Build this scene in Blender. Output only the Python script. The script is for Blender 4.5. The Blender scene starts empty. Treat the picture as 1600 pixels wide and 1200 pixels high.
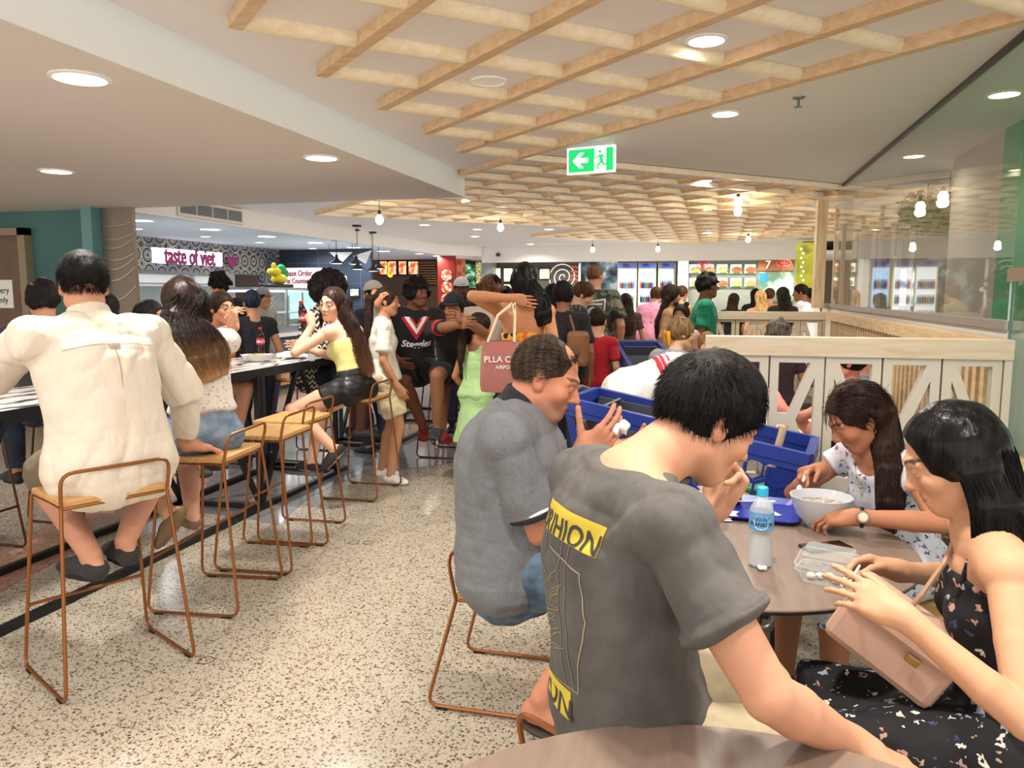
import bpy, bmesh, math, random
import numpy as np
from math import sin, cos, pi, atan, atan2, radians, sqrt, acos
from mathutils import Vector, Matrix, Euler
from mathutils.bvhtree import BVHTree
random.seed(7); np.random.seed(7)
S = bpy.context.scene
COL = S.collection
# ---------------------------------------------------------------- camera
CH = 1.55; CF = 1200.0
TH = atan(142/1200.0); YW = atan(315/1200.0*cos(TH))
cd = bpy.data.cameras.new('camera'); cam = bpy.data.objects.new('camera', cd); COL.objects.link(cam)
cam.location = (0, 0, CH); cam.rotation_euler = (pi/2-TH, 0, YW)
cd.sensor_fit = 'HORIZONTAL'; cd.sensor_width = 36; cd.lens = 36*CF/1600; cd.clip_start = 0.05; cd.clip_end = 200
S.camera = cam
FW = np.array([-sin(YW)*cos(TH), cos(YW)*cos(TH), -sin(TH)]); RT = np.array([cos(YW), sin(YW), 0.]); UP = np.cross(RT, FW)
CC = np.array([0, 0, CH])
def ray(x, y): return (x-800)/CF*RT-(y-600)/CF*UP+FW
def PD(x, y, d): return Vector(CC+ray(x, y)*d)
def PZ(x, y, z): v = ray(x, y); return Vector(CC+v*((z-CH)/v[2]))
def PY(x, y, Y): v = ray(x, y); return Vector(CC+v*(Y/v[1]))
def PX(x, y, X): v = ray(x, y); return Vector(CC+v*(X/v[0]))
# ---------------------------------------------------------------- world, exposure
S.view_settings.view_transform = 'Standard'; S.view_settings.look = 'None'
S.view_settings.exposure = 0.08; S.view_settings.gamma = 1.0; S.view_settings.use_curve_mapping = False
w = bpy.data.worlds.new('world'); S.world = w; w.use_nodes = True
w.node_tree.nodes['Background'].inputs[0].default_value = (1.0, 0.96, 0.93, 1)
w.node_tree.nodes['Background'].inputs[1].default_value = 1.75
LIGHT_E = 0.60         # one dial for every downlight
cy = S.cycles
cy.max_bounces = 6; cy.diffuse_bounces = 3; cy.glossy_bounces = 3; cy.transmission_bounces = 4; cy.transparent_max_bounces = 12
cy.caustics_reflective = False; cy.caustics_refractive = False; cy.sample_clamp_indirect = 4.0
cy.use_denoising = True
cy.use_fast_gi = True; cy.fast_gi_method = 'REPLACE'; cy.ao_bounces_render = 2; w.light_settings.distance = 2.5; w.light_settings.ao_factor = 1.0
cy.use_adaptive_sampling = True; cy.adaptive_threshold = 0.02
# ---------------------------------------------------------------- materials
MATS = {}
def lin(c):
    if isinstance(c, str):
        c = c.lstrip('#'); c = [int(c[i:i+2], 16)/255 for i in (0, 2, 4)]
    return tuple((x/12.92 if x <= .04045 else ((x+.055)/1.055)**2.4) for x in c[:3])+(1,)
class NT:
    def __init__(s, m): s.t = m.node_tree; s.n = s.t.nodes; s.l = s.t.links; s.b = s.n['Principled BSDF']
    def new(s, ty, **k):
        n = s.n.new(ty)
        for a, v in k.items():
            if a.startswith('i_'): n.inputs[a[2:].replace('_', ' ')].default_value = v
            else: setattr(n, a, v)
        return n
    def link(s, a, b): s.l.new(a, b)
def M(name, col='#888888', rough=.5, metal=0, bump=0, bscale=60, bstretch=None, noise=0, nscale=8, emit=0, ecol=None, alpha=1, trans=0, coat=0, spec=.5, sheen=0, sss=0, col2=None):
    """a plain procedural material: colour, broken by a little noise, with a fine bump"""
    if name in MATS: return MATS[name]
    m = bpy.data.materials.new(name); m.use_nodes = True; t = NT(m); b = t.b
    c = lin(col); b.inputs['Base Color'].default_value = c
    b.inputs['Roughness'].default_value = rough; b.inputs['Metallic'].default_value = metal
    b.inputs['Specular IOR Level'].default_value = spec
    b.inputs['Coat Weight'].default_value = coat; b.inputs['Sheen Weight'].default_value = sheen
    b.inputs['Transmission Weight'].default_value = trans; b.inputs['Alpha'].default_value = alpha
    if sss: b.inputs['Subsurface Weight'].default_value = sss; b.inputs['Subsurface Radius'].default_value = (.02, .008, .004); b.inputs['Subsurface Scale'].default_value = .3
    if emit: b.inputs['Emission Color'].default_value = lin(ecol or col); b.inputs['Emission Strength'].default_value = emit
    tc = t.new('ShaderNodeTexCoord')
    if noise:
        no = t.new('ShaderNodeTexNoise', i_Scale=nscale, i_Detail=4.0); t.link(tc.outputs['Object'], no.inputs['Vector'])
        mx = t.new('ShaderNodeMix', data_type='RGBA')
        c2 = lin(col2) if col2 else tuple(x*(1-noise) for x in c[:3])+(1,)
        c1 = c if col2 else tuple(min(1, x*(1+noise*.6)) for x in c[:3])+(1,)
        rp = t.new('ShaderNodeMapRange'); rp.inputs[1].default_value = .35; rp.inputs[2].default_value = .65
        t.link(no.outputs['Fac'], rp.inputs[0]); t.link(rp.outputs[0], mx.inputs[0])
        mx.inputs[6].default_value = c1; mx.inputs[7].default_value = c2; t.link(mx.outputs[2], b.inputs['Base Color'])
    if bump:
        mp = t.new('ShaderNodeMapping'); mp.inputs['Scale'].default_value = bstretch or (1, 1, 1)
        t.link(tc.outputs['Object'], mp.inputs[0])
        no = t.new('ShaderNodeTexNoise', i_Scale=bscale, i_Detail=3.0); t.link(mp.outputs[0], no.inputs['Vector'])
        bp = t.new('ShaderNodeBump', i_Strength=bump, i_Distance=.01 if bscale > 40 else .035); t.link(no.outputs['Fac'], bp.inputs['Height']); t.link(bp.outputs[0], b.inputs['Normal'])
    MATS[name] = m; return m
def ramp(t, stops, interp='LINEAR'):
    r = t.new('ShaderNodeValToRGB'); r.color_ramp.interpolation = interp
    e = r.color_ramp.elements
    while len(e) < len(stops): e.new(.5)
    for x, (p, c) in zip(e, stops): x.position = p; x.color = lin(c)
    return r
def wood(name, c1, c2, rough=.45, axis='X', scale=6, coat=0):
    if name in MATS: return MATS[name]
    m = M(name, c1, rough, coat=coat); t = NT(m)
    tc = t.new('ShaderNodeTexCoord'); mp = t.new('ShaderNodeMapping')
    mp.inputs['Scale'].default_value = {'X': (.12, 1, 1), 'Y': (1, .12, 1), 'Z': (1, 1, .12)}[axis]
    t.link(tc.outputs['Object'], mp.inputs[0])
    n = t.new('ShaderNodeTexNoise', i_Scale=scale*6, i_Detail=6.0, i_Distortion=.6); t.link(mp.outputs[0], n.inputs['Vector'])
    r = ramp(t, [(.3, c2), (.65, c1)]); t.link(n.outputs['Fac'], r.inputs[0]); t.link(r.outputs[0], t.b.inputs['Base Color'])
    bp = t.new('ShaderNodeBump', i_Strength=.08, i_Distance=.005); t.link(n.outputs['Fac'], bp.inputs['Height']); t.link(bp.outputs[0], t.b.inputs['Normal'])
    return m
def spots(name, base, cols, scale=18, thr=.33, rough=.75, leaf=None, bump=.15, stretch=(1, 1, 1)):
    """printed sprigs on cloth: voronoi cells, some of them coloured blobs broken up by noise"""
    if name in MATS: return MATS[name]
    m = M(name, base, rough); t = NT(m)
    tc = t.new('ShaderNodeTexCoord'); mp = t.new('ShaderNodeMapping'); mp.inputs['Scale'].default_value = stretch
    t.link(tc.outputs['Object'], mp.inputs[0])
    nz = t.new('ShaderNodeTexNoise', i_Scale=scale*2.2, i_Detail=1.0); t.link(mp.outputs[0], nz.inputs['Vector'])
    vm = t.new('ShaderNodeVectorMath', operation='MULTIPLY_ADD'); t.link(nz.outputs['Color'], vm.inputs[0]); vm.inputs[1].default_value = (.9/scale,)*3; t.link(mp.outputs[0], vm.inputs[2])
    v = t.new('ShaderNodeTexVoronoi', i_Scale=scale); t.link(vm.outputs[0], v.inputs['Vector'])
    v2 = t.new('ShaderNodeTexVoronoi', i_Scale=scale*3.1); t.link(vm.outputs[0], v2.inputs['Vector'])
    ad = t.new('ShaderNodeMath', operation='MULTIPLY_ADD'); t.link(v2.outputs['Distance'], ad.inputs[0]); ad.inputs[1].default_value = .45; t.link(v.outputs['Distance'], ad.inputs[2])
    lt = t.new('ShaderNodeMath', operation='LESS_THAN'); t.link(ad.outputs[0], lt.inputs[0]); lt.inputs[1].default_value = thr
    n = len(cols); r = ramp(t, [(i/n, c) for i, c in enumerate(cols)], 'CONSTANT')
    sp = t.new('ShaderNodeSeparateColor'); t.link(v.outputs['Color'], sp.inputs[0]); t.link(sp.outputs[0], r.inputs[0])
    mx = t.new('ShaderNodeMix', data_type='RGBA'); t.link(lt.outputs[0], mx.inputs[0]); mx.inputs[6].default_value = lin(base); t.link(r.outputs[0], mx.inputs[7])
    t.link(mx.outputs[2], t.b.inputs['Base Color'])
    if bump:
        no = t.new('ShaderNodeTexNoise', i_Scale=14.0, i_Detail=3.0); t.link(tc.outputs['Object'], no.inputs['Vector'])
        bp = t.new('ShaderNodeBump', i_Strength=bump, i_Distance=.02); t.link(no.outputs['Fac'], bp.inputs['Height']); t.link(bp.outputs[0], t.b.inputs['Normal'])
    return m
def zigzag(name, a, b, scale=30, rough=.8):
    if name in MATS: return MATS[name]
    m = M(name, a, rough); t = NT(m); tc = t.new('ShaderNodeTexCoord'); sx = t.new('ShaderNodeSeparateXYZ'); t.link(tc.outputs['Object'], sx.inputs[0])
    ad = t.new('ShaderNodeMath', operation='ADD'); t.link(sx.outputs[0], ad.inputs[0]); t.link(sx.outputs[1], ad.inputs[1])
    pp = t.new('ShaderNodeMath', operation='PINGPONG'); t.link(ad.outputs[0], pp.inputs[0]); pp.inputs[1].default_value = .03
    m2 = t.new('ShaderNodeMath', operation='ADD'); t.link(pp.outputs[0], m2.inputs[0]); t.link(sx.outputs[2], m2.inputs[1])
    f = t.new('ShaderNodeMath', operation='MULTIPLY'); t.link(m2.outputs[0], f.inputs[0]); f.inputs[1].default_value = scale
    fr = t.new('ShaderNodeMath', operation='FRACT'); t.link(f.outputs[0], fr.inputs[0])
    r = ramp(t, [(0, a), (.55, b)], 'CONSTANT'); t.link(fr.outputs[0], r.inputs[0]); t.link(r.outputs[0], t.b.inputs['Base Color'])
    return m
# ---------------------------------------------------------------- mesh helpers
def V3(a): return Vector((a[0], a[1], a[2]))
class MB:
    """collects shapes and links them as ONE mesh object"""
    def __init__(s): s.v = []; s.f = []; s.mi = []; s.cur = 0
    def add(s, vs, fs):
        o = len(s.v); s.v.extend([tuple(v) for v in vs]); s.f.extend([tuple(i+o for i in f) for f in fs]); s.mi.extend([s.cur]*len(fs)); return s
    def box(s, c, d, rot=None, bev=0):
        """box about centre c, size d, optional Matrix/rotz, optional bevel"""
        R = Matrix.Rotation(rot, 3, 'Z') if isinstance(rot, (int, float)) else (rot or Matrix.Identity(3))
        c = V3(c); h = Vector(d)/2
        if bev <= 0:
            vs = [c+R @ Vector((x*h.x, y*h.y, z*h.z)) for x in (-1, 1) for y in (-1, 1) for z in (-1, 1)]
            return s.add(vs, [(0, 1, 3, 2), (4, 6, 7, 5), (0, 4, 5, 1), (2, 3, 7, 6), (0, 2, 6, 4), (1, 5, 7, 3)])
        bm = bmesh.new(); bmesh.ops.create_cube(bm, size=1)
        for v in bm.verts: v.co = Vector((v.co.x*d[0], v.co.y*d[1], v.co.z*d[2]))
        bmesh.ops.bevel(bm, geom=bm.edges[:], offset=min(bev, min(d)*.49), segments=2, affect='EDGES', profile=.5)
        vs = [c+R @ v.co for v in bm.verts]; bm.verts.index_update()
        fs = [[v.index for v in f.verts] for f in bm.faces]; bm.free(); return s.add(vs, fs)
    def bb(s, x0, x1, y0, y1, z0, z1): return s.box(((x0+x1)/2, (y0+y1)/2, (z0+z1)/2), (abs(x1-x0), abs(y1-y0), abs(z1-z0)))
    def ring(s, c, t, r, n, up=None, ry=None):
        t = V3(t).normalized(); a = V3(up) if up is not None else (Vector((0, 0, 1)) if abs(t.z) < .9 else Vector((1, 0, 0)))
        x = a.cross(t).normalized(); y = t.cross(x); ry = ry if ry is not None else r
        return [V3(c)+x*cos(2*pi*k/n)*r+y*sin(2*pi*k/n)*ry for k in range(n)]
    def tube(s, pts, r, n=8, cap=True, closed=False):
        pts = [V3(p) for p in pts]; N = len(pts); rs = r if isinstance(r, (list, tuple)) else [r]*N
        vs = []; prevx = None
        for i, p in enumerate(pts):
            a = pts[(i-1) % N] if (i > 0 or closed) else p; b = pts[(i+1) % N] if (i < N-1 or closed) else p
            t = (b-a).normalized() if (b-a).length > 1e-9 else Vector((0, 0, 1))
            if prevx is None:
                u = Vector((0, 0, 1)) if abs(t.z) < .9 else Vector((1, 0, 0)); x = u.cross(t).normalized()
            else:
                x = (prevx-t*prevx.dot(t)); x = x.normalized() if x.length > 1e-6 else Vector((1, 0, 0)).cross(t).normalized()
            prevx = x; y = t.cross(x)
            vs += [p+(x*cos(2*pi*k/n)+y*sin(2*pi*k/n))*rs[i] for k in range(n)]
        fs = []
        for i in range(N-1+(1 if closed else 0)):
            j = (i+1) % N
            for k in range(n): fs.append((i*n+k, i*n+(k+1) % n, j*n+(k+1) % n, j*n+k))
        if cap and not closed: fs += [tuple(range(n-1, -1, -1)), tuple((N-1)*n+k for k in range(n))]
        return s.add(vs, fs)
    def bar(s, a, b, w, h, up=(0, 0, 1)):
        """straight bar with a rectangular section"""
        a, b = V3(a), V3(b); t = (b-a).normalized(); u = V3(up)
        x = u.cross(t)
        x = x.normalized() if x.length > 1e-5 else Vector((1, 0, 0)).cross(t).normalized()
        y = t.cross(x); vs = [p+x*i*w/2+y*j*h/2 for p in (a, b) for i, j in ((-1, -1), (1, -1), (1, 1), (-1, 1))]
        return s.add(vs, [(3, 2, 1, 0), (4, 5, 6, 7), (0, 1, 5, 4), (1, 2, 6, 5), (2, 3, 7, 6), (3, 0, 4, 7)])
    def lathe(s, prof, c=(0, 0, 0), n=24, ax=None, sx=1, sy=1):
        """profile of (radius, height) turned about the axis"""
        c = V3(c); q = Vector((0, 0, 1)).rotation_difference(V3(ax)) if ax is not None else None
        vs = []
        for r, z in prof:
            for k in range(n):
                p = Vector((r*cos(2*pi*k/n)*sx, r*sin(2*pi*k/n)*sy, z)); vs.append(c+(q @ p if q else p))
        fs = []
        for i in range(len(prof)-1):
            for k in range(n): fs.append((i*n+k, i*n+(k+1) % n, (i+1)*n+(k+1) % n, (i+1)*n+k))
        if prof[0][0] > 1e-6: fs.append(tuple(range(n-1, -1, -1)))
        if prof[-1][0] > 1e-6: fs.append(tuple((len(prof)-1)*n+k for k in range(n)))
        return s.add(vs, fs)
    def ball(s, c, r, n=12, m=8):
        r = (r, r, r) if isinstance(r, (int, float)) else r; c = V3(c); vs = [c+Vector((0, 0, -r[2]))]
        for i in range(1, m):
            a = -pi/2+pi*i/m
            for k in range(n): vs.append(c+Vector((cos(a)*cos(2*pi*k/n)*r[0], cos(a)*sin(2*pi*k/n)*r[1], sin(a)*r[2])))
        vs.append(c+Vector((0, 0, r[2]))); fs = [(0, 1+(k+1) % n, 1+k) for k in range(n)]
        for i in range(m-2):
            for k in range(n): fs.append((1+i*n+k, 1+i*n+(k+1) % n, 1+(i+1)*n+(k+1) % n, 1+(i+1)*n+k))
        L = len(vs)-1; o = 1+(m-2)*n; fs += [(o+k, o+(k+1) % n, L) for k in range(n)]
        return s.add(vs, fs)
    def prism(s, poly, z0, z1):
        n = len(poly); vs = [(p[0], p[1], z0) for p in poly]+[(p[0], p[1], z1) for p in poly]
        return s.add(vs, [tuple(range(n-1, -1, -1)), tuple(range(n, 2*n))]+[(i, (i+1) % n, n+(i+1) % n, n+i) for i in range(n)])
    def plate(s, poly, frame, th):
        """2-D polygon (a,b) set in frame=(origin, adir, bdir), thickness th along a x b"""
        o, A, B = [V3(x) for x in frame]; N = A.cross(B).normalized(); n = len(poly)
        vs = [o+A*p[0]+B*p[1] for p in poly]; vs += [v+N*th for v in vs]
        return s.add(vs, [tuple(range(n-1, -1, -1)), tuple(range(n, 2*n))]+[(i, (i+1) % n, n+(i+1) % n, n+i) for i in range(n)])
    def build(s, name, mat, parent=None, smooth=False, world=False, label=None, angle=35):
        me = bpy.data.meshes.new(name); vs = s.v
        if world and parent is not None:
            L = parent.matrix_basis.inverted()
            pp = parent.parent
            while pp is not None: L = L @ pp.matrix_basis.inverted(); pp = pp.parent
            vs = [tuple(L @ Vector(v)) for v in vs]
        me.from_pydata(vs, [], s.f)
        for m in (mat if isinstance(mat, (list, tuple)) else [mat]): me.materials.append(m)
        if any(s.mi): me.polygons.foreach_set('material_index', s.mi)
        me.validate()
        if smooth:
            me.polygons.foreach_set('use_smooth', [True]*len(me.polygons))
            bm = bmesh.new(); bm.from_mesh(me); a = radians(angle)
            for e in bm.edges:
                if len(e.link_faces) == 2 and e.calc_face_angle(0) > a: e.smooth = False
            bm.to_mesh(me); bm.free()
        me.update()
        o = bpy.data.objects.new(name, me); COL.objects.link(o)
        if parent is not None: o.parent = parent
        if label: o['label'] = label
        return o
def tag(o, label=None, cat=None, group=None, kind=None):
    if label: o['label'] = label
    if cat: o['category'] = cat
    if group: o['group'] = group
    if kind: o['kind'] = kind
    return o
def thing(name, label, cat, loc=(0, 0, 0), rz=0, group=None):
    o = bpy.data.objects.new(name, None); COL.objects.link(o); o.empty_display_size = .1
    o.location = V3(loc); o.rotation_euler = (0, 0, rz); return tag(o, label, cat, group)
def dup(root, loc, rz, label, group=None):
    def cp(o, par):
        c = o.copy(); COL.objects.link(c)
        if par is not None: c.parent = par
        for k in list(o.children): cp(k, c)
        return c
    r = cp(root, None); r.location = V3(loc); r.rotation_euler = (0, 0, rz); r['label'] = label
    if group: r['group'] = group
    return r
def struct(name, mb, mat, label=None, **k):
    o = mb.build(name, mat, **k); tag(o, label=label, kind='structure'); return o
def textmesh(txt, size=1, ext=.0, font_shear=0, bold=0, align='CENTER', res=3):
    """lettering as a list of vertices and faces in the x-y plane"""
    cu = bpy.data.curves.new('t', 'FONT'); cu.body = txt; cu.size = size; cu.extrude = ext; cu.align_x = align; cu.align_y = 'CENTER'
    cu.resolution_u = res; cu.shear = font_shear; cu.offset = bold
    o = bpy.data.objects.new('t', cu); COL.objects.link(o)
    dg = bpy.context.evaluated_depsgraph_get(); me = bpy.data.meshes.new_from_object(o.evaluated_get(dg))
    vs = [v.co.copy() for v in me.vertices]; fs = [tuple(p.vertices) for p in me.polygons]
    bpy.data.objects.remove(o); bpy.data.curves.remove(cu); bpy.data.meshes.remove(me); return vs, fs
def text_on(mb, txt, size, o, A, B, ext=.002, squeeze=1, **k):
    """lettering set with origin o, reading direction A, upright B"""
    vs, fs = textmesh(txt, size, ext, **k); A = V3(A).normalized(); B = V3(B).normalized(); N = A.cross(B); o = V3(o)
    mb.add([o+A*v.x*squeeze+B*v.y+N*v.z for v in vs], fs)
# ================================================================ THE SETTING
W_CEIL = M('ceiling_paint', '#e3dad4', .9)
W_SOFF = M('soffit_paint', '#d9cdc3', .85)
W_FACE = M('soffit_face_pale', '#e9edea', .85)
W_FASC = M('fascia_paint', '#d8d6d0', .85)
# terrazzo: cream cement with brown, grey and rusty chips
def terrazzo(name, base, chips, scale=85, thr=.30, rough=.28, joint=None):
    m = M(name, base, rough); t = NT(m); tc = t.new('ShaderNodeTexCoord')
    def layer(prev, sc, th, c):
        v = t.new('ShaderNodeTexVoronoi', i_Scale=float(sc)); t.link(tc.outputs['Object'], v.inputs['Vector'])
        sp = t.new('ShaderNodeSeparateColor'); t.link(v.outputs['Color'], sp.inputs[0])
        r = ramp(t, [(i/len(c), x) for i, x in enumerate(c)], 'CONSTANT'); t.link(sp.outputs[1], r.inputs[0])
        a = t.new('ShaderNodeMath', operation='MULTIPLY'); t.link(sp.outputs[0], a.inputs[0]); a.inputs[1].default_value = th*1.6
        lt = t.new('ShaderNodeMath', operation='LESS_THAN'); t.link(v.outputs['Distance'], lt.inputs[0]); t.link(a.outputs[0], lt.inputs[1])
        mx = t.new('ShaderNodeMix', data_type='RGBA'); t.link(lt.outputs[0], mx.inputs[0]); t.link(r.outputs[0], mx.inputs[7])
        if prev is None: mx.inputs[6].default_value = lin(base)
        else: t.link(prev, mx.inputs[6])
        return mx.outputs[2]
    o = layer(None, scale, thr, chips); o = layer(o, scale*1.9, thr*.8, chips[::-1])
    t.link(o, t.b.inputs['Base Color']); return m
CREAM = terrazzo('cream_terrazzo', '#b7ad9b', ['#62553f', '#85755d', '#4b4238', '#978872', '#735840'], 78, .36, .2)
GREYT = terrazzo('grey_brown_terrazzo', '#7f776b', ['#4a4540', '#a59b8c', '#5f564c', '#93826c'], 60, .45, .3)
REDT = terrazzo('rust_terrazzo', '#a87f6b', ['#8a5a47', '#c4a08a', '#6e5346', '#b58d78'], 60, .42, .3)
m = M('polished_tile', '#76777a', .1, noise=.15, nscale=1.5); t = NT(m)
tc = t.new('ShaderNodeTexCoord'); br = t.new('ShaderNodeTexBrick', i_Scale=1.0); br.offset = 0
br.inputs['Color1'].default_value = lin('#7d7d7f'); br.inputs['Color2'].default_value = lin('#8a8988'); br.inputs['Mortar'].default_value = lin('#4c4b4a')
br.inputs['Mortar Size'].default_value = .004; br.inputs['Brick Width'].default_value = .6; br.inputs['Row Height'].default_value = .6
t.link(tc.outputs['Object'], br.inputs['Vector']); t.link(br.outputs['Color'], t.b.inputs['Base Color']); TILE = m
struct('floor', MB().bb(-16, 10, -3, 26, -.1, 0), CREAM)
# the polished grey tiles beyond the bar tables, the grey brown field and the rust band by the left wall
A = [(-3.62, 4.6), (-3.1, 4.55), (-2.78, 4.45), (-2.95, 5.15), (-2.9, 6.0), (-2.45, 6.35), (-1.7, 7.2), (-1.0, 8.3), (-.6, 9.5), (-.3, 26), (-16, 26), (-16, 7.0), (-6.2, 7.2), (-4.3, 6.0)]
struct('floor_tiles', MB().prism(A, .0, .003), TILE)
B = [(-2.9, 0), (-3.2, 1.8), (-3.56, 3.06), (-3.79, 4.18), (-3.62, 4.6), (-4.3, 6.0), (-4.62, 6.2), (-4.5, 5.05), (-4.12, 3.56), (-3.9, 2.2), (-3.6, 0)]
struct('floor_rust_band', MB().prism(B, .0, .003), REDT)
Cc = [(-3.6, 0), (-3.9, 2.2), (-4.12, 3.56), (-4.5, 5.05), (-4.62, 6.2), (-6.2, 7.2), (-16, 7.2), (-16, 0)]
struct('floor_grey_field', MB().prism(Cc, .0, .003), GREYT)
# small round brass studs let into the terrazzo
RING = M('stud_ring', '#4a4038', .4, .4)
for k, (x, y) in enumerate([(322, 1032), (553, 848), (575, 848), (648, 793), (705, 755), (515, 811)]):
    sl_ = ['to the right of the front stool, nearest of all', 'left one of the close pair past the middle stools', 'right one of the close pair past the middle stools', 'past the stool of the yellow top girl', 'by the white shoes, farthest of all', 'beside the farther empty stool'][k]
    p = PZ(x, y, .0); b = MB(); b.tube([(p.x+.032*cos(a*pi/8), p.y+.032*sin(a*pi/8), .001) for a in range(16)], .002, 5, closed=True)
    tag(b.build('floor_stud', RING), 'thin round floor stud ring '+sl_, 'floor stud', 'floor stud rings in the terrazzo')
CZ = 2.70; SZ = 2.47
struct('ceiling', MB().bb(-6.3, 1.3, -3, 19.0, CZ, CZ+.1).bb(1.3, 10, -3, 26, CZ, CZ+.1), W_CEIL)
# dropped soffit at the left, its far edge square across the room
struct('ceiling_soffit', MB().bb(-16, -2.36, -3, 7.22, SZ, SZ+.4), W_SOFF)
struct('wall_soffit_face', MB().bb(-2.36, -2.352, -3, 7.22, SZ, CZ), W_FACE)  # thin skin added so the upright face is paler than the underside
# the food counters' lower ceiling and fascia
struct('ceiling_counters', MB().bb(-16, -6.34, 7.22, 26, 2.5, 2.6), M('counter_ceiling', '#dfe4ea', .8))
fx = MB(); fx.bb(-6.36, -6.3, 7.22, 17.3, 2.45, CZ)
fx.bar((-6.33, 17.3, 2.575), (-5.6, 18.5, 2.575), .06, .25)
struct('wall_fascia_left', fx, W_FASC)
struct('wall_fascia_far', MB().bb(-5.6, 1.9, 18.5, 18.56, 2.3, CZ), W_FASC)
struct('ceiling_far', MB().bb(-6.3, 10, 18.56, 26, 2.42, 2.5), W_CEIL)
struct('wall_far', MB().bb(-16, 10, 22.5, 22.6, 0, 2.7), M('far_wall', '#5f5348', .7))
struct('wall_outer', MB().bb(-16.1, -16, -3, 22.6, 0, 2.7), M('outer_wall', '#8d8a80', .7))
TEAL = M('teal_wall', '#3f6b68', .55, noise=.12, nscale=1.2)
struct('wall_left', MB().bb(-12, -6.55, 7.2, 7.35, 0, SZ), TEAL)
# brushed metal pier with raised curving ribs, teal return beside it
struct('wall_pier_return', MB().bb(-6.64, -6.505, 7.0, 7.2, 0, SZ), M('teal_light', '#5d8a8c', .4))
PIER = M('brushed_metal', '#8d8174', .38, .55, bump=.12, bscale=12, bstretch=(.3, .3, 14))
pr = thing('metal_clad_pier', 'brushed metal clad pier with bright curving ribs beside the teal wall', 'pillar', (-6.3, 7.12, 0))
MB().bb(-6.5, -6.1, 7.14, 7.19, 0, SZ).build('cladding', PIER, pr, world=True)
RIB = M('pier_rib', '#c9b79a', .25, .8)
for k, (z0, dz, bow) in enumerate([(2.28, .03, .02), (2.14, .05, .03), (2.05, .08, .045), (1.93, .05, .05), (1.83, .1, .06), (1.7, .13, .05), (1.48, .15, .05), (1.2, .12, .06)]):
    b = MB(); b.tube([(-6.5+.40*u, 7.137, z0+dz*u*u-bow*sin(pi*u)*.6) for u in [i/12 for i in range(13)]], .006, 5); b.build('rib', RIB, pr, world=True)
# the left door with its paper notice
struct('door_1', MB().bb(-8.9, -7.62, 7.13, 7.2, 0, 2.2), M('door_brown', '#6b5443', .5, noise=.1))
struct('trim_1', MB().bb(-7.62, -7.52, 7.1, 7.2, 0, 2.28).bb(-8.9, -7.52, 7.1, 7.2, 2.2, 2.28), M('door_frame', '#8b7b62', .5))
PAPER = M('paper_white', '#d9dcd8', .8); INK = M('ink', '#2b2b33', .7)
nt = thing('door_notice', 'white paper notice taped to the brown door at far left', 'notice', (-7.85, 7.12, 1.55))
MB().bb(-8.25, -7.76, 7.122, 7.128, 1.38, 1.70).build('sheet', PAPER, nt, world=True)
b = MB(); text_on(b, 'Delivery', .1, (-7.98, 7.12, 1.58), (1, 0, 0), (0, 0, 1), .001); text_on(b, 'Only', .1, (-7.93, 7.12, 1.47), (1, 0, 0), (0, 0, 1), .001)
b.build('lettering', INK, nt, world=True)
# ---------------------------------------------------------------- glass screen at the right
GX = 1.30
m = M('screen_glass', '#ffffff', .0); t = NT(m); t.n.remove(t.b)
gl = t.n.new('ShaderNodeBsdfGlossy'); gl.inputs['Roughness'].default_value = .01; tr = t.n.new('ShaderNodeBsdfTransparent'); tr.inputs[0].default_value = (.93, .95, .93, 1)
fr = t.n.new('ShaderNodeLayerWeight'); fr.inputs[0].default_value = .5; mm = t.n.new('ShaderNodeMixShader'); pw_ = t.n.new('ShaderNodeMath'); pw_.operation = 'POWER'; pw_.inputs[1].default_value = 5; t.l.new(fr.outputs['Facing'], pw_.inputs[0])
mp = t.n.new('ShaderNodeMath'); mp.operation = 'MULTIPLY_ADD'; mp.inputs[1].default_value = .62; mp.inputs[2].default_value = .03; mp.use_clamp = True; t.l.new(pw_.outputs[0], mp.inputs[0])
t.l.new(mp.outputs[0], mm.inputs[0]); t.l.new(tr.outputs[0], mm.inputs[1]); t.l.new(gl.outputs[0], mm.inputs[2]); t.l.new(mm.outputs[0], t.n['Material Output'].inputs[0])
GLASS = m
struct('window_1', MB().bb(GX-.005, GX+.005, 3.96, 9.3, 1.425, 2.68), GLASS)
DARKM = M('dark_channel', '#3a342e', .4, .3)
struct('trim_2', MB().bb(GX-.015, GX+.015, -2, 9.35, 2.675, CZ), DARKM)
struct('trim_3', MB().bb(GX-.03, GX+.05, 3.9, 10.1, 1.385, 1.425), M('alu_sill', '#a9a39b', .35, .6))
WWALL = M('white_wall', '#d6cfc6', .7)
struct('wall_right', MB().bb(GX-.01, GX+.12, 3.93, 10.1, 0, 1.385), WWALL)
struct('wall_beyond', MB().bb(1.97, 2.1, 6.3, 7.55, 0, CZ), M('beige_wall', '#b3a695', .6))
struct('wall_green', MB().bb(1.96, 2.1, 3.6, 6.3, 0, CZ), M('green_wall', '#2f8f5c', .4, noise=.1, nscale=2))
struct('wall_beyond_far', MB().bb(2.35, 10, 14.5, 14.6, 0, 2.7), M('beyond_far', '#8b7d64', .7))
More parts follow.
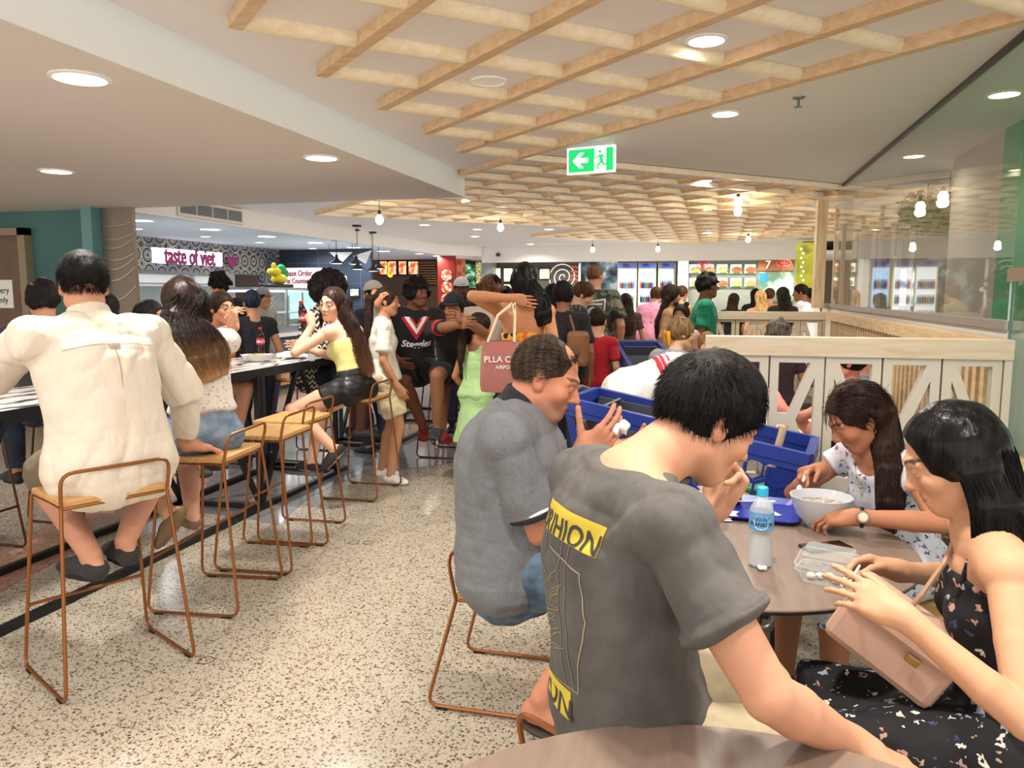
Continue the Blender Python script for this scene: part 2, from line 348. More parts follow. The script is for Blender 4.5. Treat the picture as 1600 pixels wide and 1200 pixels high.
# lower glass screen beside the banquette
sc = thing('low_glass_screen', 'pale green edged glass screen with brown cap rail at right edge', 'glass screen', (1.3, 3.2, 0))
m = GLASS.copy(); m.name = 'greenish_glass'; m.node_tree.nodes['Transparent BSDF'].inputs[0].default_value = (.80, .90, .86, 1); GLASS2 = m
MB().bb(1.285, 1.297, 2.0, 3.90, .86, 1.60).build('pane', GLASS2, sc, world=True)
MB().bb(1.27, 1.31, 2.0, 3.92, 1.60, 1.66).build('cap_rail', M('brown_cap', '#7a6654', .4), sc, world=True)
MB().bb(1.283, 1.299, 3.90, 3.915, .86, 1.6).build('polished_edge', M('glass_edge', '#bcd8cc', .2), sc, world=True)
# timber batten post and battens at the end of the glass
PALE = wood('pale_timber', '#d8bf9a', '#c4a47a', .45, 'Z')
PALEX = wood('pale_timber_x', '#e6d6ba', '#d6bf9c', .45, 'X'); PALEY = wood('pale_timber_y', '#d9bd94', '#c2a076', .45, 'Y')
bt = thing('batten_screen', 'pale timber batten screen at the far end of the glass wall', 'screen', (1.3, 9.8, 0))
MB().bb(PY(1273, 400, 9.5).x, PY(1289, 400, 9.5).x, 9.4, 9.62, 1.38, 2.6).build('post', PALE, bt, world=True)
for k in range(9): MB().bb(1.33+k*.1, 1.37+k*.1, 9.62+.12*(k % 2), 9.68+.12*(k % 2), 1.4-.0*k, 2.55-.1*((k*7) % 5)).build('batten', M('grey_batten', '#b9ab9b', .6) if k else PALE, bt, world=True)
# leafy hanging planter seen beyond the glass
def leaves(mb, c, r, n, s=.05, rnd=random):
    for i in range(n):
        d = Vector((rnd.gauss(0, 1), rnd.gauss(0, 1), rnd.gauss(0, 1))).normalized()*rnd.uniform(.3, 1)
        p = Vector((c[0]+d.x*r[0], c[1]+d.y*r[1], c[2]+d.z*r[2])); a = Vector((rnd.gauss(0, 1), rnd.gauss(0, 1), rnd.gauss(0, .6))).normalized()
        u = a.cross(Vector((rnd.gauss(0, 1), rnd.gauss(0, 1), rnd.gauss(0, 1)))).normalized(); l = s*rnd.uniform(.7, 1.4)
        mb.add([p-a*l, p-u*l*.35, p+a*l, p+u*l*.35, p+a.cross(u)*l*.12], [(0, 1, 4), (1, 2, 4), (2, 3, 4), (3, 0, 4)])
LEAF = M('leaf_green', '#5f7a3a', .5, noise=.4, nscale=20)
pl = thing('hanging_planter', 'hanging planter of small green leaves beyond the glass wall', 'planter', (2.1, 8.5, 2.3))
b = MB(); [leaves(b, (1.80+.12*k, 8.0+.22*k, 2.30+.06*(k % 2)), (.2, .3, .20), 230, .04) for k in range(7)]; b.build('foliage', LEAF, pl, world=True)
MB().bb(1.9, 2.4, 8.2, 9.2, 2.30, 2.36).build('trough', M('trough', '#8c7650', .6), pl, world=True)
for x in (8.3, 9.1): b = MB(); b.tube([(2.15, x, 2.36), (2.15, x, CZ)], .004, 5); b.build('wire', DARKM, pl, world=True)
# ---------------------------------------------------------------- timber lattices under the ceiling
LATU = wood('lattice_flat', '#d9b88e', '#c79f74', .5, 'X', 4); LATV = wood('lattice_round', '#f0dfc2', '#e4cda6', .45, 'X', 4)
U = Vector((.392, .362, 0)); Vv = Vector((.392, -.368, 0))
def lattice(name, label, o, ia, ib, wd=.070, zb=2.64):
    """diamond grid: flat beams along U for b in ib, half-round cross beams along V for a in ia; runs clipped by the ranges"""
    o = V3(o); rt = thing(name, label, 'ceiling lattice', (o.x, o.y, CZ), 0)
    a0, a1 = ia; b0, b1 = ib; z = (zb+CZ)/2
    for bq in range(b0, b1+1):
        p, q = o+U*a0+Vv*bq, o+U*a1+Vv*bq; p.z = q.z = z; b = MB(); b.bar(p, q, wd*.8, CZ-zb-.01); b.build('cross_beam', LATV, rt, world=True)
    for aq in range(a0, a1+1):
        p, q = o+U*aq+Vv*b0, o+U*aq+Vv*b1; b = MB(); d = (q-p).normalized(); nn = Vector((0, 0, 1)).cross(d)
        prof = [(-wd*.5, CZ), (-wd*.5, zb+.045), (-wd*.36, zb+.02), (-wd*.13, zb+.008), (wd*.13, zb+.008), (wd*.36, zb+.02), (wd*.5, zb+.045), (wd*.5, CZ)]
        vs = [Vector((e.x, e.y, 0))+nn*u+Vector((0, 0, v)) for e in (p, q) for u, v in prof]; n = len(prof)
        b.add(vs, [tuple(range(n-1, -1, -1)), tuple(range(n, 2*n))]+[(i, (i+1) % n, n+(i+1) % n, n+i) for i in range(n)]); b.build('beam', LATU, rt, world=True, smooth=True)
    return rt
# near lattice: its left edge is a staircase of points, so each beam starts at the edge
def lattice_near():
    rt = thing('ceiling_lattice', 'large pale timber diamond lattice on the ceiling nearest the viewer', 'ceiling lattice', (-.5, 3, CZ)); zb = 2.64; wd = .070
    o = Vector((-1.96, 2.95, 0)); tips = [o+Vector((0, .735*k, 0)) for k in range(-4, 5)]
    # beams along U from each left tip until the right edge line through (1.14,3.53) and (-1.56,6.13)
    P0 = o+U*1+Vector((0, .735*4, 0))          # far tip of the right edge beam
    def prism(p, q, nm, round_):
        d = (q-p).normalized(); nn = Vector((0, 0, 1)).cross(d); b = MB()
        prof = [(-wd*.5, CZ), (-wd*.5, zb+.032), (-wd*.36, zb+.014), (-wd*.13, zb+.003), (wd*.13, zb+.003), (wd*.36, zb+.014), (wd*.5, zb+.032), (wd*.5, CZ)] if round_ else [(-wd*.42, CZ), (-wd*.42, zb), (wd*.42, zb), (wd*.42, CZ)]
        n = len(prof); vs = [Vector((e.x, e.y, 0))+nn*u+Vector((0, 0, v)) for e in (p, q) for u, v in prof]
        b.add(vs, [tuple(range(n-1, -1, -1)), tuple(range(n, 2*n))]+[(i, (i+1) % n, n+(i+1) % n, n+i) for i in range(n)]); b.build(nm, LATV if round_ else LATU, rt, world=True, smooth=round_)
    for k in range(-2, 4): prism(o+Vector((0, .735*(k+1), 0)), o+Vector((0, .735*(k+1), 0))+Vv*(9+k), 'beam', False)
    prism(P0, P0+Vv*12.5, 'beam', False)
    for k in range(-4, 5):      # cross beams along U, from each left tip to the right edge beam
        p = o+Vector((0, .735*k, 0)); n = 5-k; prism(p, p+U*max(1, n), 'cross_beam', True)
lattice_near()
lattice('ceiling_lattice', 'wide timber diamond lattice on the ceiling behind the exit sign', (-1.95, 6.72, 0), (0, 9), (-9, 1))
lattice('ceiling_lattice', 'far timber lattice low in view above the distant food counters', (-1.9, 13.4, 0), (0, 8), (-4, 7))
# ---------------------------------------------------------------- lamps
DIFF = M('lamp_diffuser', '#fff6e8', .5, emit=9, ecol='#fff3e2'); DIFFC = M('lamp_diffuser_cool', '#eef6ff', .5, emit=9, ecol='#eaf3ff')
TRIM = M('lamp_trim', '#efeae2', .5)
def downlight(p, r, z, label, group=None, cool=False, power=22, light=True):
    rt = thing('downlight', label, 'downlight', (p.x, p.y, z), 0, group)
    b = MB(); b.lathe([(r*1.18, 0), (r*1.18, -.006), (r*1.0, -.010), (r*.98, -.002)], (0, 0, 0), 28); b.build('trim_ring', TRIM, rt, smooth=True)
    MB().lathe([(0.0, -.004), (r*.97, -.004), (r*.97, -.0045), (0, -.0045)], (0, 0, 0), 28).build('diffuser', DIFFC if cool else DIFF, rt)
    if light:
        ld = bpy.data.lights.new('downlight_lamp', 'AREA'); ld.shape = 'DISK'; ld.size = r*2; ld.energy = power*LIGHT_E; ld.color = (.86, .93, 1) if cool else (1, .95, .88); ld.spread = radians(150)
        lo = bpy.data.objects.new('downlight_lamp', ld); COL.objects.link(lo); lo.parent = rt; lo.location = (0, 0, -.02)
    return rt
G1 = 'downlights in the low soffit'
downlight(PZ(125, 121, SZ), .105, SZ, 'large round downlight in the low left soffit, nearest and biggest', G1, power=42)
downlight(PZ(88, 267, SZ), .105, SZ, 'round downlight in the low left soffit above the teal wall', G1, power=42)
downlight(PZ(502, 246, SZ), .105, SZ, 'round downlight in the low left soffit near its angled edge', G1, power=42)
downlight(Vector((-2.9, .9, 0)), .105, SZ, 'round downlight in the low left soffit overhead, out of the picture', G1, power=30)
G2 = 'downlights in the main ceiling'
for x, y, l in [(1104, 62, 'round downlight inside a diamond of the near timber lattice'), (1133, 177, 'round downlight on plain ceiling just right of the near lattice'), (1100, 282, 'small round downlight between the exit sign and the glass wall')]:
    downlight(PZ(x, y, CZ), .08, CZ, l, G2, power=36)
downlight(Vector((0, 1.6, 0)), .08, CZ, 'round downlight above the round table, out of the picture', G2, power=42)
downlight(Vector((-1.7, .9, 0)), .08, CZ, 'round downlight overhead to the left, out of the picture', G2, power=26)
downlight(Vector((.75, 1.0, 0)), .08, CZ, 'round downlight overhead to the right, out of the picture', G2, power=22)
for x, y, l in [(1104, 322, 'small round downlight inside the wide lattice, nearest the glass'), (1103, 361, 'tiny round downlight behind the wide lattice toward the menu boards'), (726, 309, 'round downlight at the tip of the low soffit'), (663, 351, 'small round downlight past the left tip of the wide lattice'),
                (858, 358, 'round downlight in plain ceiling behind the wide lattice'), (742, 369, 'round downlight near the corner of the far fascia'), (746, 358, 'small downlight beyond the wide lattice at left centre'), (829, 381, 'small downlight close to the far fascia')]:
    downlight(PZ(x, y, CZ), .085, CZ, l, G2, power=34)
G3 = 'cool downlights over the left food counters'
for k, Y in enumerate([8.7, 10.15, 11.65, 13.3, 14.9, 16.4]):
    downlight(Vector((-7.3, Y, 0)), .15, 2.5, 'big cool white downlight over the left food counters, %s from the viewer' % ['first', 'second', 'third', 'fourth', 'fifth', 'sixth'][k], G3, True, 40)
for k, Y in enumerate([9.8, 11.4, 13.0, 15.0]):
    downlight(Vector((-8.3, Y, 0)), .08, 2.5, 'small cool downlight behind the big ones over the left counters, %s from the viewer' % ['first', 'second', 'third', 'fourth'][k], 'small cool downlights over the left food counters', True, 14)
for x_, y_, l_ in ((1.60, 5.2, 'nearest the green wall'), (1.60, 7.3, 'above the beige wall end'), (3.2, 8.6, 'past the beige wall'), (2.6, 11.8, 'farthest, beyond the hanging leaves')):
    downlight(Vector((x_, y_, 0)), .08, CZ, 'round downlight added beyond the glass wall, '+l_, 'downlights beyond the glass wall', power=26 if x_ > 2 else 9)  # lamps added to brighten the walls and ceiling beyond the glass
for k in range(9):
    p = PY(790+k*56, 407, 19.0); downlight(Vector((p.x, 19.0, 0)), .1, 2.42, 'small warm downlight under the far fascia, %s from the left' % ['first', 'second', 'third', 'fourth', 'fifth', 'sixth', 'seventh', 'eighth', 'ninth'][k], 'downlights under the far fascia', False, 26)
for k, Y in enumerate([17.6, 18.8, 20.0, 21.2]): downlight(Vector((-6.9, Y, 0)), .1, 2.5, 'small downlight before the red column stall, %s from the viewer' % ['first', 'second', 'third', 'fourth'][k], 'downlights by the red column', False, 20)
BULB = M('bare_bulb', '#fff4e0', .3, emit=30, ecol='#ffe9c4')
for x, y, d, l in [(593, 343, 9.2, 'bright bare pendant bulb under the left tip of the wide lattice'), (782, 355, 11.2, 'bright bare pendant bulb below the far edge of the wide lattice'), (1153, 330, 9.6, 'bright bare pendant bulb nearest the glass wall'), (1153, 316, 8.8, 'bright bare pendant bulb just above another near the glass wall'),
                (926, 390, 16.2, 'small far pendant bulb left of the drinks fridges'), (1028, 389, 16.4, 'small far pendant bulb over the drinks fridges'), (1169, 374, 14.4, 'small far pendant bulb over the menu boards')]:
    p = PD(x, y, d); rt = thing('pendant_bulb', l, 'pendant light', (p.x, p.y, p.z), 0, 'bare pendant bulbs')
    b = MB(); b.lathe([(0, -.06), (.03, -.05), (.045, -.02), (.045, .01), (.028, .045), (.016, .06)], (0, 0, 0), 14); b.build('bulb', BULB, rt, smooth=True)
    b = MB(); b.lathe([(.02, .055), (.022, .1), (.008, .11)], (0, 0, 0), 10); b.tube([(0, 0, .1), (0, 0, max(.12, CZ-p.z))], .004, 5); b.build('cord', DARKM, rt)
    ld = bpy.data.lights.new('bulb_lamp', 'POINT'); ld.energy = 14*LIGHT_E; ld.color = (1, .86, .66); ld.shadow_soft_size = .05; lo = bpy.data.objects.new('bulb_lamp', ld); COL.objects.link(lo); lo.parent = rt; lo.location = (0, 0, -.07)
# ---------------------------------------------------------------- small ceiling fittings
for x, y, l, g in [(762, 210, 'small white sprinkler head inside the near lattice', 0), (1248, 152, 'small white sprinkler head on plain ceiling near the glass wall', 0), (863, 301, 'tiny sprinkler head inside the wide lattice', 0), (1185, 291, 'tiny sprinkler head on plain ceiling right of the exit sign', 0)]:
    p = PZ(x, y, CZ); rt = thing('sprinkler', l, 'sprinkler', (p.x, p.y, CZ), 0, 'ceiling sprinklers')
    b = MB(); b.lathe([(.035, 0), (.033, -.008), (.008, -.012), (.008, -.05), (.024, -.054), (.024, -.057), (0, -.058)], (0, 0, 0), 14); b.build('head', M('chrome_dull', '#8d8a86', .35, .7), rt, smooth=True)
p = PZ(764, 126, CZ); b = MB(); b.lathe([(.1, 0), (.1, -.008), (.085, -.012), (.08, -.006), (0, -.008)], (0, 0, 0), 28)
rt = thing('ceiling_speaker', 'round flush white ceiling speaker inside a diamond of the near lattice', 'speaker', (p.x, p.y, CZ)); b.build('grille', TRIM, rt, smooth=True)
p = PZ(765, 398, 2.42)
b = MB(); b.ball((0, 0, -.03), (.06, .06, .05), 12, 8); rt = thing('security_camera', 'small dark dome camera on the far fascia', 'camera', (PY(778, 397, 18.4).x, 18.42, 2.52)); b.build('dome', DARKM, rt, smooth=True)
# air grilles
def grille(c, A, w, h, n, label, slats=True):
    rt = thing('air_grille', label, 'air vent', c); A = V3(A).normalized(); N = A.cross(Vector((0, 0, 1)))
    c0 = Vector((0, 0, 0)); b = MB(); ang = Matrix(((A.x, -N.x*-1, 0), (A.y, N.y, 0), (0, 0, 1)))
    for s, (ww, hh, ox, oz) in enumerate([(w+.06, .03, 0, h/2+.015), (w+.06, .03, 0, -h/2-.015), (.03, h, w/2+.015, 0), (.03, h, -w/2-.015, 0)]):
        b.bar(A*(ox-ww/2)+Vector((0, 0, oz)), A*(ox+ww/2)+Vector((0, 0, oz)), .02, hh)
    b.build('frame', M('grille_frame', '#cfc8bd', .5), rt)
    MB().bar(A*(-w/2)-N*.0, A*(w/2)-N*.0, .004, h).build('backing', M('vent_dark', '#15171c', .8), rt)
    b = MB()
    for k in range(n): z = -h/2+h*(k+.5)/n; b.bar(A*(-w/2)+Vector((0, 0, z)), A*(w/2)+Vector((0, 0, z)), .016, h/n*.38)
    for k in range(1, 4): b.bar(A*(-w/2+w*k/4)+Vector((0, 0, -h/2)), A*(-w/2+w*k/4)+Vector((0, 0, h/2)), .02, .02)
    b.build('slats', M('grille_slat', '#aeb0b4', .5), rt); return rt
a = PX(281, 333, -6.28); c = PX(378, 345, -6.28); grille((-6.285, (a.y+c.y)/2, 2.585), (0, 1, 0), abs(c.y-a.y), .14, 7, 'long slotted white air vent on the fascia above the left counters')
p = PY(738, 397, 18.45); grille((p.x+.1, 18.47, p.z), (1, 0, 0), .16, .13, 5, 'small square air vent on the far corner of the fascia')
# exit sign
SG = M('exit_green', '#00a651', .4, emit=1.1, ecol='#00c060'); SW = M('exit_white', '#f4fff8', .4, emit=1.6, ecol='#eafff4')
d = ray(-1700, 458); d = -Vector((d[0], d[1], 0)).normalized()        # reading direction of the sign face, left to right in view
p = PD(923, 250, 5.9); es = thing('exit_sign', 'lit green running man exit sign with white arrow hanging from ceiling', 'exit sign', (p.x, p.y, p.z))
N = d.cross(Vector((0, 0, 1))); Z3 = Vector((0, 0, 1)); w2, h2 = .195, .1
def q(u, v, n=0): return d*u+Z3*v+N*n
b = MB(); b.bar(q(-w2, 0, -.015), q(w2, 0, -.015), .026, h2*2, (0, 0, 1)); b.build('casing', M('sign_casing', '#e8efe9', .5, emit=.5, ecol='#dff5ea'), es)
b = MB(); b.bar(q(-w2*.9, h2+.02, -.015), q(w2*.95, h2+.02, -.015), .05, .04); b.bar(q(-.02, h2+.03, -.015), q(.02, h2+.03, -.015), .02, CZ-p.z-h2); b.build('mounting', M('sign_mount', '#c9d4cd', .5), es)
b = MB(); b.plate([(-w2, -h2), (w2, -h2), (w2, h2), (-w2, h2)], (q(0, 0, -.0005), d, Z3), .0015); b.build('face', SW, es)
b = MB(); b.plate([(-w2+.014, -h2+.014), (.03, -h2+.014), (.03, h2-.014), (-w2+.014, h2-.014)], (q(0, 0, .001), d, Z3), .0012)
b.plate([(.125, -h2+.014), (w2-.014, -h2+.014), (w2-.014, h2-.014), (.125, h2-.014)], (q(0, 0, .001), d, Z3), .0012); b.build('green_field', SG, es)
b = MB(); b.plate([(-.148, .0), (-.09, .058), (-.055, .058), (-.093, .018), (-.02, .018), (-.02, -.018), (-.093, -.018), (-.055, -.058), (-.09, -.058)], (q(0, 0, .003), d, Z3), .0012); b.build('arrow', SW, es)
b = MB()
for a, c, wd in [((.078, .035), (.09, -.012), .026), ((.072, .035), (.048, .012), .011), ((.048, .012), (.032, .016), .01), ((.09, .034), (.112, .01), .011), ((.09, -.012), (.06, -.045), .016), ((.06, -.045), (.058, -.075), .013), ((.092, -.01), (.105, -.04), .016), ((.105, -.04), (.138, -.04), .013)]:
    b.bar(q(*a, .003), q(*c, .003), wd, .0015, tuple(N))
b.lathe([(0, 0), (.012, 0), (.012, .0015), (0, .0015)], q(.074, .058, .003), 14, ax=N); b.build('running_man', SG, es)
# ================================================================ THE FOOD COUNTERS (far)
def frame_quad(corners, X=None, Y=None): return [PX(x, y, X) if X is not None else PY(x, y, Y) for x, y in corners]
def qbox(mb, x0, x1, y0, y1, Y, th=.05):
    """upright box at distance Y whose face spans the given picture rectangle"""
    a = PY(x0, (y0+y1)/2, Y); b = PY(x1, (y0+y1)/2, Y); t = PY((x0+x1)/2, y0, Y); u = PY((x0+x1)/2, y1, Y)
    mb.bb(a.x, b.x, Y, Y+th, u.z, t.z); return a.x, b.x, u.z, t.z
STEEL = M('stainless', '#a8abad', .3, .8); CBLK = M('black_plastic', '#17171a', .4); WHITE = M('clean_white', '#e8e8e6', .5)
# --- "taste of viet": header wall of patterned tiles at the back of the counter
m = M('patchwork_tiles', '#8f8f90', .35); t = NT(m); tc = t.new('ShaderNodeTexCoord'); mp = t.new('ShaderNodeMapping'); t.link(tc.outputs['Object'], mp.inputs[0])
vr = t.new('ShaderNodeTexVoronoi', i_Scale=2.8); vr.distance = 'CHEBYCHEV'; vr.inputs['Randomness'].default_value = 0; t.link(mp.outputs[0], vr.inputs['Vector'])
wv = t.new('ShaderNodeTexVoronoi', i_Scale=3.2); wv.inputs['Randomness'].default_value = .15; t.link(mp.outputs[0], wv.inputs['Vector'])
mu = t.new('ShaderNodeMath', operation='MULTIPLY'); t.link(wv.outputs['Distance'], mu.inputs[0]); mu.inputs[1].default_value = 3.4
fc = t.new('ShaderNodeMath', operation='FRACT'); t.link(mu.outputs[0], fc.inputs[0])
r = ramp(t, [(0, '#2a2b31'), (.35, '#dcdad6'), (.7, '#5a595d'), (.85, '#efede8')], 'CONSTANT'); t.link(fc.outputs[0], r.inputs[0])
sp = t.new('ShaderNodeSeparateColor'); t.link(vr.outputs['Color'], sp.inputs[0])
r2 = ramp(t, [(0, '#8d8f9b'), (.3, '#b9b3a5'), (.6, '#77777b'), (.8, '#a3a0a8')], 'CONSTANT'); t.link(sp.outputs[0], r2.inputs[0])
mx = t.new('ShaderNodeMix', data_type='RGBA'); mx.blend_type = 'MULTIPLY'; mx.inputs[0].default_value = .85; t.link(r.outputs[0], mx.inputs[6]); t.link(r2.outputs[0], mx.inputs[7]); t.link(mx.outputs[2], t.b.inputs['Base Color']); PATCH = m
struct('wall_counter_header', MB().bb(-9.45, -9.35, 8.5, 15.4, 1.93, 2.5), PATCH)
struct('wall_counter_back', MB().bb(-10.6, -10.5, 7.3, 15.4, 0, 2.5), M('kitchen_back', '#c9d6d6', .5))
struct('wall_counter_tiles', MB().bb(-9.45, -9.36, 14.7, 15.4, 0, 1.93).bb(-9.45, -9.36, 10.55, 10.95, 0, 1.93), PATCH)
struct('wall_dark_tiles', MB().bb(-9.35, -7.15, 15.4, 15.5, 0, 2.5), M('navy_tiles', '#333a47', .35, noise=.1))
b = MB(); [b.bb(-9.35, -7.15, 15.392, 15.4, z, z+.008) for z in (.4, .85, 1.3, 1.75, 2.2)]; [b.bb(x, x+.008, 15.392, 15.4, 0, 2.5) for x in (-8.9, -8.4, -7.9, -7.4)]; struct('trim_4', b, M('grout_line', '#5d6472', .8))
# sign
sg = thing('counter_sign', 'backlit maroon taste of viet sign with bowl mark on patterned tiles', 'sign', (-9.3, 12.5, 2.2))
MAR = M('maroon_letters', '#7a1f4d', .5, emit=.35); HALO = M('sign_halo', '#f2eefa', .5, emit=2.6, ecol='#efe8ff')
b = MB(); text_on(b, 'taste of viet', .42, (-9.27, 12.28, 2.2), (0, 1, 0), (0, 0, 1), .012, squeeze=.70, bold=.008); b.build('lettering', MAR, sg, world=True)
b = MB(); bw = [(.17*cos(a), .2*sin(a)) for a in [pi+pi*i/12 for i in range(13)]]; b.plate([(13.55-12.5+u, v+.06) for u, v in bw], ((-9.285, 12.5, 2.2), (0, 1, 0), (0, 0, 1)), .02); b.build('bowl_mark', MAR, sg, world=True)
b = MB(); b.bb(-9.34, -9.33, 11.35, 13.3, 2.07, 2.33); b.build('halo_panel', HALO, sg, world=True)  # glowing panel stands for the halo of light on the tiles
# steel exhaust hood, white boxes
hd = thing('wall_air_conditioner', 'long white wall unit under the taste of viet sign', 'air conditioner', (-9.8, 12, 1.75)); b = MB(); b.box((-9.6, 11.7, 1.78), (.3, 1.5, .22), bev=.03); b.build('casing', WHITE, hd, world=True)
b = MB(); b.box((-9.44, 11.7, 1.72), (.01, 1.3, .02)); b.build('louvre', M('grey_line', '#8b9096', .5), hd, world=True)
hd2 = thing('wall_air_conditioner', 'shorter white wall unit beside the long one under the sign', 'air conditioner', (-9.8, 13.2, 1.75)); b = MB(); b.box((-9.6, 13.15, 1.78), (.3, 1.1, .2), bev=.03); b.build('casing', WHITE, hd2, world=True)
b = MB(); b.box((-9.44, 13.15, 1.72), (.01, .9, .02)); b.build('louvre', M('grey_line', '#8b9096', .5), hd2, world=True)
# counter with orange base, slate menu and glass display
ct = thing('service_counter', 'food counter with orange base, slate band and white top at left', 'counter', (-6.9, 11, 0))
MB().bb(-7.5, -6.66, 8.6, 15.2, .08, .42).build('base_panel', M('orange_ply', '#c8864a', .5, noise=.1, nscale=3), ct, world=True)
MB().bb(-7.5, -6.72, 8.6, 15.2, 0, .08).build('plinth', DARKM, ct, world=True)
MB().bb(-7.5, -6.70, 8.6, 15.2, .42, .86).build('front', M('counter_front', '#b9bdbb', .5), ct, world=True)
MB().bb(-7.55, -6.58, 8.6, 15.2, .86, .91).build('worktop', M('counter_top', '#dfe3e6', .25), ct, world=True)
sb = thing('slate_menu_board', 'dark slate menu board with pale chalk marks leaning on the counter front', 'menu board', (-6.6, 11.1, .6))
sl = MB(); sl.box((-6.62, 11.2, .66), (.03, 2.3, .36), Matrix.Rotation(radians(-14), 3, 'Y')); sl.build('slate', M('slate_blue', '#3b4857', .6), sb, world=True)
b = MB(); text_on(b, 'D   F', .2, (-6.6, 11.2, .7), (0, 1, 0), Vector((-sin(radians(14)), 0, cos(radians(14)))), .004); b.build('chalk_lettering', M('chalk', '#c9d4dc', .8), sb, world=True)
gd = thing('glass_food_display', 'lit glass food display case on the counter below the yellow dragon', 'display case', (-6.9, 11.3, .91))
b = MB()
for y in (10.35, 11.3, 12.3): b.bb(-7.4, -7.37, y, y+.03, .91, 1.6); b.bb(-6.78, -6.75, y, y+.03, .91, 1.6)
b.bb(-7.42, -6.72, 10.3, 12.4, 1.6, 1.64); b.bb(-7.4, -6.76, 10.35, 12.3, 1.22, 1.235); b.bb(-7.42, -6.74, 10.3, 12.4, .91, 1.0); b.build('frame', STEEL, gd, world=True)
MB().bb(-6.76, -6.75, 10.35, 12.3, 1.0, 1.6).build('pane', M('clear_pane', '#dff0f2', .05, alpha=.16), gd, world=True)
MB().bb(-7.3, -6.9, 10.5, 12.2, 1.57, 1.59).build('light_strip', M('display_light', '#ffffff', .5, emit=5), gd, world=True)
fd = MB(); [fd.ball((-7.1+.1*random.random(), 10.5+.17*k, 1.06), (.12, .07, .05), 8, 5) for k in range(10)]; fd.build('food_trays', M('noodle_food', '#b08a5c', .6, noise=.5, nscale=9), gd, world=True)
pm = thing('price_card', 'white price card hanging on the steel counter face', 'card', (-6.7, 11.9, 1.0)); MB().bb(-6.72, -6.71, 11.65, 12.0, .93, 1.27).build('card', PAPER, pm, world=True)
# yellow inflatable dragon with green wings
dr = thing('yellow_toy', 'bright yellow and green soft toy ornament on top of the display case', 'ornament', (-7.0, 11.6, 1.64))
b = MB(); b.ball((-7.0, 11.5, 1.78), (.12, .17, .09)); b.ball((-7.0, 11.38, 1.9), (.09, .13, .07)); b.ball((-6.98, 11.22, 1.9), (.06, .08, .05)); b.ball((-7, 11.35, 1.99), (.04, .05, .06)); b.build('body', M('toy_yellow', '#e8d52c', .5), dr, world=True, smooth=True)
b = MB(); b.ball((-7.05, 11.66, 1.93), (.05, .14, .1)); b.ball((-7.05, 11.78, 1.88), (.04, .08, .08)); b.build('wing', M('toy_green', '#1fa05c', .5), dr, world=True, smooth=True)
b = MB(); b.box((-7.0, 11.5, 1.67), (.25, .5, .06), bev=.02); b.build('base', CBLK, dr, world=True)
# drinks fridge with curved header
fg = thing('drinks_fridge', 'black drinks fridge with white lit header reading please order at counter', 'fridge', (-8.6, 14.9, 0), radians(0))
p0 = PY(443, 440, 14.8); p1 = PY(502, 440, 14.8); x0, x1 = p0.x, p1.x
b = MB(); b.bb(x0, x1, 14.8, 15.3, 0, 1.62); b.build('cabinet', CBLK, fg, world=True)
for a, c in ((.06, .47), (.53, .94)):
    MB().bb(x0+(x1-x0)*a, x0+(x1-x0)*c, 14.78, 14.8, .15, 1.6).build('door', M('fridge_glow', '#a9dcd6', .3, emit=.9, ecol='#8fd8cf', noise=.5, nscale=7), fg, world=True)
b = MB(); b.bb(x0+.1, x0+.14, 14.76, 14.78, .6, 1.5); b.build('handle', STEEL, fg, world=True)
b = MB(); n = 10
for k in range(n):
    za, zb_ = 1.66+.42*k/n, 1.66+.42*(k+1)/n; ya, yb = 14.76-.1*sin(pi*k/n), 14.76-.1*sin(pi*(k+1)/n)
    b.add([(x0+.05, ya, za), (x1, ya, za), (x1, yb, zb_), (x0+.05, yb, zb_), (x0+.05, 14.9, za), (x1, 14.9, za), (x1, 14.9, zb_), (x0+.05, 14.9, zb_)], [(0, 1, 2, 3), (5, 4, 7, 6), (4, 0, 3, 7), (1, 5, 6, 2)])
b.build('header', M('fridge_header', '#f0e9ec', .4, emit=.9), fg, world=True)
RED = M('sign_red', '#b0243a', .5); b = MB(); xm = (x0+x1)/2
text_on(b, 'Please Order', .17, (xm-.02, 14.645, 1.96), (1, 0, 0), (0, 0, 1), .004, squeeze=.75, bold=.004); text_on(b, 'at Counter', .15, (xm-.02, 14.645, 1.8), (1, 0, 0), (0, 0, 1), .004, squeeze=.75, bold=.004)
b.plate([(.08*cos(a), .09*sin(a)) for a in [pi+pi*i/8 for i in range(9)]], ((x1-.12, 14.645, 1.85), (1, 0, 0), (0, 0, 1)), .004); b.build('header_lettering', RED, fg, world=True)
# black dome pendants
for x, y, Y, l in [(526, 412, 12.6, 'black dome pendant with pale rim, nearest the drinks fridge'), (556, 413, 13.0, 'black dome pendant in the middle over the left counter'), (559, 421, 12.2, 'black dome pendant hanging lowest over the left counter'), (583, 424, 13.6, 'black dome pendant beside the last ones on the right'), (592, 420, 14.2, 'black dome pendant farthest right over the left counter')]:
    p = PY(x, y, Y); rt = thing('dome_pendant', l, 'pendant light', (p.x, p.y, p.z), 0, 'black dome pendants over the left counter')
    b = MB(); b.lathe([(.02, .16), (.03, .1), (.05, .07), (.11, .03), (.13, 0), (.125, 0), (.1, .025), (0, .03)], (0, 0, 0), 16); zt_ = (2.5 if p.x < -6.34 else 2.7)-p.z; b.tube([(0, 0, .15), (0, 0, zt_)], .006, 5); b.lathe([(.08, 0), (.08, -.03), (0, -.03)], (0, 0, zt_), 12); b.build('shade', CBLK, rt, smooth=True)
    MB().lathe([(0, .012), (.115, .006), (.115, .004), (0, .008)], (0, 0, 0), 16).build('rim_light', DIFFC, rt)
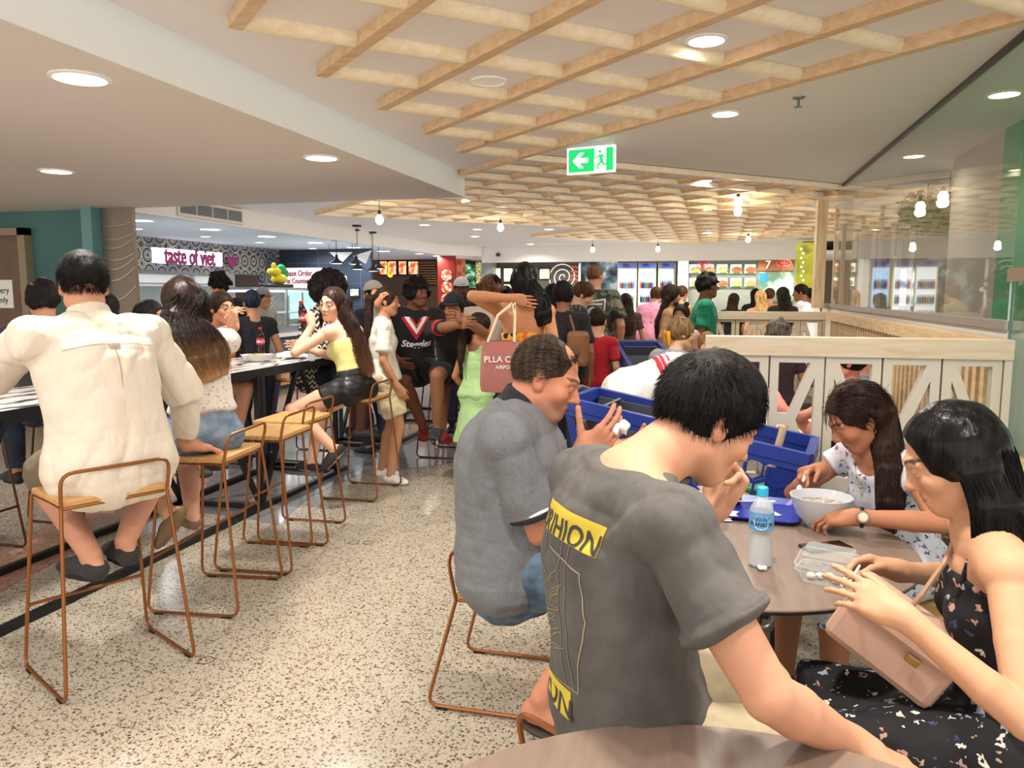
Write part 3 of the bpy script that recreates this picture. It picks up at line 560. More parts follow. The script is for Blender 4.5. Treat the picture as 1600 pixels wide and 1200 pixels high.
# white triangular paper pennants
for q4, l in [([(514, 394), (550, 394), (533, 411), (526, 404)], 'white folded paper pennant over the left counter, nearer the fridge'), ([(551, 400), (580, 391), (571, 412), (553, 401)], 'white folded paper pennant over the left counter, right hand one')]:
    rt = thing('paper_pennant', l, 'decoration', tuple(PY(532, 400, 13.9)), 0, 'white paper pennants'); b = MB(); P = [PY(x, y, 13.9) for x, y in q4]; b.add(P+[v+Vector((0, .02, 0)) for v in P], [(0, 1, 2, 3), (7, 6, 5, 4), (0, 4, 5, 1), (1, 5, 6, 2), (2, 6, 7, 3), (3, 7, 4, 0)]); b.build('paper', WHITE, rt, world=True); b = MB(); zt_ = 2.5 if P[0].x < -6.34 else 2.7; [b.tube([P[i_], (P[i_].x, P[i_].y, zt_)], .004, 4) for i_ in (0, 1)]; b.build('thread', DARKM, rt, world=True)
def picture(x0, x1, y0, y1, Y, label, mats, name='framed_notice', cat='notice'):
    rt = thing(name, label, cat, tuple(PY((x0+x1)/2, y1, Y))); b = MB(); X0, X1, Z0, Z1 = qbox(b, x0, x1, y0, y1, Y-.03, .03); b.build('frame', mats[0], rt, world=True)
    f = .06*min(X1-X0, Z1-Z0)+.01; MB().bb(X0+f, X1-f, Y-.038, Y-.03, Z0+f, Z1-f).build('print', mats[1], rt, world=True); return rt, X0, X1, Z0, Z1
NOTE = M('notice_print', '#dcdcca', .6, noise=.5, nscale=16, col2='#6c7a5c')
picture(526, 541, 431, 443, 15.39, 'small pale notice on the dark tiles, upper one', (WHITE, NOTE)); picture(546, 562, 450, 464, 15.39, 'small pale notice on the dark tiles, lower one', (CBLK, NOTE))
# --- orange lit sign boards and brown slats past the dark tiles
Yb = 20.6
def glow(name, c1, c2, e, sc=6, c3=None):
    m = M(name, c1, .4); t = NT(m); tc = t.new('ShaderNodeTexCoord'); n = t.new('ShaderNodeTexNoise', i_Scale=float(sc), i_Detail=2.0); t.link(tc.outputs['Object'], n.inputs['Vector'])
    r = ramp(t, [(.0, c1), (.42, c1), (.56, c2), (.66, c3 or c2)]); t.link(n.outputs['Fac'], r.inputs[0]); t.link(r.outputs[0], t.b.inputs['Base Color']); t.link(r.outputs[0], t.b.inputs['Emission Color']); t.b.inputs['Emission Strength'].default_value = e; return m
ORG = glow('orange_boards', '#d1532a', '#f0d9a8', .8, 5, '#fff0c8')
struct('wall_slats', MB().bb(-9.6, -6.4, Yb, Yb+.1, 0, 2.5), M('slat_brown', '#4c3324', .6))
for (x0, x1, l) in [(592, 606, 'narrow orange lit menu board, leftmost past the dark tiles'), (607, 620, 'orange lit menu board beside the oval yellow sign'), (622, 636, 'orange lit menu board, third past the dark tiles'), (637, 655, 'orange and cream lit menu board nearest the brown slats')]:
    picture(x0, x1, 407, 430, Yb, l, (CBLK, ORG), 'lit_menu_board', 'menu board')
ov = thing('oval_sign', 'bright yellow oval lit sign among orange menu boards', 'sign', tuple(PY(610, 420, 20.3))); b = MB(); c0 = PY(610, 421, Yb); b.lathe([(0, 0), (.12, 0), (.12, .03), (0, .03)], c0, 20, ax=(0, -1, 0), sx=1, sy=1.9); b.build('face', M('oval_yellow', '#f2d21d', .4, emit=1.2), ov, world=True)
b = MB(); 
for k in range(9): a = PY(655, 412+k*4, Yb+.1); c = PY(684, 412+k*4, Yb+.1); b.bb(a.x, c.x, Yb-.07, Yb, a.z, a.z+.03)
rt = thing('timber_slat_panel', 'brown horizontal timber slats left of the red column', 'panel', tuple(PY(670, 450, Yb))); b.build('slats', M('warm_slat', '#8a5a35', .5), rt, world=True)
# --- red column with round bowl pictures
rc = thing('red_column', 'red square column with two round white bowl pictures', 'pillar', (-6.9, 19.2, 0))
b = MB(); a = PY(684, 440, 18.9); c = PY(711, 440, 18.9); b.bb(a.x, c.x, 18.9, 19.4, 0, 2.5); b.build('shaft', M('column_red', '#9c2a22', .45), rc, world=True)
BOWL = glow('bowl_print', '#e9ddc8', '#c45a2a', .25, 9)
for yy in (430, 449, 468):
    p = PY(698, yy, 18.88); b = MB(); b.lathe([(0, 0), (.15, 0), (.15, .01), (.11, .012), (0, .012)], p, 20, ax=(0, -1, 0)); b.build('bowl_picture', BOWL, rc, world=True)
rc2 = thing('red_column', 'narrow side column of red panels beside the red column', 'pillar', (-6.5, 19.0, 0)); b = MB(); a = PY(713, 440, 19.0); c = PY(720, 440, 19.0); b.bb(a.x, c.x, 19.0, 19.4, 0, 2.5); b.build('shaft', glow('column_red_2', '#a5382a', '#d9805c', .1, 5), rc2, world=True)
# --- dark stall with green and white lit picture, silver pillar
picture(722, 745, 410, 452, 20.2, 'dark screen with green and white picture right of the red column', (CBLK, glow('green_screen', '#23282c', '#2e8a52', .5, 6, '#d9dfe8')), 'lit_screen', 'screen')
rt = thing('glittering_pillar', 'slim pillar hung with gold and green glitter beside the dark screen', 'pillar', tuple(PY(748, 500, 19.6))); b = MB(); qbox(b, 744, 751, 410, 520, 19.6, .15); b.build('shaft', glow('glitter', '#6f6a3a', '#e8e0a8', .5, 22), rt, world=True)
rt = thing('silver_pillar', 'silver grey pillar left of the yellow lit menus', 'pillar', tuple(PY(760, 520, 19.4))); b = MB(); qbox(b, 753, 771, 408, 620, 19.4, .3); b.build('shaft', M('silver_pillar', '#9fa3a4', .4, .3, noise=.2, nscale=9), rt, world=True)
# --- yellow green menu boards behind the heads
Y1 = 19.8
struct('wall_menu_strip', MB().bb(PY(772, 400, Y1+.2).x, PY(905, 400, Y1+.2).x, Y1, Y1+.1, 0, 2.5), M('noodle_grey', '#4d4540', .6))
YM = glow('yellow_menu', '#e3dc9a', '#f6f2d4', 1.5, 5, '#9aa04a'); YM2 = glow('white_menu', '#f4efdc', '#e0b060', 1.5, 5, '#b05030')
for x0, x1, y0, y1, l, mt in [(773, 783, 418, 460, 'tall pale yellow lit menu at the silver pillar', YM), (786, 802, 418, 441, 'yellow lit food picture, upper left of the group', YM), (786, 802, 443, 462, 'yellow lit food picture under another at the left', YM), (842, 860, 419, 437, 'lit food picture with red edge right of the tall black haired woman', YM2)]:
    picture(x0, x1, y0, y1, Y1, l, (CBLK, mt), 'lit_menu_board', 'menu board')
# noodle sign with spiral
ns = thing('noodle_sign', 'grey wall sign with white spiral mark and the word noodle', 'sign', tuple(PY(880, 440, Y1)))
SWH = M('sign_white', '#f2ece2', .5, emit=.7); c0 = PY(880, 433, Y1-.015); b = MB()
b.tube([c0+Vector((cos(a)*r_, 0, sin(a)*r_)) for a, r_ in [(i*.35, .03+.0075*i) for i in range(54)]], .012, 5); b.build('spiral_mark', SWH, ns, world=True)
b = MB(); text_on(b, 'noodle', .2, PY(893, 452, Y1-.01), (1, 0, 0), (0, 0, 1), .005, bold=.006); b.build('lettering', SWH, ns, world=True)
b = MB(); [b.tube([PY(891+5*i_/3, y_+2*sin(i_*2.2), Y1-.02) for i_ in range(8)], .018, 5) for y_ in (417, 424, 431, 437)]; b.build('red_marks', M('sign_rust', '#c4694a', .5, emit=.4), ns, world=True)
rt = thing('white_post', 'slim white post right of the noodle sign', 'post', tuple(PY(904, 520, 19.5))); b = MB(); qbox(b, 903, 906, 411, 620, 19.5, .05); b.build('post', WHITE, rt, world=True)
# open kitchen behind
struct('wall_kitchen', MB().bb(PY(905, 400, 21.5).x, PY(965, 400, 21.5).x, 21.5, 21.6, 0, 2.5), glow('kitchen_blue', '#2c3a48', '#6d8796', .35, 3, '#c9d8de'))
# --- drinks fridges
def fridge(x0, x1, label, front, head):
    Y = 19.6; rt = thing('drinks_fridge', label, 'fridge', tuple(PY((x0+x1)/2, 560, Y)), 0, 'drinks fridges at the far wall'); a = PY(x0, 440, Y); c = PY(x1, 440, Y)
    MB().bb(a.x, c.x, Y, Y+.7, 0, 2.3).build('cabinet', M('fridge_edge', '#c8c29a', .5), rt, world=True)
    zt = PY(x0, 421, Y).z
    MB().bb(a.x+.03, c.x-.03, Y-.02, Y, .2, zt).build('door', front, rt, world=True); MB().bb(a.x+.02, c.x-.02, Y-.03, Y, zt+.04, 2.28).build('header', head, rt, world=True)
    b = MB(); [b.bb(a.x+.05, c.x-.05, Y-.028, Y-.022, z, z+.015) for z in (.6, .95, 1.3, 1.65)]; b.build('shelves', STEEL, rt, world=True)
    for z in (.62, .97, 1.32, 1.67):
        for k in range(7):
            xx = a.x+.08+(c.x-a.x-.16)*k/6; b = MB(); b.lathe([(.02, 0), (.025, .02), (.025, .12), (.01, .17), (.01, .2), (0, .2)], (xx, Y-.045, z), 6); b.build('bottle', [M('bt_red', '#a02830', .4), M('bt_dark', '#3a2a2e', .4), M('bt_blue', '#3b62a8', .4), M('bt_green', '#3c8a58', .4)][(k+int(z*10)) % 4], rt, world=True)
    return rt
HB = glow('fridge_head', '#1c2a66', '#4c62b8', .5, 4)
fridge(965, 995, 'lit drinks fridge of red bottles, leftmost of three at the far wall', M('fridge_w', '#e6ecf2', .4, emit=1.3, ecol='#e9f0fa'), HB)
fridge(997, 1025, 'lit drinks fridge of mixed cans, middle of three at the far wall', M('fridge_w', '#e6ecf2'), HB)
fridge(1028, 1054, 'lit pale blue drinks fridge, rightmost of three at the far wall', M('fridge_b', '#a9cdf0', .4, emit=1.2, ecol='#9cc8f4'), HB)
rt = thing('white_pillar', 'wide off white pillar between the fridges and the menu boards', 'pillar', tuple(PY(1064, 520, 19.3))); b = MB(); qbox(b, 1057, 1073, 405, 620, 19.3, .4); b.build('shaft', W_FASC, rt, world=True)
# --- white menu boards, two rows of five
FOOD = []
for k, (f1, f2) in enumerate([('#c9b070', '#6d8a3a'), ('#d08a50', '#5c8a4a'), ('#d9c27a', '#4a6b3a'), ('#b5452c', '#5f8a3c'), ('#8c4226', '#c9803c')]): FOOD.append(M('dish_%s' % 'abcde'[k], f1, .6, noise=.6, nscale=14, col2=f2, emit=.25))
MW = M('menu_light', '#f6f8f6', .4, emit=1.6, ecol='#f4faf6')
struct('wall_menu_back', MB().bb(PY(1073, 400, 19.75).x, PY(1243, 400, 19.75).x, 19.60, 19.70, 0, 2.5), M('menu_back', '#8f9488', .6))
rows = [(411.5, 429), (433, 450)]; xs = [(1075.5, 1096), (1098, 1116.5), (1118.5, 1138), (1140, 1160), (1162, 1182)]
names = [['plain top left', 'second from left on top, small green dish', 'middle of top row', 'salad dish on top row', 'brown meat dish at top right'], ['plain bottom left', 'second from left on the bottom', 'middle of bottom row', 'fourth on the bottom row', 'noodle dish at bottom right']]
for r_, (y0, y1) in enumerate(rows):
    for k, (x0, x1) in enumerate(xs):
        rt, X0, X1, Z0, Z1 = picture(x0, x1, y0, y1, 19.6, 'white lit food menu panel, '+names[r_][k], (M('menu_frame', '#77806e', .5), MW), 'lit_menu_board', 'menu board')
        b = MB(); b.lathe([(0, 0), (.13, 0), (.12, .01), (0, .015)], ((X0+X1)/2+.02, 19.555, (Z0+Z1)/2-.02), 16, ax=(0, -1, 0), sx=1, sy=.6); b.build('dish', FOOD[(k+r_*2) % 5], rt, world=True)
        MB().bb(X0+.03, X1-.03, 19.556, 19.562, Z0+.02, Z0+.045).build('caption_strip', M('caption_green', '#3f6b46', .6), rt, world=True)
for k, (x, y) in enumerate([(1100, 412), (1225, 408)]):
    p = PY(x, y, 19.2); rt = thing('red_paper_knot', ['red paper ornament hanging before the white menu panels', 'red paper ornament hanging before the orange timber panel'][k], 'decoration', tuple(p)); b = MB()
    for i in range(3): b.tube([p+Vector((cos(a)*.09+(.07 if i == 1 else -.07 if i == 2 else 0), 0, sin(a)*.07-(.05 if i else 0))) for a in [j*pi/5 for j in range(10)]], .012, 5, closed=True)
    b.tube([p-Vector((0, 0, .07)), p-Vector((0, 0, .3))], .012, 5); b.tube([p, (p.x, p.y, 2.42)], .004, 4); b.build('knot', M('knot_red', '#d8322c', .5), rt, world=True)
rt = thing('numbered_panel', 'orange timber panel with a white figure seven above the servery', 'panel', tuple(PY(1210, 416, 19.5))); b = MB(); X0, X1, Z0, Z1 = qbox(b, 1185, 1240, 405, 423, 19.5, .10); b.build('board', M('orange_timber', '#a86a3c', .5, noise=.1), rt, world=True)
b = MB(); text_on(b, '7', .26, PY(1200, 414, 19.45), (1, 0, 0), (0, 0, 1), .01); b.build('numeral', SWH, rt, world=True)
rt = thing('servery_opening', 'teal green lit servery opening under the orange panel', 'kitchen', tuple(PY(1210, 450, 19.7))); b = MB(); qbox(b, 1185, 1240, 424, 470, 19.54, .04); b.build('interior', glow('servery', '#5d7d66', '#9db8a0', .5, 3, '#d5e2cf'), rt, world=True)
b = MB(); qbox(b, 1187, 1199, 427, 441, 19.53, .03); b.build('blue_screen', M('blue_lit', '#2f7fc0', .4, emit=.6), rt, world=True)
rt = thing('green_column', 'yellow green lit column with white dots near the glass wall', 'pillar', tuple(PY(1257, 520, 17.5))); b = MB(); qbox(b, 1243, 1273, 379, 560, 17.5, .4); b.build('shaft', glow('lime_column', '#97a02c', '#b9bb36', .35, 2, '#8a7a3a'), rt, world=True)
b = MB()
for k in range(9): b.ball(tuple(PY(1252+(k % 2)*3, 389+k*7, 17.49)), .025, 8, 5)
b.build('dots', SWH, rt, world=True)
# far serving counter: continuous top, steel front
fc_ = thing('far_counter', 'long steel fronted serving counter along the far stalls', 'counter', (0, 18.9, 0)); MB().bb(-5.2, 1.2, 18.6, 19.2, 0, 1.02).build('front', M('far_front', '#8d8a80', .5, .2), fc_, world=True); MB().bb(-5.25, 1.22, 18.5, 19.25, 1.02, 1.07).build('worktop', M('counter_top', '#dfe3e6'), fc_, world=True)
# things built beyond the glass; the lit fridge stands in for a reflection
rt = thing('mirrored_fridge', 'lit white fridge front set beyond the glass wall for a mirrored one', 'fridge', tuple(PY(1420, 450, 14.2))); b = MB(); qbox(b, 1400, 1428, 420, 478, 14.2, .3); b.build('front', glow('mirrored_fridge_front', '#8593b8', '#e8ecf4', .9, 5), rt, world=True)
rt = thing('lime_post', 'lime green post seen through the glass wall', 'pillar', tuple(PY(1399, 450, 14.0))); b = MB(); qbox(b, 1393, 1402, 400, 606, 14.0, .1); b.build('shaft', M('lime_post', '#a3a53a', .5, emit=.2), rt, world=True)
rt = thing('dark_bottle_display', 'dark display of bottles and orange letters seen through the glass wall', 'display case', tuple(PY(1375, 450, 14.3))); b = MB(); qbox(b, 1361, 1392, 404, 450, 14.3, .2); b.build('front', glow('dark_disp', '#252233', '#5d5a88', .3, 7, '#c8683c'), rt, world=True)
# ================================================================ BODIES: smooth fields meshed as one continuous surface
A3 = lambda v: np.array([v[0], v[1], v[2]], dtype=np.float64)
def nrm(v): v = A3(v); n = np.linalg.norm(v); return v/n if n > 1e-9 else v
_rng = np.random.RandomState(3)
_K = _rng.normal(0, 1, (14, 3)); _PH = _rng.uniform(0, 6.28, 14)
def wnoise(P, sc, stretch=(1, 1, 1), n=7):
    """smooth warped noise, about -1..1"""
    Q = P*np.array(stretch, dtype=P.dtype)*sc
    W = Q+.6*np.sin(Q[:, [1, 2, 0]]*1.3+1.7)
    o = 0
    for k, ph in zip(_K[:n], _PH[:n]): o = o+np.sin(W @ k.astype(P.dtype)+ph)
    return o/sqrt(n)
class Field:
    def __init__(s): s.ops = []
    def _b(s, pts, r): p = np.array(pts); return p.min(0)-r, p.max(0)+r
    def rc(s, a, b, ra, rb=None, k=.02, sub=False):
        a, b = A3(a), A3(b); rb = ra if rb is None else rb; R = max(ra, rb); s.ops.append(('rc', (a, b, ra, rb), k, sub, s._b([a, b], R))); return s
    def chain(s, pts, rs, k=.02):
        for i in range(len(pts)-1): s.rc(pts[i], pts[i+1], rs[i], rs[i+1], k)
        return s
    def ec(s, a, b, lat, wa, da, wb, db, k=.03, cap=1.0, sub=False):
        a, b = A3(a), A3(b); R = max(wa, da, wb, db); s.ops.append(('ec', (a, b, nrm(lat), wa, da, wb, db, cap), k, sub, s._b([a, b], R))); return s
    def el(s, c, X, Y, Z, r, k=.02, sub=False):
        c = A3(c); R = max(r); s.ops.append(('el', (c, nrm(X), nrm(Y), nrm(Z), r), k, sub, s._b([c], R))); return s
    def cut(s, p, n, soft=.0):
        """take away everything on the side the normal points to"""
        s.ops.append(('cut', (A3(p), nrm(n)), soft, True, None)); return s
    def cutr(s, p, n, c, R):
        """the same cut, only within radius R of c"""
        s.ops.append(('cutr', (A3(p), nrm(n), A3(c), R), 0, True, None)); return s
    def noise(s, amp, sc, stretch=(1, 1, 1), ridge=False, where=None): s.ops.append(('noise', (amp, sc, stretch, ridge, where), 0, False, None)); return s
    def mesh(s, vox, origin):
        bs = [o[4] for o in s.ops if o[4] is not None and not o[3]]
        lo = np.min([b[0] for b in bs], 0)-vox*3; hi = np.max([b[1] for b in bs], 0)+vox*3
        n = np.ceil((hi-lo)/vox).astype(int)+1; ax = [(lo[i]+np.arange(n[i])*vox).astype(np.float32) for i in range(3)]
        D = np.full(tuple(n), .12, np.float32)
        for ty, pr, k, sub, bb in s.ops:
            if ty == 'noise':
                amp, sc, st, ridge, where = pr; m = np.abs(D) < vox*2.5+amp; idx = np.nonzero(m)
                P = np.stack([ax[0][idx[0]], ax[1][idx[1]], ax[2][idx[2]]], 1); v = wnoise(P, sc, st)
                if ridge: v = 1-2*np.abs(v)**.8*.6-.4
                if where is not None: v = v*where(P)
                D[idx] += (amp*v).astype(np.float32); continue
            if ty == 'cut':
                p, nn = pr; X, Y, Z = np.ix_(*ax); d = (X-p[0])*nn[0]+(Y-p[1])*nn[1]+(Z-p[2])*nn[2]; D = np.maximum(D, d.astype(np.float32)); continue
            if ty == 'cutr':
                p, nn, c, R = pr; X, Y, Z = np.ix_(*ax); d = (X-p[0])*nn[0]+(Y-p[1])*nn[1]+(Z-p[2])*nn[2]; q = (X-c[0])**2+(Y-c[1])**2+(Z-c[2])**2 < R*R
                D = np.where(q, np.maximum(D, d.astype(np.float32)), D); continue
            mg = max(k, .5*vox)+vox*3
            i0 = np.maximum(0, np.floor((bb[0]-mg-lo)/vox).astype(int)); i1 = np.minimum(n, np.ceil((bb[1]+mg-lo)/vox).astype(int)+1)
            if (i1 <= i0).any(): continue
            sl = tuple(slice(a, b) for a, b in zip(i0, i1)); X, Y, Z = np.ix_(ax[0][sl[0]], ax[1][sl[1]], ax[2][sl[2]])
            if ty == 'rc':
                a, b, ra, rb = pr; ab = b-a; L = max(ab @ ab, 1e-9); x, y, z = X-a[0], Y-a[1], Z-a[2]
                t = np.clip((x*ab[0]+y*ab[1]+z*ab[2])/L, 0, 1); d = np.sqrt((x-t*ab[0])**2+(y-t*ab[1])**2+(z-t*ab[2])**2)-(ra+t*(rb-ra))
            elif ty == 'ec':
                a, b, lat, wa, da, wb, db, cap = pr; ab = b-a; Ln = max(np.linalg.norm(ab), 1e-6); ex = ab/Ln; lt = lat-ex*(lat @ ex); lt /= max(np.linalg.norm(lt), 1e-9); nv = np.cross(ex, lt)
                x, y, z = X-a[0], Y-a[1], Z-a[2]; w = x*ex[0]+y*ex[1]+z*ex[2]; t = np.clip(w/Ln, 0, 1); u = x*lt[0]+y*lt[1]+z*lt[2]; v = x*nv[0]+y*nv[1]+z*nv[2]
                e = w-t*Ln; W = wa+t*(wb-wa); Dp = da+t*(db-da); mn = np.minimum(W, Dp)
                q = np.sqrt((u/W)**2+(v/Dp)**2+(e/(mn*cap))**2)+1e-6; q2 = np.sqrt((u/W**2)**2+(v/Dp**2)**2+(e/(mn*cap)**2)**2)+1e-6
                d = q*(q-1)/q2
            else:
                c, ex, ey, ez, r = pr; x, y, z = X-c[0], Y-c[1], Z-c[2]
                u = x*ex[0]+y*ex[1]+z*ex[2]; v = x*ey[0]+y*ey[1]+z*ey[2]; w = x*ez[0]+y*ez[1]+z*ez[2]
                q = np.sqrt((u/r[0])**2+(v/r[1])**2+(w/r[2])**2)+1e-6; q2 = np.sqrt((u/r[0]**2)**2+(v/r[1]**2)**2+(w/r[2]**2)**2)+1e-6; d = q*(q-1)/q2
            d = d.astype(np.float32); G = D[sl]
            if sub:
                d = -d; h = np.maximum(k-np.abs(G-d), 0)/max(k, 1e-6); D[sl] = np.maximum(G, d)+h*h*k*.25
            else:
                h = np.maximum(k-np.abs(G-d), 0)/max(k, 1e-6); D[sl] = np.minimum(G, d)-h*h*k*.25
        return nets(D, lo, vox, origin)
def nets(D, lo, vox, origin):
    for a in range(3):
        for e in (0, -1): sl = [slice(None)]*3; sl[a] = e; D[tuple(sl)] = np.maximum(D[tuple(sl)], .01)
    I = D < 0; c = np.zeros(tuple(np.array(D.shape)-1), np.int8)
    for i in (0, 1):
        for j in (0, 1):
            for k in (0, 1): c += I[i:D.shape[0]-1+i, j:D.shape[1]-1+j, k:D.shape[2]-1+k]
    act = np.argwhere((c > 0) & (c < 8)); n = len(act)
    if n == 0: return np.zeros((0, 3)), np.zeros((0, 4), int)
    idx = np.full(c.shape, -1, np.int32); idx[act[:, 0], act[:, 1], act[:, 2]] = np.arange(n)
    pos = np.zeros((n, 3)); cnt = np.zeros(n)
    cs = [(i, j, k) for i in (0, 1) for j in (0, 1) for k in (0, 1)]; val = {q: D[act[:, 0]+q[0], act[:, 1]+q[1], act[:, 2]+q[2]] for q in cs}
    for q in cs:
        for a in range(3):
            if q[a]: continue
            r = list(q); r[a] = 1; r = tuple(r); va, vb = val[q], val[r]; m = (va < 0) != (vb < 0)
            t = np.where(m, va/np.where(m, va-vb, 1), 0); p = np.array(q, float)[None]+np.zeros((n, 3)); p[:, a] += t; pos[m] += p[m]; cnt[m] += 1
    pos = (act+pos/cnt[:, None])*vox+lo-np.array(origin)
    F = []
    for a in range(3):
        b, d = (a+1) % 3, (a+2) % 3
        s0 = [slice(1, -1)]*3; s1 = [slice(1, -1)]*3; s0[a] = slice(0, -1); s1[a] = slice(1, None)
        A_, B_ = I[tuple(s0)], I[tuple(s1)]; off = np.array([1, 1, 1]); off[a] = 0
        for flip, m in ((False, A_ & ~B_), (True, ~A_ & B_)):
            e = np.argwhere(m)+off
            if not len(e): continue
            def g(db, dd): q = e.copy(); q[:, b] += db; q[:, d] += dd; return idx[q[:, 0], q[:, 1], q[:, 2]]
            q = np.stack([g(-1, -1), g(0, -1), g(0, 0), g(-1, 0)], 1); F.append(q[:, ::-1] if flip else q)
    return pos, np.concatenate(F)
def mesh_obj(name, V, F, mat, parent=None, color=None, label=None, rest=0):
    me = bpy.data.meshes.new(name); me.vertices.add(len(V)); me.vertices.foreach_set('co', np.asarray(V, np.float32).ravel())
    me.loops.add(F.size); me.loops.foreach_set('vertex_index', F.ravel().astype(np.int32)); me.polygons.add(len(F)); me.polygons.foreach_set('loop_start', np.arange(0, F.size, 4, dtype=np.int32))
    me.polygons.foreach_set('use_smooth', np.ones(len(F), bool)); me.update(calc_edges=True)
    if color is not None:
        ca = me.color_attributes.new('Col', 'FLOAT_COLOR', 'POINT'); ca.data.foreach_set('color', np.concatenate([color, np.ones((len(color), 1))], 1).astype(np.float32).ravel())
    me.materials.append(mat); o = bpy.data.objects.new(name, me); COL.objects.link(o)
    if parent is not None: o.parent = parent
    if label: o['label'] = label
    return o
# skin: its tint (lips, brows, nails) is stored per vertex, with shade painted at mouth line and nostrils
SKIN = M('skin', '#c08a68', .58, bump=.05, bscale=300, spec=.35); t = NT(SKIN)
va = t.new('ShaderNodeVertexColor', layer_name='Col'); tc = t.new('ShaderNodeTexCoord'); nz = t.new('ShaderNodeTexNoise', i_Scale=22.0, i_Detail=3.0); t.link(tc.outputs['Object'], nz.inputs['Vector'])
mr = t.new('ShaderNodeMapRange'); mr.inputs[3].default_value = .93; mr.inputs[4].default_value = 1.06; t.link(nz.outputs['Fac'], mr.inputs[0])
mx = t.new('ShaderNodeMix', data_type='RGBA'); mx.blend_type = 'MULTIPLY'; mx.inputs[0].default_value = 1; t.link(va.outputs['Color'], mx.inputs[6]); t.link(mr.outputs[0], mx.inputs[7]); t.link(mx.outputs[2], t.b.inputs['Base Color'])
t.b.inputs['Subsurface Weight'].default_value = .12; t.b.inputs['Subsurface Radius'].default_value = (.02, .008, .005); t.b.inputs['Subsurface Scale'].default_value = .25
def hairmat(name, root, tip=None, z0=0, z1=1, rough=.62, spec=.2):
    if name in MATS: return MATS[name]
    m = M(name, root, rough, spec=spec); t = NT(m); tc = t.new('ShaderNodeTexCoord')
    nz = t.new('ShaderNodeTexNoise', i_Scale=60.0, i_Detail=2.0); mp = t.new('ShaderNodeMapping'); mp.inputs['Scale'].default_value = (1, 1, .12); t.link(tc.outputs['Object'], mp.inputs[0]); t.link(mp.outputs[0], nz.inputs['Vector'])
    c = lin(root); d = tuple(x*.45 for x in c[:3])+(1,); l = tuple(min(1, x*1.7+.003) for x in c[:3])+(1,)
    r = ramp(t, [(.3, '#000000'), (.7, '#ffffff')]); r.color_ramp.elements[0].color = d; r.color_ramp.elements[1].color = l; t.link(nz.outputs['Fac'], r.inputs[0]); out = r.outputs[0]
    bp = t.new('ShaderNodeBump', i_Strength=.35, i_Distance=.01); t.link(nz.outputs['Fac'], bp.inputs['Height']); t.link(bp.outputs[0], t.b.inputs['Normal'])
    if tip:
        sx = t.new('ShaderNodeSeparateXYZ'); t.link(tc.outputs['Object'], sx.inputs[0]); mr = t.new('ShaderNodeMapRange'); mr.inputs[1].default_value = z1; mr.inputs[2].default_value = z0
        ns = t.new('ShaderNodeMath', operation='MULTIPLY_ADD'); t.link(nz.outputs['Fac'], ns.inputs[0]); ns.inputs[1].default_value = .12; t.link(sx.outputs[2], ns.inputs[2]); t.link(ns.outputs[0], mr.inputs[0])
        mx = t.new('ShaderNodeMix', data_type='RGBA'); t.link(mr.outputs[0], mx.inputs[0]); t.link(out, mx.inputs[6]); mx.inputs[7].default_value = lin(tip); out = mx.outputs[2]
    t.link(out, t.b.inputs['Base Color']); return m
EYEW = M('eye_white', '#b9aea6', .3); 
def eyemat(col='#3a2416'):
    nm = 'iris_'+col.strip('#'); return M(nm, col, .1)
PUP = M('pupil', '#060505', .05)
def ik(A_, T, l1, l2, hint):
    A_, T = A3(A_), A3(T); d = T-A_; L = np.linalg.norm(d); mxl = (l1+l2)*.999
    if L > mxl: T = A_+d/L*mxl; L = mxl; d = T-A_
    L = max(L, abs(l1-l2)+.01); ex = d/np.linalg.norm(d); a = (l1*l1-l2*l2+L*L)/(2*L); h = sqrt(max(l1*l1-a*a, 0)); hv = nrm(hint)-ex*(nrm(hint) @ ex); hv = nrm(hv) if np.linalg.norm(hv) > 1e-6 else nrm(np.cross(ex, [0, 0, 1.]))
    return A_+ex*a+hv*h, T
def rotv(v, ax, a): ax = nrm(ax); v = A3(v); return v*cos(a)+np.cross(ax, v)*sin(a)+ax*(ax @ v)*(1-cos(a))
def az(deg): a = radians(deg); return np.array([-sin(a), cos(a), 0.])    # 0 looks along +Y, positive turns left
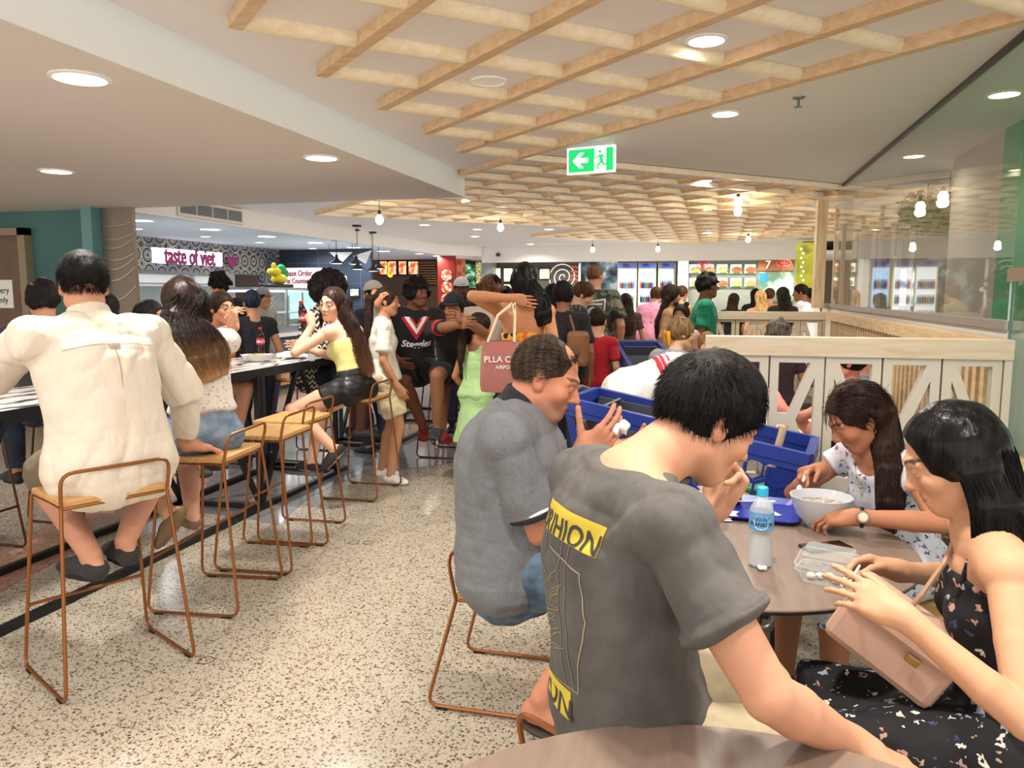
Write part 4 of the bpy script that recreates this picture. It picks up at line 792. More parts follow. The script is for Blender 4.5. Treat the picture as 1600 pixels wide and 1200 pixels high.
# ---- hand
def hand(F, w, dirn, palm, side, curl=(.3, .35, .4, .45), thumb=.5, sc=1.0, spread=.06, rmin=0, tcurl=.3, bend=None):
    """w wrist, dirn along the hand, palm = the way the palm faces; side +1 right hand, -1 left hand"""
    w = A3(w); x = nrm(dirn); pn = A3(palm); pn = nrm(pn-x*(pn @ x)); lat = nrm(np.cross(x, pn))*side   # lat points to the thumb side
    fx = [(-.0, .088, (.044, .027, .020), .0085), (0, .092, (.048, .030, .021), .0087), (0, .087, (.045, .028, .020), .0083), (0, .078, (.035, .021, .018), .0074)]
    offs = [.030, .0095, -.0115, -.031]; tips = []; nails = []
    F.rc(w, w+x*.03*sc, .026*sc, .027*sc, .02)
    for i, (q, L, seg, r) in enumerate(fx):
        r = max(r*sc, rmin); k0 = w+x*L*sc+lat*offs[i]*sc; F.rc(w+x*.012*sc+lat*offs[i]*.5*sc, k0, .0155*sc, .0125*sc, .014)
        d = rotv(x, pn, 0); d = nrm(x+lat*spread*(1.3-i)*1.0)
        p = k0; c = curl[i]
        for j, l in enumerate(seg):
            d = rotv(d, np.cross(d, pn), c*(1.0 if j == 0 else 1.15 if j == 1 else .7))
            q2 = p+d*l*sc; F.rc(p, q2, r*(1-.04*j), r*(.96-.06*j), .004 if j else .008); p = q2
        tips.append(p); nails.append((p-d*.004, d))
    F.el(w+x*.036*sc+lat*.026*sc+pn*.010*sc, x, lat, pn, (.034*sc, .018*sc, .018*sc), .012); F.el(w+x*.05*sc-lat*.028*sc+pn*.006*sc, x, lat, pn, (.034*sc, .013*sc, .014*sc), .012)
    t0 = w+x*.024*sc+lat*.024*sc+pn*.006*sc; d = nrm(x*cos(thumb)+lat*sin(thumb)+pn*.25); p = t0
    for j, (l, r) in enumerate(((.042, .0125), (.032, .0105), (.027, .0092))):
        q2 = p+d*l*sc; F.rc(p, q2, max(r*sc, rmin), max(r*.93*sc, rmin), .010 if j == 0 else .004); p = q2; d = nrm(rotv(d, np.cross(d, nrm(pn-lat*.6)), tcurl))
    return tips, p
# ---- head
class Head:
    def __init__(s, c, look, roll=0, sc=1.0, fem=False):
        s.c = A3(c); s.f = nrm(look); r = nrm(np.cross(s.f, [0, 0, 1.])); u = np.cross(r, s.f); s.r = r*cos(roll)+u*sin(roll); s.u = np.cross(s.r, s.f); s.s = sc; s.fem = fem
    def p(s, x, y, z): return s.c+s.s*(s.r*x+s.f*y+s.u*z)
    def el(s, F, c, r, k=.02, sub=False): F.el(s.p(*c), s.r, s.f, s.u, tuple(q*s.s for q in r), k*s.s, sub)
    def rc(s, F, a, b, ra, rb=None, k=.015, sub=False): F.rc(s.p(*a), s.p(*b), ra*s.s, (ra if rb is None else rb)*s.s, k*s.s, sub)
    def local(s, V): q = (V-s.c)/s.s; return np.stack([q @ s.r, q @ s.f, q @ s.u], 1)
    def field(s, F, fine=True, jaw=1.0, nose=1.0, full=1.0):
        s.el(F, (0, -.014, .028), (.0755, .095, .088), .02); s.el(F, (0, .022, -.035), (.056*full, .066, .078), .03)
        s.rc(F, (0, .060, -.098), (0, .066, -.094), .020*jaw, .018*jaw, .03)
        for q in (-1, 1):
            s.rc(F, (q*.046*full, -.002, -.060), (q*.018*jaw, .054, -.098), .019*jaw, .015*jaw, .025)
            s.el(F, (q*.040*full, .056, -.026), (.022, .022, .022), .025)
        if fine:
            for q in (-1, 1): s.rc(F, (q*.014, .084, .021), (q*.046, .070, .020), .010, .009, .018)
            for q in (-1, 1): s.el(F, (q*.031, .092, -.001), (.017, .012, .011), .014, True)
        s.rc(F, (0, .082, .010), (0, .101*nose, -.030), .008, .0115, .014); s.el(F, (0, .102*nose, -.034), (.011, .011, .009), .008)
        if fine:
            for q in (-1, 1):
                s.el(F, (q*.0135, .090, -.037), (.0085, .010, .0075), .007)
                s.el(F, (q*.031, .0775, -.001), (.0145, .0125, .0115), .004)        # eyeball under the lids
            s.rc(F, (-.017, .080, -.0625), (.017, .080, -.0625), .007, .007, .010); s.rc(F, (-.013, .079, -.0735), (.013, .079, -.0735), .008, .008, .010); s.rc(F, (-.004, .0835, -.0605), (.004, .0835, -.0605), .006, None, .006)
            s.rc(F, (-.022, .090, -.068), (.022, .090, -.068), .0022, None, .003, True)
            s.rc(F, (-.006, .0, 0), (.006, 0, 0), .001, None, .001)
        for q in (-1, 1):
            s.el(F, (q*.076, -.012, -.004), (.009, .019, .031), .008); s.el(F, (q*.076, -.006, -.026), (.007, .012, .014), .008)
            if fine: s.el(F, (q*.086, -.006, -.002), (.006, .010, .018), .004, True)
    def tint(s, V, C, lips='#9c5348', brow=None, beard=None, browk=1.0, nails=None):
        q = s.local(V); x, y, z = q.T; near = (np.abs(x) < .12) & (np.abs(z) < .15) & (np.abs(y) < .15)
        def mixin(C, m, col): m = np.clip(m, 0, 1)[:, None]; return C*(1-m)+np.array(lin(col)[:3])*m
        f = np.where(y > .05, 1., 0.)*near
        lw = .024; sh = 1-(x/lw)**2; up = (z > -.0685); th = np.where(up, .0085, .0105)*np.sqrt(np.clip(sh, 0, 1))
        C = mixin(C, f*np.clip((th-np.abs(z+.068))/.003, 0, 1)*(sh > 0)*.75, lips)
        C = mixin(C, f*np.clip(1-np.abs(z+.0685)/.0022, 0, 1)*(sh > 0)*.7, '#3c1a18')  # dark line paints the shade between the lips
        if brow:
            ax_ = np.abs(x); zc = .0235+.006*np.sin((ax_-.012)/.04*2.4)-.02*np.clip(ax_-.045, 0, 1)
            C = mixin(C, f*(ax_ > .012)*(ax_ < .054)*np.clip((.0055*browk-np.abs(z-zc))/.002, 0, 1)*.9, brow)
            C = mixin(C, f*np.clip(1-np.abs(z-.002+.18*(ax_-.031)**2*20)/.0022, 0, 1)*(ax_ > .016)*(ax_ < .047)*.75, '#1a100c')     # lash line
        C = mixin(C, f*np.exp(-(((np.abs(x)-.036)/.02)**2+((z+.03)/.02)**2))*.22, '#b5523c'); C = mixin(C, f*np.exp(-((x/.012)**2+((z+.034)/.012)**2))*.2, '#b5523c')
        for q_ in (-1, 1): C = mixin(C, near*np.exp(-(((x-q_*.0135)/.004)**2+((z+.043)/.003)**2))*(y > .08)*.8, '#3a1c16')  # dark spots paint the shade of the nostrils
        C = mixin(C, near*(np.abs(x) > .072)*(np.abs(z) < .04)*.25, '#b5523c')
        if beard: m = near*np.clip((-.045-z)/.02, 0, 1)*np.clip((y+.01)/.03, 0, 1)*(z > -.14); m = m*(1-(sh > 0)*(np.abs(z+.068) < .008)); C = mixin(C, m*beard[1], beard[0])
        return C
    def open_eyes(s, root, base, gaze=(0, 0), iris='#3a2416', size=1.0):
        """eyeballs with iris and pupil, set between the lids"""
        for q in (-1, 1):
            g = nrm(s.f+s.r*gaze[0]+s.u*gaze[1]); c = s.p(q*.031, .0785, -.001)
            b = MB(); b.ball((0, 0, 0), (.0135*s.s*size, .0128*s.s*size, .0068*s.s*size), 16, 12); b.v = [tuple(c-base+s.r*v[0]+s.f*v[1]+s.u*v[2]) for v in b.v]; o = b.build('eye', EYEW, root, smooth=True)
            b = MB(); b.lathe([(0, .0002), (.0064*s.s*size, 0), (.0064*s.s*size, -.001), (0, -.001)], Vector(c+g*.0129*s.s*size-base), 16, ax=g); b.build('iris', eyemat(iris), o)
            b = MB(); b.lathe([(0, .0006), (.0030*s.s*size, .0004), (.0030*s.s*size, -.0002), (0, -.0002)], Vector(c+g*.0129*s.s*size-base), 12, ax=g); b.build('pupil', PUP, o)
# ---- strands
def strands(name, paths, rad, mat, parent, base, taper=True):
    """paths: (n, m, 3); three-sided tapering hairs in one mesh"""
    P = np.asarray(paths, float); n, m, _ = P.shape; T = np.gradient(P, axis=1); T /= np.linalg.norm(T, axis=2, keepdims=True)+1e-9
    u = np.cross(T, np.array([.31, .52, .79])); u /= np.linalg.norm(u, axis=2, keepdims=True)+1e-9; v = np.cross(T, u)
    w = np.linspace(0, 1, m); rr = (rad if np.ndim(rad) else np.full(n, rad))[:, None]*(np.clip(1.15-w**3, .15, 1) if taper else np.ones(m))[None]
    R_ = [P+rr[..., None]*(u*cos(a)+v*sin(a)) for a in (0, 2*pi/3, 4*pi/3)]; V = np.stack(R_, 2)-np.array(base)   # n,m,3,3
    i = np.arange(n)[:, None, None]*m*3; j = np.arange(m-1)[None, :, None]*3; k = np.arange(3)[None, None]; k2 = (k+1) % 3
    Fq = np.stack([i+j+k, i+j+k2, i+j+3+k2, i+j+3+k], -1).reshape(-1, 4)
    return mesh_obj(name, V.reshape(-1, 3), Fq, mat, parent)
def scalp_roots(H, n, keep, seed=1, grow=1.03):
    """random points on the cranium where keep(x,y,z local) is true"""
    rg = np.random.RandomState(seed); out = []
    while sum(len(o) for o in out) < n:
        d = rg.normal(0, 1, (n*3, 3)); d /= np.linalg.norm(d, axis=1, keepdims=True); q = d*np.array([.0755, .095, .088])*grow+np.array([0, -.014, .028]); m = keep(q[:, 0], q[:, 1], q[:, 2]); out.append(np.concatenate([q[m], d[m]], 1))
    q = np.concatenate(out)[:n]; return q[:, :3], q[:, 3:], rg
def to_world(H, q): return H.c+H.s*(q[..., 0:1]*H.r+q[..., 1:2]*H.f+q[..., 2:3]*H.u)
def hairline(front=.055, side=-.005, nape=-.055, temple=.0):
    """where hair grows on the head, in head coordinates"""
    def k(x, y, z):
        ang = np.clip((y+.01)/.09, -1, 1); lim = np.where(ang > 0, side+(front-side)*np.clip(ang*1.25-.1, 0, 1)**1.1, side+(nape-side)*np.clip(-ang*1.4, 0, 1)); return z > lim
    return k
def short_hair(H, root, base, mat, n=4500, length=.03, lift=.35, comb=(0, -.2, -1), swirl=None, keep=None, seed=1, r=.0007, curl=0, m=5):
    q, d, rg = scalp_roots(H, n, keep or hairline(), seed); L = length*(rg.uniform(.6, 1.15, n))[:, None]
    cb = np.array(comb, float)[None]+rg.normal(0, .22, (n, 3))
    if swirl is not None: sw = q-np.array(swirl); cb = cb+2.2*sw/np.linalg.norm(sw, axis=1, keepdims=True)
    tg = cb-d*(cb*d).sum(1, keepdims=True); tg /= np.linalg.norm(tg, axis=1, keepdims=True)+1e-9
    P = []; p = q.copy(); dr = tg*(1-lift)+d*lift; dr /= np.linalg.norm(dr, axis=1, keepdims=True)
    for i in range(m):
        P.append(p.copy()); nn = (p-np.array([0, -.014, .028]))/np.array([.0755, .095, .088])**2; nn /= np.linalg.norm(nn, axis=1, keepdims=True)
        st = dr-nn*np.clip((dr*nn).sum(1, keepdims=True), -1, 0)+nn*lift*.1-np.array([0, 0, .08*i*length/.03])*.35
        if curl: st = st+curl*np.stack([np.sin(i*2.1+q[:, 0]*900), np.cos(i*2.1+q[:, 1]*900), np.sin(i*1.7+q[:, 2]*900)], 1)
        st /= np.linalg.norm(st, axis=1, keepdims=True); p = p+st*L/(m-1); dr = st
    return strands('hair_strands', to_world(H, np.stack(P, 1)), r, mat, root, base)
def cap_field(H, F, thick=.008, keep=None, front=.055, nape=-.055, side=-.005, face=True, k=.01):
    """hair as a close cap over the cranium; the face side cut back along the hairline"""
    t_ = thick; F.el(H.p(0, -.016, .030), H.r, H.f, H.u, tuple((q+t_)*H.s for q in (.0755, .095, .088)), k*H.s)
    if face:   # carve away the face and the neck below the hairline
        F.el(H.p(0, .098, -.022-(.055-front)), H.r, H.f, H.u, tuple(q*H.s for q in (.072, .070, .078)), .01*H.s, True)
        F.cut(H.p(0, 0, nape), -H.u-H.f*.25); F.cutr(H.p(0, .020, side), nrm(H.f*1.0-H.u*.9), H.p(0, .05, -.03), .075*H.s)
def bundle(path, n, rg, wave=.003, rmin=.8, rmax=1.06, m=None, spread_end=0):
    """hairs that run along a path of (point, lateral, half width, half depth)"""
    C = np.array([A3(p[0]) for p in path]); LT = np.array([nrm(p[1]) for p in path]); W = np.array([p[2] for p in path]); Dp = np.array([p[3] for p in path])
    m = m or len(path)*3; t = np.linspace(0, len(path)-1, m)
    def itp(a):
        a = np.asarray(a, float); i = np.clip(t.astype(int), 0, len(path)-2); f = t-i; p0 = a[np.maximum(i-1, 0)]; p1 = a[i]; p2 = a[i+1]; p3 = a[np.minimum(i+2, len(path)-1)]
        f = f[:, None] if a.ndim == 2 else f; return .5*((2*p1)+(-p0+p2)*f+(2*p0-5*p1+4*p2-p3)*f**2+(-p0+3*p1-3*p2+p3)*f**3)
    C, LT, W, Dp = itp(C), itp(LT), itp(W), itp(Dp); T = np.gradient(C, axis=0); T /= np.linalg.norm(T, axis=1, keepdims=True); LT = LT-T*(LT*T).sum(1, keepdims=True); LT /= np.linalg.norm(LT, axis=1, keepdims=True); N = np.cross(T, LT)
    th = rg.uniform(0, 2*pi, n); rho = rg.uniform(rmin, rmax, n); ph = rg.uniform(0, 6.28, (n, 2)); fr = rg.uniform(.5, 1.6, n); cut = rg.uniform(.86, 1.0, n)
    s = np.linspace(0, 1, m)[None]*cut[:, None]; ii = s*(m-1); i0 = np.clip(ii.astype(int), 0, m-2); f = (ii-i0)[..., None]
    g = lambda a: a[i0]*(1-f)+a[i0+1]*f if a.ndim == 2 else (a[i0]*(1-f[..., 0])+a[i0+1]*f[..., 0])[..., None]
    P = g(C)+g(LT)*g(W)*(np.cos(th)*rho)[:, None, None]+g(N)*g(Dp)*(np.sin(th)*rho)[:, None, None]
    wv = wave*s[..., None]*np.stack([np.sin(s*9*fr[:, None]+ph[:, :1]), np.cos(s*8*fr[:, None]+ph[:, 1:]), np.zeros_like(s)], -1); return P+wv
def path_field(F, path, k=.02):
    for a, b in zip(path[:-1], path[1:]): F.ec(a[0], b[0], a[1], a[2], a[3], b[2], b[3], k, cap=.6)
# ================================================================ PEOPLE
Zu = np.array([0, 0, 1.])
class Person:
    def __init__(s, label, pel, yaw, hgt=1.7, fem=False, fat=1.0, lean=0., lean2=None, side=0., side2=None, twist=0., look=None, roll=0., neck=.4, arms=None, legs=None, skin='#c08a68', vox=.012, group=None, hsc=1.0, cat='person', belly=0., limb=1.0, shw=1.0, base_z=0, headoff=(0, 0, 0), lips='#9c5348', brow='#2a1a12', beard=None, face=None, bust=1.0, head=None, seatz=None, pd=None, lockh=False):
        if head is not None:      # find the hips (and the stature) that put the head where it is seen
            tgt = A3(PD(*head)); sc0 = Person.__new__(Person)
            for it in range(3):
                sc0.probe(hgt, fem, yaw, lean, lean2, side, side2, look, roll, neck, hsc, headoff); up = sc0.hc[2]; kk_ = hgt/1.75
                pz = (seatz+.095*kk_) if seatz is not None else .925*kk_+base_z
                if lockh: break
                hgt *= (tgt[2]-(seatz if seatz is not None else base_z))/(up+pz-(seatz if seatz is not None else base_z))
            pel = (tgt[0]-sc0.hc[0], tgt[1]-sc0.hc[1], pz)
        s.k = k = hgt/1.75; s.hgt = hgt; s.fem = fem; s.vox = vox; s.pel = A3(pel); s.f = az(yaw); s.rt = np.cross(s.f, Zu); s.base = np.array([s.pel[0], s.pel[1], base_z]); s.fat = fat; s.limb = limb; s.sk = skin
        lean2 = lean if lean2 is None else lean2; side2 = side if side2 is None else side2; s.fine = vox <= .0085
        s.root = thing('person', label, cat, s.base, 0, group)
        # spine, marched from the hips up
        N = 26; p = s.pel.copy(); s.sp = [p.copy()]; s.dirs = []
        for i in range(N):
            t_ = i/(N-1); l = radians(lean+(lean2-lean)*t_); sd = radians(side+(side2-side)*t_); d = nrm(Zu*cos(l)+s.f*sin(l)+s.rt*sin(sd)); s.dirs.append(d); p = p+d*(.50*k/N); s.sp.append(p.copy())
        s.dirs.append(s.dirs[-1]); s.lat0 = s.rt; tw = radians(twist); s.latf = lambda t_: nrm(rotv(s.rt, Zu, tw*min(1, max(0, t_))))
        s.upc = s.dirs[-1]; s.latc = s.latf(1); s.latc = nrm(s.latc-s.upc*(s.latc @ s.upc)); s.fc = np.cross(s.upc, s.latc)
        sw = (.165 if fem else .188)*k*shw; sc_ = s.P(.432); s.sh = {'R': sc_+s.latc*sw+s.fc*.0, 'L': sc_-s.latc*sw}
        s.nk = s.P(.50)
        # head
        lk = look or (yaw, 0); f = az(lk[0]); ld = nrm(f*cos(radians(lk[1]))+Zu*sin(radians(lk[1])))
        nd = nrm(s.upc*(1-neck*.5)+ld*neck*.45+Zu*.35)
        hs = (1.0 if not fem else .955)*k**.35*hsc; s.hs = hs
        hc = s.nk+nd*(.104 if not fem else .112)*hs+ld*.022*hs+Zu*.035*hs*(1 if lk[1] > -30 else .6)+A3(headoff); s.H = Head(hc, ld, roll, hs, fem)
        # limbs
        ua, fa, th, sk = .285*k, .25*k, .43*k, .425*k; s.el = {}; s.wr = {}; s.hand = {}
        arms = arms or {}
        for q, sg in (('R', 1), ('L', -1)):
            a = arms.get(q) or {}; w = a.get('w')
            if isinstance(w, tuple) and len(w) == 3 and abs(w[0]) > 20: w = A3(PD(*w))
            if w is None: r_ = a.get('rel', (.06, .04, -.50)); w = s.sh[q]+s.rt*r_[0]*sg*k+s.f*r_[1]*k+Zu*r_[2]*k
            hint = a.get('hint'); hint = s.rt*sg*.5-s.f-Zu*.3 if hint is None else (s.rt*hint[0]*sg+s.f*hint[1]+Zu*hint[2] if a.get('hrel', True) else A3(hint))
            s.el[q], s.wr[q] = ik(s.sh[q], w, ua*a.get('ul', 1), fa*a.get('fl', 1), hint); s.hand[q] = a
        legs = legs or {}; s.hp = {}; s.kn = {}; s.an = {}; s.td = {}
        for q, sg in (('R', 1), ('L', -1)):
            s.hp[q] = s.pel+s.rt*.092*sg*k-s.dirs[0]*.01; l = legs.get(q) or {}; w = l.get('a'); w = A3(PD(*w)) if isinstance(w, tuple) and abs(w[0]) > 20 else w
            if w is None: r_ = l.get('rel', (.02, .0, None)); z = base_z+.08*k if r_[2] is None else None; w = s.hp[q]+s.rt*r_[0]*sg*k+s.f*r_[1]*k; w[2] = z if z is not None else s.pel[2]+r_[2]*k
            hint = l.get('hint', (.1, 1, .0)); s.kn[q], s.an[q] = ik(s.hp[q], w, th*l.get('tl', 1), sk*l.get('sl', 1), s.rt*hint[0]*sg+s.f*hint[1]+Zu*hint[2]); t_ = l.get('toe'); s.td[q] = nrm(s.f+s.rt*.15*sg if t_ is None else t_)
        s.build_body(lips, brow, beard, face or {}, belly, bust)
    def probe(s, hgt, fem, yaw, lean, lean2, side, side2, look, roll, neck, hsc, headoff):
        k = hgt/1.75; f = az(yaw); rt = np.cross(f, Zu); lean2 = lean if lean2 is None else lean2; side2 = side if side2 is None else side2; p = np.zeros(3)
        for i in range(26):
            t_ = i/25; l = radians(lean+(lean2-lean)*t_); sd = radians(side+(side2-side)*t_); d = nrm(Zu*cos(l)+f*sin(l)+rt*sin(sd)); p = p+d*(.50*k/26)
        lk = look or (yaw, 0); ff = az(lk[0]); ld = nrm(ff*cos(radians(lk[1]))+Zu*sin(radians(lk[1]))); nd = nrm(d*(1-neck*.5)+ld*neck*.45+Zu*.35); hs = (1.0 if not fem else .955)*k**.35*hsc
        s.hc = p+nd*(.104 if not fem else .112)*hs+ld*.022*hs+Zu*.035*hs*(1 if lk[1] > -30 else .6)+A3(headoff)
    def P(s, d):
        """point on the spine at distance d (for a 1.75 m figure) above the hips"""
        t_ = d/.50*26
        if t_ <= 0: return s.sp[0]+s.dirs[0]*d*s.k
        i = min(int(t_), 25); return s.sp[i]+(s.sp[i+1]-s.sp[i])*(t_-i)
    def sect(s, d):
        """half width and half depth of the trunk at d"""
        if s.fem: T = [(-.09, .150, .095), (-.02, .172, .115), (.06, .150, .102), (.15, .118, .084), (.24, .128, .090), (.32, .140, .098), (.40, .138, .088), (.45, .110, .065), (.49, .062, .052)]
        else: T = [(-.09, .150, .10), (-.02, .166, .115), (.06, .150, .108), (.15, .142, .102), (.24, .150, .110), (.32, .160, .118), (.40, .160, .105), (.45, .125, .075), (.49, .068, .058)]
        for a, b in zip(T[:-1], T[1:]):
            if d <= b[0]: t_ = (d-a[0])/(b[0]-a[0]); w = a[1]+(b[1]-a[1])*t_; e = a[2]+(b[2]-a[2])*t_; break
        else: w, e = T[-1][1:]
        fz = s.fat if d < .38 else 1+(s.fat-1)*.5; return w*s.k*fz, e*s.k*(1+(fz-1)*1.25)
    def trunk(s, F, d0, d1, off=0, loose=0, step=.035, cap=.35, belly=0, kk=.0, flare=0):
        n = max(2, int(round((d1-d0)/step))+1); ds = np.linspace(d0, d1, n)
        for a, b in zip(ds[:-1], ds[1:]):
            wa, da = s.sect(a); wb, db = s.sect(b); la = s.latf((a+b)/2/.5); bl = lambda d: belly*math.exp(-((d-.12)/.11)**2)
            lo = lambda d: off+loose*max(0, 1-max(0, d)/.42)+flare*max(0, -d)
            sh = s.f*(belly*.5*math.exp(-(((a+b)/2-.12)/.11)**2)); F.ec(s.P(a)+sh, s.P(b)+sh, la, wa+lo(a)+bl(a)*.4, da+lo(a)+bl(a)*.6, wb+lo(b)+bl(b)*.4, db+lo(b)+bl(b)*.6, kk, cap=cap if a == ds[0] or b == ds[-1] else .8)
    def arm_r(s): k = s.k*s.limb*(.86 if s.fem else 1.0); return (.055*k, .046*k, .040*k, .042*k, .028*k)   # shoulder, mid upper, elbow, fat forearm, wrist
    def leg_r(s): k = s.k*s.limb*(1.0 if s.fem else 1.02); return (.090*k, .074*k, .055*k, .057*k, .036*k)
    def arm(s, F, q, off=0, upto=2.0, cap=.3, k=.005, loose=0):
        r = s.arm_r(); S_, E_, W_ = s.sh[q], s.el[q], s.wr[q]; lat = s.f
        F.rc(S_-s.latc*(.03 if q == 'R' else -.03)*s.k, S_, r[0]*.90+off*.8, r[0]*.90+off*.8, .06)
        def seg(a, b, ra, rb): F.ec(a, b, lat, ra+off, ra+off, rb+off, rb+off, k, cap=cap) if off else F.rc(a, b, ra, rb, k)
        u = min(upto, 1); m = S_+(E_-S_)*min(.5, u)
        seg(S_, m, r[0]*.93, r[1]+loose*.45)
        if u > .5: e = S_+(E_-S_)*u; seg(m, e, r[1]+loose*.5, r[1]+(r[2]-r[1])*((u-.5)/.5)+loose)
        if upto > 1:
            v = upto-1; m2 = E_+(W_-E_)*min(.32, v); seg(E_, m2, r[2]+loose*.8, r[3]+loose*.8)
            if v > .32: e2 = E_+(W_-E_)*v; seg(m2, e2, r[3]+loose*.8, r[3]+(r[4]-r[3])*((v-.32)/.68)+loose*.6)
    def leg(s, F, q, off=0, upto=2.0, cap=.3, k=.006, loose=0):
        r = s.leg_r(); H_, K_, A_ = s.hp[q], s.kn[q], s.an[q]; lat = s.rt
        def seg(a, b, ra, rb): F.ec(a, b, lat, ra+off, ra+off, rb+off, rb+off, k, cap=cap) if off else F.rc(a, b, ra, rb, k)
        u = min(upto, 1); m = H_+(K_-H_)*min(.5, u); seg(H_, m, r[0], r[1]+loose*.5)
        if u > .5: seg(m, H_+(K_-H_)*u, r[1]+loose*.5, r[1]+(r[2]-r[1])*((u-.5)/.5)+loose)
        if upto > 1:
            v = upto-1; back = -nrm(np.cross(nrm(A_-K_), s.rt))*0; m2 = K_+(A_-K_)*min(.3, v); cf = nrm(np.cross(s.rt, A_-K_))*(.010*s.k)
            if cf @ (H_-K_) < 0: cf = -cf
            seg(K_, m2+cf, r[2]+loose, r[3]+loose)
            if v > .3: seg(m2+cf, K_+(A_-K_)*v, r[3]+loose, r[3]+(r[4]-r[3])*((v-.3)/.7)+loose)
    def foot(s, F, q, off=0):
        A_, td = s.an[q], s.td[q]; k = s.k*(.92 if s.fem else 1); up = nrm(Zu-td*(td @ Zu)); lt = np.cross(td, up); o = A_-up*.045*k
        F.el(o-td*.028*k-up*.002, td, lt, up, (.040*k+off, .032*k+off, .034*k+off), .03); F.el(o+td*.045*k-up*.002*k, td, lt, up, (.07*k+off, .036*k+off, .034*k+off), .03)
        F.el(o+td*.110*k-up*.014*k, td, lt, up, (.058*k+off, .045*k+off, .022*k+off), .03)
        if off: F.el(o+td*.150*k-up*.018*k, td, lt, up, (.050*k, .043*k, .022*k), .02)
        else:
            for i in range(5): F.rc(o+td*(.13-.006*i)*k+lt*(-.032+.017*i)*k*(1 if q == 'L' else -1)*-1-up*.02*k, o+td*(.175-.011*i)*k+lt*(-.034+.018*i)*k*(1 if q == 'L' else -1)*-1-up*.024*k, (.011-.0012*i)*k, (.010-.0012*i)*k, .006)
    def build_body(s, lips, brow, beard, face, belly, bust):
        F = Field(); s.belly = belly; vox = s.vox; s.trunk(F, -.07, .47, 0, belly=belly)
        k = s.k; s.bust = []
        if s.fem:
            for q in (-1, 1): c = s.P(.30)+s.latf(.6)*.062*q*k+s.fc*.068*k*bust; s.bust.append(c); F.el(c, s.latc, s.fc, s.upc, (.058*k, .052*k*bust, .056*k), .03)
        for q in ('R', 'L'):
            F.rc(s.P(.482), s.sh[q], .040*k, .046*k*(.85 if s.fem else 1), .04); s.arm(F, q); s.leg(F, q); s.foot(F, q)
            bt = s.hp[q]-s.f*.045*k-s.dirs[0]*.02*k; F.el(bt, s.rt, s.f, Zu, (.085*k, .075*k, .085*k), .04)
            h = s.hand[q]; sg = 1 if q == 'R' else -1; fd = nrm(s.wr[q]-s.el[q]); d = h.get('dir', fd); pm = h.get('palm', -s.rt*sg if abs(fd @ s.rt) < .8 else s.f)
            d = A3(d); F.rc(s.wr[q]-fd*.02, s.wr[q]+nrm(d)*.01, s.arm_r()[4], s.arm_r()[4]*.95, .015)
            s.hand[q]['tips'] = hand(F, s.wr[q]+nrm(d)*.008, d, pm, sg, h.get('curl', (.35, .4, .45, .5)), h.get('thumb', .5), k*(.93 if s.fem else 1.02)*h.get('sc', 1), h.get('spread', .05), rmin=vox*.85, tcurl=h.get('tcurl', .3)) if h else hand(F, s.wr[q]+nrm(d)*.008, d, pm, sg, sc=k*(.93 if s.fem else 1.0), rmin=vox*.85)
        nk = (.047 if s.fem else .058)*s.hs*(1+(s.fat-1)*.5); F.ec(s.nk-s.upc*.03, s.H.p(0, -.022, -.045), s.H.r, nk*1.12, nk*1.1, nk, nk*1.02, .03)
        s.H.field(F, fine=s.fine, jaw=face.get('jaw', .88 if s.fem else 1.05), nose=face.get('nose', .985 if s.fem else 1.02), full=face.get('full', 1.0))
        V, Q = F.mesh(vox, s.base); C = np.tile(np.array(lin(s.sk)[:3]), (len(V), 1)); s.bodyF = F
        C = s.H.tint(V+s.base, C, lips, brow, beard, face.get('browk', 1))
        s.body = mesh_obj('body', V, Q, SKIN, s.root, C)
    def garment(s, name, mat, F, wr=.003, wsc=22, st=(1, 1, .5), label=None, vox=None):
        if wr: F.noise(wr, wsc, st); F.noise(wr*.45, wsc*2.7, (st[0]*.8, st[1]*.8, st[2]*1.6))
        V, Q = F.mesh(vox or s.vox, s.base); return mesh_obj(name, V, Q, mat, s.root, None, label)
    def top(s, mat, hem=-.06, sleeve=.55, off=.011, loose=.012, neck=.475, name='shirt', wr=.004, wsc=20, label=None, sl=.010, cap=.35, bandeau=None, trapz=True, flare=0, st=(1, 1, .5), scoop=0, vox=None, ridge=0):
        F = Field(); s.trunk(F, hem, bandeau or min(neck, .455), off, loose, cap=cap, belly=s.belly, flare=flare); k = s.k
        if s.fem and hem < .3:
            for c in s.bust: F.el(c, s.latc, s.fc, s.upc, (.058*k+off, .052*k+off, .056*k+off), .035)
        if not bandeau:
            for q in ('R', 'L'):
                if trapz: F.rc(s.P(neck-.012)+(s.sh[q]-s.P(neck))*.22, s.sh[q], .040*k+off, .047*k*(.85 if s.fem else 1)+off, .04)
                if sleeve > 0: s.arm(F, q, off, sleeve, loose=sl)
            if trapz: F.ec(s.P(.40), s.P(neck+.012), s.latc, .12*k+off, .075*k+off, .060*k*(1 if not s.fem else .88)+off, .056*k+off, .04, cap=.3)
        if scoop: F.el(s.P(neck+.02)+s.fc*.05*k, s.latc, s.fc, s.upc, (.075*k*scoop, .07*k, .07*k*scoop), .02, True); F.el(s.P(neck+.02)-s.fc*.06*k, s.latc, s.fc, s.upc, (.07*k*scoop, .06*k, .05*k*scoop), .02, True)
        if hem < 0.02:
            for q in ('R', 'L'):
                bt = s.hp[q]-s.f*.045*k; F.el(bt, s.rt, s.f, Zu, (.088*k+off, .078*k+off, .07*k+off), .04)
        if ridge: F.noise(ridge, 17, (1.2, 1.2, .7), True)
        s.topF = F; return s.garment(name, mat, F, wr, wsc, st, label, vox)
